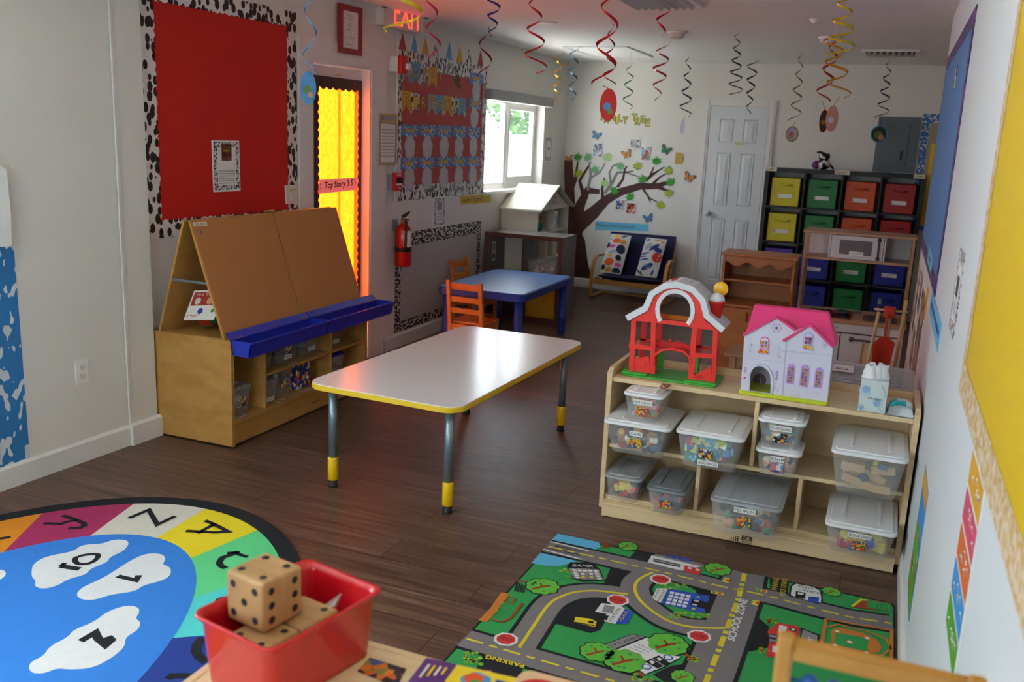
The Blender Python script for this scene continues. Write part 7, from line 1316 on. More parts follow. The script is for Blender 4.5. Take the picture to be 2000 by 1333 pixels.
tp(.0008, c3, ((1640, 175), (2010, 240), (2010, 480), (1560, 270)), 'townblack'); tp(.0008, c3, ((1415, 340), (1640, 380), (1530, 500), (1360, 470)), 'townblack')
tp(.0008, c3, ((1340, 585), (1420, 620), (1560, 650), (1400, 730), (1330, 860), (1250, 885), (930, 800), (1000, 660), (1150, 590)), 'townblack')
tp(.0008, c5, ((780, 640), (1310, 740), (1190, 1120), (960, 1050), (880, 700)), 'townblack')
tp(.0008, c4, ((680, 590), (840, 730), (840, 900), (560, 960), (600, 700)), 'townblack'); tp(.0008, c4, ((850, 330), (1010, 350), (990, 490), (850, 460)), 'townblack')
tp(.0008, c7, ((1250, 700), (1650, 650), (1600, 920), (1150, 920), (1000, 820)), 'townblack'); tp(.0008, c3, ((360, 1050), (700, 1130), (640, 1330), (240, 1300)), 'townblack')
# roads (black edge, grey surface, yellow markings)
R1 = [p.px(*c3(*z)) for z in ((870, 160), (1250, 245), (1700, 345), (1960, 405))]+[p.px(*c4(*z)) for z in ((490, 415), (640, 440), (900, 500), (1200, 580), (1500, 655), (1880, 715))]
R2 = [p.px(*c4(*z)) for z in ((655, 262), (600, 480), (480, 800), (330, 1180))]; R2.append((R2[-1][0]+(R2[-1][0]-R2[-2][0])*3, R2[-1][1]+(R2[-1][1]-R2[-2][1])*3))
R3 = [p.px(*c3(*z)) for z in ((150, 915), (700, 1075), (1450, 1290))]; R3.append((R3[-1][0]+(R3[-1][0]-R3[-2][0])*0.45, R3[-1][1]+(R3[-1][1]-R3[-2][1])*0.45))
R4_ = [p.px(*c3(*z)) for z in ((655, 1010), (780, 820), (900, 650), (1010, 580), (1130, 545), (1300, 535), (1560, 565))]
R5 = [p.px(*c5(*z)) for z in ((260, 440), (110, 510), (20, 590), (0, 700), (80, 850), (250, 1000), (500, 1150), (800, 1230), (1150, 1250), (1300, 1250))]
def crm(P, n=5):
    out = []
    for i in range(len(P)-1):
        a0, a1, a2, a3 = P[max(i-1, 0)], P[i], P[i+1], P[min(i+2, len(P)-1)]
        for k in range(n):
            t_ = k/n; out.append(tuple(0.5*((2*a1[j])+(-a0[j]+a2[j])*t_+(2*a0[j]-5*a1[j]+4*a2[j]-a3[j])*t_*t_+(-a0[j]+3*a1[j]-3*a2[j]+a3[j])*t_**3) for j in (0, 1)))
    out.append(P[-1]); return out
R4_, R5 = crm(R4_), crm(R5); RW_ = {1: 0.105, 2: 0.15, 3: 0.105, 4: 0.10, 5: 0.105}
for k, R in ((1, R1), (2, R2), (3, R3), (4, R4_), (5, R5)): ts(.0012+.00006*k, None, R, RW_[k]+0.028, 'townblack')
for k, R in ((1, R1), (2, R2), (3, R3), (4, R4_), (5, R5)): ts(.0017+.00006*k, None, R, RW_[k], 'townroad')
for R, w_ in ((R1, .010), (R3, .010)): p.h = .0022; p.dashes([clampr(z) for z in R], w_, 'townyellow', on=(0.060, 0.028), off=0.022)
p.h = .0022; p.dashes([clampr(z) for z in R2], .018, 'townyellow', on=(0.07, 0.02), off=0.018)
ts(.0022, None, R4_, .012, 'townyellow'); ts(.0022, None, R5, .012, 'townyellow')
ts(.0021, c8, ((0, 345), (400, 450), (760, 545)), .008, 'townwhite'); ts(.0021, c8, ((110, 185), (500, 280), (900, 380)), .008, 'townwhite')
def tx(cf, s_, bl, br, tl, mat, h=.003, ol=None): p.h = h; p.text(s_, p.px(*cf(*bl)), p.px(*cf(*br)), p.px(*cf(*tl)), mat, outline=ol)
tx(c8, 'BRIDGE MAY', (240, 300), (800, 420), (260, 262), 'rugink'); tx(c8, 'ICE IN WINTER', (110, 350), (740, 490), (125, 318), 'rugink')
def stop(cf, x, y, s_=0.042, rot=0.3):
    q = p.px(*cf(x, y)); oc = lambda r_: [(q[0]+r_*math.cos(rot+PI/4*k+PI/8), q[1]+r_*math.sin(rot+PI/4*k+PI/8)) for k in range(8)]
    p.h = .0026; p.poly(oc(s_), 'townwhite'); p.h = .0030; p.poly(oc(s_*.78), 'townred'); p.h = .0034; c_, s2_ = math.cos(rot-.3), math.sin(rot-.3); p.text('STOP', (q[0]-s_*.5, q[1]-s_*.18), (q[0]+s_*.5, q[1]-s_*.18), (q[0]-s_*.5, q[1]+s_*.22), 'rugink')
stop(c3, 545, 940); stop(c3, 1475, 612); stop(c3, 1830, 440); stop(c4, 272, 812)
def tree(cf, x, y, r=0.05, tr_=None):
    q = p.px(*cf(x, y))
    if tr_: ts(.0026, cf, tr_, .012, 'townbrown')
    p.h = .0028; p.blob(q[0], q[1], r*1.08, 'rugink', k=9, amp=.14); p.h = .0032; p.blob(q[0], q[1], r, 'townleaf', k=9, amp=.14)
    p.h = .0036; p.stroke([(q[0]-r*.5, q[1]-r*.7), (q[0], q[1]-r*.1), (q[0]+r*.4, q[1]+r*.3)], r*.2, 'townbrown'); p.h = .0036; p.stroke([(q[0], q[1]-r*.1), (q[0]-r*.3, q[1]+r*.35)], r*.14, 'townbrown')
    rd = random.Random(int(x))
    for k in range(6): a = rd.uniform(0, 6.28); p.h = .0034; p.circ(q[0]+r*.7*math.cos(a), q[1]+r*.7*math.sin(a), r*.12, tg, 7)
tree(c3, 850, 500, .055, ((640, 445), (760, 480))); tree(c3, 1560, 165, .035); tree(c5, 1200, 400, .045); tree(c4, 1350, 450, .03); tree(c7, 1200, 420, .060, ((1400, 520), (1530, 620))); tree(c7, 250, 520, .050); tree(c7, 620, 640, .060, ((720, 720), (880, 850))); tree(c7, 1400, 860, .032)
# flower beds
rd = random.Random(11)
for cf, cx_, cy_, rx_, ry_, n_ in ((c3, 270, 1100, 70, 50, 16), (c3, 1060, 400, 60, 50, 12), (c4, 865, 690, 35, 25, 9), (c4, 805, 915, 38, 30, 9), (c5, 780, 1060, 300, 40, 18), (c5, 560, 640, 180, 40, 12), (c7, 900, 860, 180, 40, 8), (c7, 1520, 600, 90, 60, 8)):
    for k in range(n_):
        q = clampr(p.px(*cf(cx_+rd.uniform(-rx_, rx_), cy_+rd.uniform(-ry_, ry_)))); p.h = .0025; p.circ(q[0], q[1], 0.009, 'townleaf', 8); p.h = .0029; p.circ(q[0], q[1], 0.0035, 'townyellow' if k % 2 else 'townred', 6)
# bank
tp(.0030, c8, ((470, 690), (540, 600), (980, 620), (1120, 740), (1200, 960), (770, 980), (580, 930), (540, 800)), 'rugink'); tp(.0034, c8, ((500, 715), (1090, 745), (1185, 950), (600, 925)), 'towngrey')
tx(c8, 'BANK', (575, 690), (985, 705), (590, 645), 'townwhite', .0036)
for i in range(5):
    for j in range(4):
        if 1 <= j and 1 <= i <= 3: continue
        tp(.0038, c8, [(570+105*i+22*j+dx, 745+5*i+48*j+dy) for dx, dy in ((0, 0), (80, 5), (90, 38), (12, 33))], 'townwhite')
tp(.0038, c8, ((700, 800), (830, 805), (870, 950), (750, 940)), 'townroad'); tp(.0038, c8, ((870, 810), (1000, 815), (1045, 955), (900, 950)), 'townroad')
for x in (790, 950): tp(.0042, c8, ((x-40, 880), (x+30, 882), (x+40, 925), (x-30, 923)), 'townyellow'); tp(.0042, c8, ((x-45, 820), (x+25, 822), (x+35, 860), (x-35, 858)), 'townwhite')
# bench, bridge slide
for k in range(4): ts(.003, c3, ((640+k*20, 470+k*6), (620+k*22, 540+k*4)), .006, 'rugink')
ts(.0028, c3, ((540, 555), (440, 700), (350, 790)), .030, 'townorange'); ts(.0028, c3, ((680, 640), (590, 760), (520, 795), (430, 780)), .010, 'townbrown')
for k in range(5): ts(.0030, c3, ((520-22*k, 620+30*k), (650-22*k, 650+30*k)), .009, tg); 
ts(.0032, c3, ((560, 590), (620, 600), (600, 640), (545, 625), (560, 590)), .006, 'townbrown')
for k in range(3): ts(.003, c8, ((1210+40*k, 200), (1200+50*k, 330)), .008, 'townbrown')
# diner
tp(.0028, c5, ((300, 180), (400, 155), (940, 280), (1010, 350), (940, 380), (240, 200)), 'towngrey'); tp(.0032, c5, ((240, 200), (960, 360), (700, 420), (660, 420), (180, 300)), 'townwhite'); tp(.0036, c5, ((275, 245), (665, 335), (650, 375), (260, 290)), 'rugink'); tp(.0040, c5, ((290, 258), (650, 342), (640, 362), (280, 282)), 'towngrey')
tx(c5, 'DINER', (450, 225), (800, 300), (470, 180), 'townblue', .0036, (0.0012, MATS['townblue'])); tp(.0036, c5, ((720, 345), (960, 400), (930, 490), (700, 430)), 'townred'); tp(.004, c5, ((765, 365), (830, 380), (815, 405), (760, 395)), 'townwhite'); tp(.004, c5, ((880, 395), (940, 405), (925, 430), (870, 420)), 'townwhite')
# traffic lights
for cf, pts in ((c5, ((1280, 520), (1370, 535), (1350, 600), (1265, 580))), (c5, ((1100, 710), (1285, 745), (1275, 780), (1095, 745))), (c5, ((1755, 675), (1920, 710), (1910, 740), (1750, 705))), (c5, ((1700, 845), (1800, 860), (1775, 930), (1680, 905)))):
    tp(.0030, cf, pts, 'townyellow'); c_ = [sum(z[0] for z in pts)/4, sum(z[1] for z in pts)/4]; q = p.px(*cf(*c_)); p.h = .0034; p.circ(q[0]+0.008, q[1], 0.008, 'townred', 10); p.h = .0034; p.circ(q[0]-0.012, q[1], 0.007, 'towngreen', 10)
# police house (blue, phone pad windows)
tp(.0012, c5, ((190, 760), (230, 640), (400, 590), (560, 600), (780, 640), (760, 720), (1080, 1080), (1000, 1120), (800, 1110), (500, 1020), (300, 900)), tg)
tp(.0030, c5, ((320, 675), (475, 680), (370, 890), (240, 820)), 'townwhite'); tx(c5, 'POLICE', (275, 850), (360, 700), (250, 835), 'rugink', .0034); tx(c5, 'HOUSE', (350, 870), (440, 710), (320, 855), 'rugink', .0034)
tp(.0030, c5, ((490, 680), (1080, 790), (1060, 870), (990, 1040), (385, 900)), 'townblue')
for i in range(4):
    for j in range(4): tp(.0034, c5, [(510+78*i-18*j+dx, 720+16*i+48*j+dy) for dx, dy in ((0, 0), (62, 12), (50, 48), (-12, 36))], 'townwhite')
tp(.0034, c5, ((830, 830), (1060, 880), (1020, 980), (800, 920)), 'rugink'); tp(.0038, c5, ((860, 845), (925, 860), (918, 880), (855, 865)), 'townwhite'); tp(.0038, c5, ((830, 900), (895, 915), (888, 932), (825, 918)), 'townwhite')
for x, y in ((915, 805), (845, 975)): q = p.px(*c5(x, y)); p.h = .0036; p.circ(q[0], q[1], .007, 'townyellow', 8)
# gas station
tp(.0030, c3, ((1340, 640), (1490, 655), (1540, 690), (1455, 815), (1360, 790), (1380, 730), (1285, 710)), 'townwhite'); tp(.0034, c3, ((1365, 655), (1450, 670), (1430, 730), (1340, 715)), 'towngrey'); tp(.0034, c3, ((1300, 745), (1400, 745), (1385, 785), (1290, 765)), 'rugink'); tx(c3, 'STATION', (1420, 795), (1500, 690), (1395, 785), 'rugink', .0036)
tp(.0030, c3, ((1535, 685), (1605, 715), (1550, 815), (1455, 810)), 'townblue'); tx(c3, 'GAS', (1510, 790), (1560, 715), (1485, 783), 'townyellow', .0036)
tp(.0030, c3, ((1120, 755), (1250, 770), (1300, 795), (1285, 840), (1110, 800)), 'townyellow'); tp(.0034, c3, ((1235, 785), (1275, 790), (1268, 812), (1228, 806)), 'rugink'); ts(.0034, c3, ((1115, 800), (1200, 815), (1280, 830)), .006, 'rugink')
# city hall
tp(.0026, c7, ((345, 420), (720, 275), (900, 315), (1000, 360), (1040, 470), (1130, 570), (1390, 590), (1250, 670), (1150, 740), (890, 830), (740, 710), (830, 640), (380, 560)), 'rugink')
tp(.0030, c7, ((355, 430), (720, 285), (890, 318), (370, 530)), 'towngrey'); tp(.0030, c7, ((385, 545), (920, 330), (985, 370), (1020, 470), (1080, 540), (1380, 590), (1240, 665), (1150, 720), (895, 822), (750, 715), (820, 640), (400, 570)), 'townwhite'); tx(c7, 'CITY HALL', (395, 485), (830, 320), (375, 455), 'rugink', .0034)
tp(.0034, c7, ((890, 655), (1080, 570), (1240, 680), (1060, 750)), 'rugink'); tp(.0038, c7, ((950, 655), (990, 640), (1030, 670), (990, 695)), 'townwhite'); tp(.0038, c7, ((1050, 610), (1090, 600), (1130, 630), (1085, 650)), 'townwhite'); ts(.0038, c7, ((990, 615), (1150, 715)), .006, 'towngrey')
for x, y in ((915, 725), (1205, 600)): q = p.px(*c7(x, y)); p.h = .0034; p.circ(q[0], q[1], .016, 'townblue', 16); p.h = .0038; p.circ(q[0], q[1], .011, 'townwhite', 12)
for k in range(5): ts(.0034, c7, ((560+60*k, 505-22*k), (800+50*k, 590-20*k)), .003, 'towngrey')
# parking, post office, zone lettering
tx(c3, 'PARKING', (700, 1150), (385, 1070), (690, 1180), 'townyellow', .003, (0.0010, MATS['townyellow']))
tp(.0028, c3, ((320, 1190), (430, 1195), (435, 1240), (330, 1235)), 'townbrown'); tp(.0032, c3, ((345, 1205), (420, 1208), (425, 1240), (345, 1238)), 'townwhite')
tx(c6, 'PARKING', (330, 400), (370, 190), (225, 390), 'townyellow', .003); tx(c6, 'POST OFFICE', (470, 500), (515, 205), (375, 490), 'townyellow', .003)
tp(.0030, c6, ((540, 500), (550, 340), (640, 265), (980, 330), (1120, 430), (1130, 600), (1050, 640)), 'rugink'); tp(.0034, c6, ((570, 490), (590, 340), (660, 290), (960, 345), (1080, 420), (1100, 540), (1090, 620), (900, 590)), 'townwhite')
tx(c6, 'POST', (700, 350), (970, 410), (715, 310), 'rugink', .0038); tx(c6, 'OFFICE', (700, 405), (1070, 475), (710, 375), 'rugink', .0038); tp(.0038, c6, ((660, 420), (830, 450), (820, 555), (650, 520)), 'rugink'); tp(.0042, c6, ((695, 440), (795, 458), (790, 490), (690, 475)), 'townwhite'); tp(.0038, c6, ((880, 510), (1065, 530), (1050, 630), (870, 590)), 'townblue'); ts(.004, c6, ((920, 535), (1020, 550)), .008, 'rugink')
ts(.0030, c4, ((1515, 570), (1590, 515), (1640, 520)), .010, 'townyellow'); tp(.0026, c4, ((1520, 575), (1630, 510), (1830, 540), (1880, 620), (1700, 600)), 'townbrown')
for k in range(5): ts(.0032, c4, ((1655+38*k, 520+6*k), (1665+38*k, 585+8*k)), .018, tg)
tx(c4, 'SCHOOL ZONE', (560, 855), (665, 520), (500, 835), 'townwhite', .003, (0.0012, MATS['townwhite']))
# school house
tp(.0026, c4, ((915, 700), (1090, 735), (1080, 850), (1040, 1010), (815, 975), (840, 870), (830, 770)), 'townred'); tp(.0030, c4, ((925, 720), (990, 735), (975, 780), (915, 775)), 'townwhite'); tp(.0030, c4, ((870, 890), (930, 900), (920, 950), (865, 940)), 'townwhite'); tp(.0030, c4, ((835, 790), (920, 800), (915, 870), (835, 860)), 'rugink'); tp(.0034, c4, ((845, 800), (905, 808), (900, 828), (842, 820)), 'towngrey'); tp(.0034, c4, ((842, 835), (900, 842), (897, 862), (840, 855)), 'towngrey')
tp(.0030, c4, ((1105, 745), (1250, 800), (1240, 1000), (1210, 1030), (1060, 1010)), 'rugink'); tp(.0034, c4, ((1115, 758), (1235, 808), (1225, 1000), (1070, 1000)), 'towngrey'); tx(c4, 'SCHOOL', (1110, 1000), (1160, 820), (1160, 1010), 'townwhite', .0038)
q = p.px(*c4(1038, 760)); p.h = .003; p.circ(q[0], q[1], .012, 'rugink', 12); p.h = .0034; p.circ(q[0], q[1], .007, 'townwhite', 10)
# ball field
for pts, w_ in ((((1305, 670), (1265, 900), (1440, 960), (1860, 1030), (1870, 770), (1305, 670)), .012), (((1310, 740), (1400, 715), (1640, 770), (1790, 830), (1830, 910), (1760, 970), (1500, 950), (1290, 900)), .008)): ts(.0026, c4, pts, w_, 'townorange')
tp(.0026, c4, ((1350, 760), (1400, 740), (1600, 780), (1720, 840), (1760, 900), (1740, 940), (1640, 960), (1340, 890)), 'townorange'); tp(.0030, c4, ((1385, 785), (1650, 830), (1640, 940), (1370, 880)), tg)
for x, y in ((1395, 775), (1640, 830), (1635, 950), (1380, 888), (1497, 862)): q = p.px(*c4(x, y)); p.h = .0034; p.circ(q[0], q[1], .012, 'townorange', 10); p.h = .0037; p.circ(q[0], q[1], .008, 'townwhite', 8)
m_.build('town_rug', None, 'green road map play rug with town buildings before the toy shelf', 'rug', base=((rx0+rx1)/2, (ry0+ry1)/2, 0))
# ================================================================== FOREGROUND
FZ_ = 0.715; fx0, fx1, fy0, fy1 = -0.99, 0.17, 0.72, 1.305
t = thing('toy_shelf', 'birch shelf top in the near foreground under the red bin', 'shelf', ((fx0+fx1)/2, (fy0+fy1)/2, 0))
m_ = MB(); m_.m(birchx).box(fx0+0.02, fy0, FZ_-0.02, fx1-0.02, fy1-0.012, FZ_); m_.build('top_board', t)
m_ = MB(); m_.m(birch).box(fx0+0.02, fy1-0.011, 0.03, fx1-0.02, fy1+0.004, FZ_); m_.build('back_panel', t)
for x in (fx0, fx1-0.019): m_ = MB(); m_.m(birch).box(x, fy0, 0.0, x+0.019, fy1+0.004, FZ_); bevel(m_.build('side_panel', t), 0.004)
m_ = MB(); m_.m(birchx).box(fx0+0.02, fy0+0.002, 0.36, fx1-0.02, fy1-0.012, 0.378); m_.build('shelf_board', t)
# red bin
RB = [onz(x, y, 0.835) for x, y in ((386, 1208), (556, 1290), (721, 1148), (592, 1094))]; c_ = sum((q for q in RB), Vector())/4; bx = ((RB[1]-RB[0]).normalized()+(RB[2]-RB[3]).normalized()).normalized(); rot = math.atan2(bx.y, bx.x)
RBT = Matrix.Translation((c_.x, c_.y, 0)) @ Matrix.Rotation(rot, 4, 'Z'); wB = ((RB[1]-RB[0]).length+(RB[2]-RB[3]).length)/2; lB = ((RB[2]-RB[1]).length+(RB[3]-RB[0]).length)/2
t = thing('plastic_bin', 'glossy red plastic bin of large wooden dice in the near foreground', 'bin', (c_.x, c_.y, FZ_+0.0005)); M('binred', '#c8121e', 0.28, coat=0.3); m_ = MB(); m_.m('binred', True)
def rring(w_, l_, r, z, n=6):
    P = []
    for (sx_, sy_, a0) in ((1, 1, 0), (-1, 1, 90), (-1, -1, 180), (1, -1, 270)):
        for j in range(n+1): a = math.radians(a0+90*j/n); P.append(RBT @ Vector((sx_*(w_/2-r)+r*math.cos(a), sy_*(l_/2-r)+r*math.sin(a), z)))
    return P
z0 = FZ_+0.001; zt_ = 0.838; prof = [(0.86, 0, z0), (0.875, 0, z0+0.004), (0.955, 0, zt_-0.012), (0.965, 0.006, zt_-0.006), (0.98, 0.012, zt_-0.001), (0.98, 0.010, zt_+0.003), (0.97, -0.002, zt_+0.001), (0.955, -0.006, zt_-0.012), (0.87, -0.006, z0+0.008), (0.86, -0.007, z0+0.004)]
ids = [m_.addv(rring(wB*k+ex_, lB*(k+(1-k)*0.3)+ex_, 0.022, z)) for k, ex_, z in prof]; nr = 28
for a_, b_ in zip(ids, ids[1:]):
    for i in range(nr): m_.face((a_+i, a_+(i+1) % nr, b_+(i+1) % nr, b_+i))
m_.face([ids[0]+i for i in reversed(range(nr))]); m_.face([ids[-1]+i for i in range(nr)]); m_.build('tub', t)
# dice
diew = wood('dicewood', '#a87f52', '#c09a6a', (6, 30, 6), rough=0.5); M('pip', '#1c1c22', 0.6)
PIP = {1: [(0, 0)], 2: [(-1, -1), (1, 1)], 3: [(-1, -1), (0, 0), (1, 1)], 4: [(-1, -1), (1, 1), (-1, 1), (1, -1)], 5: [(-1, -1), (1, 1), (-1, 1), (1, -1), (0, 0)], 6: [(-1, -1), (-1, 0), (-1, 1), (1, -1), (1, 0), (1, 1)]}
def die(label, c_, s_, ang, faces):
    t = thing('wooden_die', label, 'die', (c_[0], c_[1], c_[2]-s_/2), 'large wooden dice in the red bin'); T = Matrix.Translation(c_) @ Matrix.Rotation(ang, 4, 'Z'); m_ = MB(); m_.m(diew)
    m_.box(-s_/2, -s_/2, -s_/2, s_/2, s_/2, s_/2, T); bevel(m_.build('block', t), 0.006, 3); m_ = MB()
    for nrm, u, v, k in (((0, 0, 1), (1, 0, 0), (0, 1, 0), faces[0]), ((0, -1, 0), (1, 0, 0), (0, 0, 1), faces[1]), ((1, 0, 0), (0, 1, 0), (0, 0, 1), faces[2]), ((-1, 0, 0), (0, -1, 0), (0, 0, 1), 7-faces[2]), ((0, 1, 0), (-1, 0, 0), (0, 0, 1), 7-faces[1])):
        R3 = T.to_3x3(); p = Art(Vector(c_)+R3 @ Vector(nrm)*s_/2, R3 @ Vector(u), R3 @ Vector(v), mb=m_, start=0.0003)
        for a, b in PIP[k]: p.h = 0.0003; p.circ(a*s_*0.29, b*s_*0.29, s_*0.075, 'pip', 18)
    m_.build('pips', t)
dA = [onz(x, y, 0.9) for x, y in ((440, 1112), (514, 1144), (592, 1106), (518, 1078))]; dc = sum(dA, Vector())/4; e_ = (dA[1]-dA[0]).normalized()+(dA[2]-dA[3]).normalized(); dang = math.atan2(e_.y, e_.x); DS = 0.088
die('topmost wooden die standing high above the rim of the red bin', (dc.x, dc.y, 0.9-DS/2), DS, dang, (4, 5, 6))
ez2 = z0+0.005+DS/2; L0 = RBT @ Vector((0.0, 0, 0)); ax_ = RBT.to_3x3() @ Vector((0, 1, 0)); uu_ = RBT.to_3x3() @ Vector((1, 0, 0))
for lb, ou, ov, fc in (('wooden die at the near end of the red bin under the topmost one', 0.0, -lB/2+0.064, (4, 1, 2)), ('wooden die in the middle of the red bin under the topmost one', 0.0, -lB/2+0.064+DS+0.002, (2, 1, 3))):
    q = L0+ax_*ov+uu_*ou; die(lb, (q.x, q.y, ez2), DS*0.985, rot+0.02, fc)
q = L0+ax_*(lB/2-0.048)+uu_*0.005; m_ = MB(); m_.m(M('peach', '#c89878', 0.7), True).ball((q.x, q.y, z0+0.036), 0.027, 14, (1.1, 0.9, 1)); m_.m('paper').prism([(q.x-0.01, q.y, z0+0.078), (q.x+0.01, q.y+0.01, z0+0.078), (q.x+0.02, q.y+0.012, z0+0.105)], (0.002, 0.002, 0)); m_.build('soft_toy', None, 'small peach soft toy with white tag at the far end of the red bin', 'toy')
# photo card, puzzle box, wooden puzzle board
p = Art((0, 0, FZ_), (1, 0, 0), (0, 1, 0)); p.poly([(697, 1313), (722, 1286), (794, 1308), (775, 1345)], multi('fruitpic', ['#e0641c', '#d8781c', '#2a2a40', '#e8862a', '#3a5a9a', '#8a8a3a', '#301c14'], 55), px=True); p.mb.build('picture_sticker', None, 'picture sticker of oranges on the foreground shelf top', 'sticker')
bz_ = FZ_+0.055; A = [onz(x, y, bz_) for x, y in ((833, 1285), (1010, 1325))]; d_ = (A[1]-A[0]).normalized(); nn = Vector((d_.y, -d_.x, 0)); Lb_ = 0.160; t = thing('puzzle_box', 'purple and yellow printed puzzle box on the foreground shelf', 'box', (A[0].x+0.1, A[0].y-0.1, FZ_)); P = [A[0], A[0]+d_*Lb_, A[0]+d_*Lb_+nn*0.2, A[0]+nn*0.2]
m_ = MB(); m_.m(M('boxpurple', '#5a2a78', 0.4)).prism([(q.x, q.y, FZ_+0.001) for q in P], (0, 0, bz_-FZ_-0.001)); m_.build('carton', t)
p = Art((A[0].x, A[0].y, bz_), d_, (-nn.x, -nn.y, 0)); M('boxyellow', '#e8cc1c', 0.4); p.rect(0.055, -0.195, Lb_-0.002, -0.002, 'boxyellow'); p.blob(0.10, -0.035, 0.022, 'skyball', k=5); p.blob(0.095, -0.03, 0.014, 'porange', k=5); p.circ(0.10, -0.04, 0.008, 'green'); p.rect(0.13, -0.05, 0.165, -0.02, 'trayblue'); 
for k in range(4): p.rect(0.012+0.010*k, -0.06+0.006*k, 0.016+0.010*k, -0.02, 'yellow' if k % 2 else 'offwhite')
p.mb.build('cover_print', t)
bz_ = FZ_+0.062; q = onz(1022, 1304, bz_); q2 = onz(1180, 1345, bz_); d_ = (q2-q).normalized(); nn = Vector((d_.y, -d_.x, 0)); t = thing('puzzle_board', 'pale wooden puzzle board with red shape on the foreground shelf', 'puzzle', (q.x+0.1, q.y-0.08, FZ_)); ang_ = math.atan2(d_.y, d_.x); T = Matrix.Translation((q.x, q.y, 0)) @ Matrix.Rotation(ang_, 4, 'Z')
m_ = MB(); m_.m(M('puzzlewood', '#d8b48c', 0.5)).rbox(0, -0.20, FZ_+0.001, 0.26, 0, bz_, r=0.02, mat4=T); m_.build('board', t); p = Art((q.x, q.y, bz_), d_, (-nn.x, -nn.y, 0)); p.circ(0.05, -0.065, 0.045, 'red', 28); p.circ(0.053, -0.075, 0.032, M('olive', '#8a8a40', 0.6), 24); p.mb.build('puzzle_print', t)
# bead frame at the lower right
t = thing('bead_frame', 'wooden bead frame with blue and red beads at the bottom right', 'abacus', (0.0, 1.0, FZ_)); fw = wood('framewood', '#b07f40', '#c4934e', (8, 8, 20), rough=0.45)
YF_ = 1.02; tl_ = ony(1536, 1248, YF_); q2 = ony(1537, 1333, YF_); zt_ = tl_.z; xl = tl_.x; br_ = onz(1800, 1330, zt_-0.012); d_ = Vector((br_.x-xl, br_.y-YF_, 0)).normalized(); Ln = 0.20
wd = 0.0095
m_ = MB(); m_.m(fw).rbox(xl-wd, YF_-wd, FZ_+0.0185, xl+wd, YF_+wd, zt_+0.006, r=0.004); bevel(m_.build('post', t), 0.002)
e_ = Vector((xl, YF_, 0))+d_*Ln; m_ = MB(); m_.m(fw).rbox(e_.x-wd, e_.y-wd, FZ_+0.0185, e_.x+wd, e_.y+wd, zt_+0.006, r=0.004); m_.build('post', t)
n2 = Vector((-d_.y, d_.x, 0)); s0 = Vector((xl, YF_, zt_-0.018))+d_*(wd+0.001)-n2*0.010; m_ = MB(); m_.m(fw).prism([s0, s0+d_*(Ln-2*wd-0.002), s0+d_*(Ln-2*wd-0.002)+Vector((0, 0, 0.018)), s0+Vector((0, 0, 0.018))], n2*0.018); bevel(m_.build('top_rail', t), 0.002)
s0 = Vector((xl, YF_, FZ_+0.0005))-d_*0.03-n2*0.03; m_ = MB(); m_.m(fw).prism([s0, s0+d_*(Ln+0.06), s0+d_*(Ln+0.06)+n2*0.06, s0+n2*0.06], (0, 0, 0.0175)); m_.build('base', t)
for zz, col, pos in ((zt_-0.050, 'beadblue', (0.022, 0.048)), (zt_-0.095, 'beadred', (0.022, 0.040, 0.075))):
    M('beadblue', '#1858a8', 0.35); M('beadred', '#c01814', 0.35); M('beadyel', '#e0b020', 0.35); m_ = MB(); m_.m('beadblue', True); a_ = Vector((xl, YF_, zz))+d_*wd; b_ = Vector((xl, YF_, zz))+d_*(Ln-wd); m_.tube([a_, (a_+b_)/2+Vector((0, 0, 0.006)), b_], 0.002, 8); w_ = m_.build('wire', t)
    for s_ in pos: c_ = a_+d_*s_+Vector((0, 0, 0.003)); m_ = MB(); m_.m(col, True).ball(c_, 0.0095, 14); m_.build('bead', w_)
# ================================================================== RIGHT WALL
p = RW(); b0 = [p.px(*z) for z in ((1853, 106), (1915, 10), (1824, 569), (1801, 485))]; t = thing('bulletin_board', 'blue paper board with dark purple edge on the right wall', 'bulletin board', (XR, 5.2, 1.055)); ub0, ub1 = -6.31, -4.08; vb0, vb1 = 1.055, 2.19
p.rect(ub0, vb0, ub1, vb1, spots('purpedge', '#8a4a9a', '#2c2c60', 30, .58), thick=0.004); p.mb.build('border', t); p = RW(); p.h = 0.0045; p.rect(ub0+0.07, vb0+0.075, ub1-0.07, vb1-0.075, M('boardblue', '#4f86c8', 0.6, var=0.03, vscale=2)); p.mb.build('backing_paper', t)
p = RW(); p.h = 0.006; p.rect(-5.0, 1.93, -4.86, 2.03, 'plushsp', thick=0.0075); p.mb.build('paper_cutout', None, 'small grey cutout near the top of the blue right wall board', 'paper cutout')
p = RW(); p.h = 0.006; p.rect(-5.15, 1.09, -4.62, 1.17, 'skypaper', thick=0.007); p.lines(-5.0, 1.11, -4.77, 1.145, 1, 'blue', 0.6); p.mb.build('paper_strip', None, 'light blue strip along the lower edge of the blue right wall board', 'paper strip')
p = RW(); Q = [(1825, 545), (1848, 578), (1842, 612), (1824, 577)]; q = [p.px(*z) for z in Q]; u0_, u1_ = q[0][0], q[1][0]; v1_ = min(1.048, q[0][1]); v0_ = v1_-0.10; p.rect(u0_, v0_, u1_, v1_, 'skypaper', thick=0.0015); p.lines(u0_+0.03, v0_+0.03, u1_-0.05, v0_+0.07, 1, 'blue', 0.6); p.mb.build('paper_strip', None, 'light blue lettered strip on the white wall below the blue board', 'paper strip')
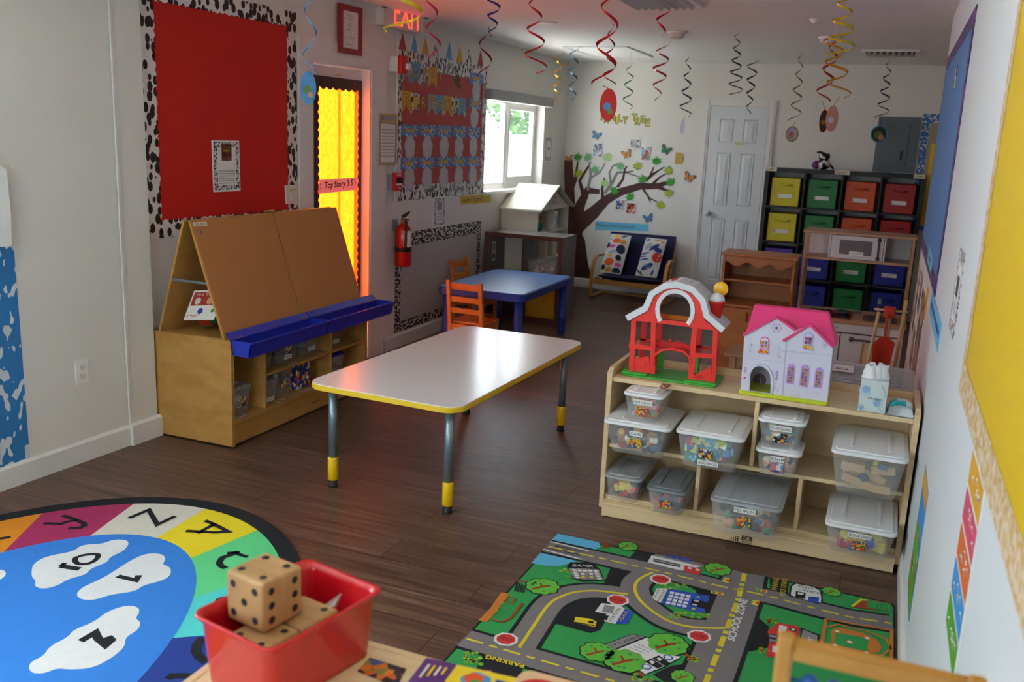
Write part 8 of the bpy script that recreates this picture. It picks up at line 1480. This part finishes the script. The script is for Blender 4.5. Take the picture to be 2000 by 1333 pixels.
p = RW(); Q = [(1877, 487), (1888, 496), (1862, 662), (1853, 640)]; q = [p.px(*z) for z in Q]; u0_, u1_ = (q[0][0]+q[3][0])/2, (q[1][0]+q[2][0])/2; v0_, v1_ = (q[2][1]+q[3][1])/2, (q[0][1]+q[1][1])/2; p.rect(u0_, v0_, u1_, v1_, 'cow3', thick=0.0015); p.rect(u0_+0.04, v0_+0.04, u1_-0.04, v1_-0.04, 'paper'); p.rect(u0_+0.07, v0_+(v1_-v0_)*.45, u1_-0.07, v0_+(v1_-v0_)*.7, 'darkgrey'); p.lines(u0_+.05, v0_+.06, u1_-.05, v0_+(v1_-v0_)*.4, 6, 'grey'); p.mb.build('info_sheet', None, 'grey info sheet with patterned edge between the blue and yellow boards', 'paper')
# yellow board
t = thing('bulletin_board', 'yellow paper board with tan lattice border at the right edge', 'bulletin board', (XR, 1.6, 1.05)); p = RW(); yb0 = -2.46; yb1 = -0.7; vb0 = 1.055; p.rect(yb0+0.04, vb0+0.04, yb1, 2.15, M('boardyellow', '#d9b412', 0.6, var=0.04, vscale=2), thick=0.003); p.mb.build('backing_paper', t)
p = RW(); p.h = 0.0035; p.poly([(yb0, vb0), (yb0, 2.18)]+wavy((yb0+0.075, 2.18), (yb0+0.075, vb0+0.075), (1, 0), 0.006, 0.03)+wavy((yb0+0.075, vb0+0.075), (yb1, vb0+0.075), (0, 1), 0.006, 0.03)+[(yb1, vb0)], 'lattice'); p.mb.build('border', t)
# rainbow poster strip, garden poster
def rwpoly(pxs, mat, h=0.0006, p_=None): p_ = p_ or RW(); p_.h = h; p_.poly([p_.px(*z) for z in pxs], mat); return p_
def c9(x, y): return (1820+x*0.4, 800+y*0.4)
p = RW(); cs = [p.px(*c9(*z)) for z in ((222, 238), (275, 450), (97, 1275), (62, 950))]; uu0 = (cs[0][0]+cs[3][0])/2; uu1 = (cs[1][0]+cs[2][0])/2; vv1 = (cs[0][1]+cs[1][1])/2; vv0 = (cs[2][1]+cs[3][1])/2; n_ = 5
t = thing('wall_poster', 'tall poster in yellow, pink, orange, blue and green bands below the yellow board', 'poster', (XR, -(uu0+uu1)/2, vv0)); p = RW(); 
M('bY', '#e8a828', 0.5); M('bP', '#e05070', 0.5); M('bO', '#e87030', 0.5); M('bB', '#3f98e0', 0.5); M('bG', '#5aa82c', 0.5); p.rect(uu0, vv0, uu1, vv1, 'paper', thick=0.0015); rd = random.Random(2)
for k, mt in enumerate(('bG', 'bB', 'bO', 'bP', 'bY')):
    a0 = vv0+(vv1-vv0)*k/5+0.004; a1 = vv0+(vv1-vv0)*(k+1)/5-0.004; p.h = 0.0016; p.rect(uu0+0.006, a0, uu1-0.006, a1, mt)
    for j in range(7): p.h = 0.002; u = uu0+0.03+rd.random()*(uu1-uu0-0.08); v = a0+0.02+rd.random()*(a1-a0-0.04); p.stroke([(u, v), (u+0.02, v+0.01), (u+0.035, v)], 0.004, 'paper')
p.mb.build('print', t)
p = RW(); Q = [(1808, 930), (1817, 972), (1776, 1188), (1773, 1130)]; q = [p.px(*z) for z in Q]; uu0 = (q[0][0]+q[3][0])/2; uu1 = (q[1][0]+q[2][0])/2; vv1 = (q[0][1]+q[1][1])/2; vv0 = (q[2][1]+q[3][1])/2
p.rect(uu0, vv0, uu1, vv1, 'bB', thick=0.0015); p.rect(uu0, vv1-(vv1-vv0)*.16, uu1, vv1, 'bY'); hgt = vv1-vv0; p.poly([(uu0, vv0), (uu1, vv0), (uu1, vv0+hgt*.5), (uu0+(uu1-uu0)*.6, vv0+hgt*.62), (uu0, vv0+hgt*.55)], 'bG')
for k in range(24): u = uu0+rd.random()*(uu1-uu0-0.03)+.015; v = vv0+0.02+rd.random()*hgt*.6; p.h = .0024; p.circ(u, v, 0.012, rd.choice(['bY', 'bP', 'bO', 'townleaf', 'paper']), 8)
p.mb.build('wall_poster', None, 'green and blue garden poster low on the right wall beside the toy shelf', 'poster')
# collage of brown photo sheets low on the far end of the right wall
for k, (u0_, v0_, u1_, v1_) in enumerate(((-6.36, 0.55, -6.14, 0.98), (-6.10, 0.55, -5.80, 0.98), (-5.76, 0.72, -5.40, 1.00), (-5.76, 0.40, -5.40, 0.69), (-5.35, 0.42, -4.75, 0.97))):
    p = RW(); p.rect(u0_, v0_, u1_, v1_, 'paper', thick=0.0012); p.rect(u0_+.03, v0_+.03, u1_-.03, v1_-.03, multi('collage%d' % (k % 2), ['#5a3a30', '#8a7468', '#c8c0b8', '#4a3c38', '#a89488'], 16+6*(k % 2)))
    p.mb.build('photo_sheet', None, '%s brown toned photo sheet in the collage under the blue right wall board' % ['farthest', 'second farthest', 'upper middle', 'lower middle', 'nearest, largest'][k], 'paper', 'photo sheets on the right wall')
p = RW(); p.h = .002; p.rect(-4.80, 0.86, -4.66, 1.0, 'bY', thick=.003); p.mb.build('paper_note', None, 'small yellow note at the corner of the brown photo collage', 'paper')
# ================================================================== CEILING FIXTURES
def vent(label, x0, y0, x1, y1, n_, along='x', grp=None):
    t = thing('ceiling_vent', label, 'ceiling vent', ((x0+x1)/2, (y0+y1)/2, ZC-0.03), grp); m_ = MB(); m_.m('white'); z0 = ZC-0.018; f_ = 0.03
    m_.box(x0, y0, z0, x1, y0+f_, ZC-0.0005); m_.box(x0, y1-f_, z0, x1, y1, ZC-0.0005); m_.box(x0, y0+f_, z0, x0+f_, y1-f_, ZC-0.0005); m_.box(x1-f_, y0+f_, z0, x1, y1-f_, ZC-0.0005); m_.build('frame', t)
    m_ = MB(); m_.m('darkgrey').box(x0+f_, y0+f_, ZC-0.004, x1-f_, y1-f_, ZC-0.001); m_.build('duct', t)
    for i in range(n_):
        m_ = MB(); m_.m('white')
        if along == 'x': y = y0+f_+(y1-y0-2*f_)*(i+.5)/n_; m_.prism([(x0+f_+.001, y-.012, z0-.012), (x0+f_+.001, y-.010, z0-.012), (x0+f_+.001, y+.012, ZC-.005), (x0+f_+.001, y+.010, ZC-.005)], (x1-x0-2*f_-.002, 0, 0))
        else: x = x0+f_+(x1-x0-2*f_)*(i+.5)/n_; m_.prism([(x-.012, y0+f_+.001, z0-.012), (x-.010, y0+f_+.001, z0-.012), (x+.012, y0+f_+.001, ZC-.005), (x+.010, y0+f_+.001, ZC-.005)], (0, y1-y0-2*f_-.002, 0))
        m_.build('slat', t)
vent('white louvred ceiling vent at the top edge of the photo', -1.62, 5.25, -1.18, 5.82, 8, 'y')
vent('white louvred ceiling vent near the blue right wall board', -0.37, 8.30, 0.07, 8.75, 8, 'y')
# attic hatch
t = thing('attic_hatch', 'square white attic hatch with narrow frame in the far ceiling', 'hatch', (-2.6, 8.65, ZC)); m_ = MB(); m_.m('white'); hx0_, hx1_, hy0_, hy1_ = -2.90, -2.30, 8.15, 9.1
for b_ in ((hx0_, hy0_, hx0_+.02, hy1_), (hx1_-.02, hy0_, hx1_, hy1_), (hx0_+.02, hy0_, hx1_-.02, hy0_+.02), (hx0_+.02, hy1_-.02, hx1_-.02, hy1_)): m_.box(b_[0], b_[1], ZC-.012, b_[2], b_[3], ZC-.0005)
m_.build('frame', t); m_ = MB(); m_.m('ceilpaint').box(hx0_+.021, hy0_+.021, ZC-.006, hx1_-.021, hy1_-.021, ZC-.0005); m_.build('panel', t)
q = onz(1070, 44, ZC); m_ = MB(); m_.m('white', True).lathe((q.x, q.y, ZC-.011), [(.06, 0), (.075, .004), (.078, .0105)], 24); m_.build('ceiling_plate', None, 'flat round white cover plate on the ceiling behind a red swirl', 'ceiling plate')
for (px_, py_, lb) in ((1322, 62, 'round white smoke detector behind the dark red swirls'), (1618, 72, 'round white smoke detector behind the yellow swirls')):
    q = onz(px_, py_, ZC); t = thing('smoke_detector', lb, 'smoke detector', (q.x, q.y, ZC-.05)); m_ = MB(); m_.m('white', True).lathe((q.x, q.y, ZC-.014), [(.066, 0), (.07, .004), (.07, .0135)], 24); m_.build('base', t); m_ = MB(); m_.m('offwhite', True).lathe((q.x, q.y, ZC-.052), [(.02, 0), (.045, .006), (.056, .018), (.058, .037)], 24); m_.build('dome', t)
q = onz(1590, 36, ZC); m_ = MB(); m_.m('white', True).lathe((q.x, q.y, ZC-.03), [(.012, 0), (.014, .01), (.03, .02), (.03, .0295)], 16); m_.build('sprinkler_head', None, 'tiny white ceiling fitting left of the yellow swirls', 'ceiling fitting')
# ================================================================== HANGING SWIRLS
def swirl(label, tp, bt, Y, turns, r0, r1, col, wpx, med=None, ph=0.0, r2=None, tight=None):
    """foil spiral: tp/bt = visible top and bottom in the photo, radii and ribbon width in photo pixels at that distance"""
    if Y is None: Y = onz(tp[0], tp[1], ZC-0.02).y
    A = ony(tp[0], tp[1], Y); B = ony(bt[0], bt[1], Y); k = (A-CAM).length/F_PX*1.0; A.z = min(A.z, ZC-0.005); x = (A.x+B.x)/2
    t = thing('hanging_swirl', label, 'hanging decoration', (x, Y, A.z), 'foil swirls hanging from the ceiling'); m_ = MB(); m_.m(col, True); n = int(turns*18); w_ = wpx*k*0.62
    P = []
    for i in range(n+1):
        s_ = i/n; r = (r0+(r1-r0)*s_ if r2 is None else (r0+(r2-r0)*s_*2 if s_ < .5 else r2+(r1-r2)*(s_-.5)*2))*k; a = ph+2*PI*turns*s_; z = A.z+(B.z-A.z)*s_; xx = A.x+(B.x-A.x)*s_
        c_ = Vector((xx+r*math.cos(a), Y+r*math.sin(a), z)); 
        rad = Vector((math.cos(a), math.sin(a), 0)); ww = w_*(0.45+0.55*math.sin(PI*min(max(s_, .04), .96))); P.append((c_-Vector((0, 0, 1))*ww*.42-rad*ww*.25, c_+Vector((0, 0, 1))*ww*.42+rad*ww*.25))
    b = m_.addv([q for pr in P for q in pr])
    for i in range(n): m_.face((b+2*i, b+2*i+1, b+2*i+3, b+2*i+2))
    if A.z < ZC-0.02: m_.tube([(A.x, Y, A.z), (A.x, Y, ZC-.003)], 0.0007, 4)
    m_.build('ribbon', t)
    if med:
        mx, my, mw, mh, mc, mc2, yaw_ = med; q = ony(mx, my, Y); k2 = (q-CAM).length/F_PX; ra, rb = mw/2*k2, mh/2*k2; U = Vector((math.cos(yaw_), math.sin(yaw_), 0)); p_ = Art((q.x, q.y, q.z), U, (0, 0, 1), start=0.0)
        el = lambda s_: [(ra*s_*math.cos(2*PI*i/28)/max(.35, 1), rb*s_*math.sin(2*PI*i/28)) for i in range(28)]
        p_.mb.m(mc).prism([p_.P(z, -.0008) for z in el(1)], p_.N*.0016); o = None
        for sg in (1, -1):
            p2 = Art(Vector((q.x, q.y, q.z))+p_.N*(.0009*sg), U*sg, (0, 0, 1), mb=p_.mb, start=0.0001); p2.circ(0, 0, 1, mc2[0], 24) if False else p2.poly([(z[0], z[1]) for z in el(.84)], mc2[0])
            if len(mc2) > 1: p2.blob(-ra*.15*sg, -rb*.1, min(ra, rb)*.42, mc2[1], k=5)
            if len(mc2) > 2: p2.blob(ra*.25*sg, -rb*.4, min(ra, rb)*.30, mc2[2], k=5)
        p_.mb.m(col).tube([(B.x, Y, B.z), ((B.x+q.x)/2, Y, (B.z+q.z+rb)/2), (q.x, Y, q.z+rb*.95)], 0.002, 6)
        p_.mb.build('medallion', t, label='printed oval medallion')
F = lambda n, c_: M('foil_'+n, c_, 0.22, metal=0.35, spec=0.8)
F('blue', '#3f86b8'); F('yellow', '#e0bc1c'); F('pink', '#c01c48'); F('purple', '#3a2a78'); F('red', '#b81c1c'); F('gold', '#dca01c'); F('green', '#1f6a40'); F('navy', '#1c1f50'); F('black', '#1c241f'); F('olive', '#8a8020'); F('maroon', '#8a1420'); F('teal', '#2a7a9c')
M('medg', '#6a8a3a', 0.4); M('medpeach', '#c88a70', 0.5); M('medblue', '#4f8ac0', 0.4); M('meddark', '#2a3a2c', 0.5); M('medlight', '#c0c4dc', 0.4)
swirl('light blue swirl with a large blue and green medallion before the glowing door', (605, -30), (606, 150), 3.1, 2.1, 8, 14, 'foil_blue', 7, (602, 172, 30, 60, 'medblue', ('medblue', 'medg', 'medpeach'), 0.9))
swirl('wide yellow swirl looping across the EXIT sign', (792, -40), (786, 66), 3.4, 1.5, 30, 36, 'foil_yellow', 12, ph=1.2)
swirl('pink swirl left of centre above the birthday board', (838, -40), (850, 118), 4.2, 2.6, 10, 12, 'foil_pink', 9)
swirl('purple and silver swirl near the top left of the ceiling', (965, -20), (962, 72), 4.6, 2.8, 16, 6, 'foil_purple', 8)
swirl('dark red swirl hanging before the birthday board right corner', (946, 52), (948, 150), None, 1.6, 8, 14, 'foil_maroon', 7)
swirl('long red swirl in front of the round ceiling plate', (1044, -20), (1046, 142), 4.6, 3.3, 8, 22, 'foil_red', 8)
swirl('yellow swirl before the left wall near the window', (1092, 100), (1085, 200), None, 3.6, 9, 5, 'foil_gold', 7)
swirl('light blue swirl right of the yellow one in the far corner', (1122, 90), (1118, 196), None, 3.4, 9, 6, 'foil_teal', 6)
swirl('bright red swirl with a large red oval medallion above FAMILY TREE', (1195, -30), (1178, 168), 4.2, 2.6, 14, 22, 'foil_red', 11, (1188, 205, 32, 60, 'red', ('red', 'medblue', 'medg'), 0.35))
swirl('thin dark red swirl twined beside the large red one', (1194, 47), (1190, 165), 6.4, 3.0, 4, 13, 'foil_maroon', 7)
swirl('green swirl between the red swirls', (1231, 122), (1225, 213), 8.6, 3.2, 6, 10, 'foil_green', 5)
swirl('magenta swirl starting high beside the smoke detector', (1300, 20), (1287, 70), None, 1.0, 12, 10, 'foil_pink', 9, ph=1.0)
swirl('dark red double swirl below the smoke detector', (1297, 82), (1282, 196), 7.6, 3.4, 10, 5, 'foil_red', 7, r2=14)
swirl('navy swirl ending in an edge-on pale blue medallion', (1345, 105), (1338, 228), None, 4.2, 3, 12, 'foil_navy', 6, (1333, 249, 9, 26, 'medlight', ('medlight',), -0.25))
swirl('long dark green swirl left of the white door', (1440, 60), (1436, 184), None, 5.4, 3, 14, 'foil_black', 5)
swirl('dark blue swirl hanging before the white door top', (1471, 116), (1462, 222), None, 4.0, 10, 4, 'foil_navy', 6)
swirl('olive gold swirl with a gold rimmed medallion right of the door', (1565, 100), (1552, 238), None, 4.6, 3, 11, 'foil_olive', 5, (1547, 262, 23, 28, 'foil_gold', ('medlight', 'medpeach'), 0.3))
swirl('big yellow swirl dropping from the ceiling right of centre', (1650, -10), (1640, 110), 5.3, 3.6, 10, 26, 'foil_yellow', 9)
swirl('gold swirl ending in a pale orange oval medallion', (1625, 60), (1640, 190), 6.6, 3.2, 16, 20, 'foil_gold', 8, (1625, 232, 22, 46, 'medpeach', ('medpeach', 'medlight'), 0.3))
swirl('red swirl ending in a dark oval medallion behind the gold one', (1634, 70), (1606, 198), 7.2, 3.0, 7, 14, 'foil_red', 8, (1609, 237, 17, 40, 'foil_red', ('meddark', 'foil_gold'), 0.5))
swirl('blue swirl with a round dark medallion near the electrical panel', (1737, 115), (1722, 232), None, 4.6, 3, 12, 'foil_navy', 5, (1717, 262, 30, 30, 'medblue', ('meddark', 'medg', 'medpeach'), 0.35))
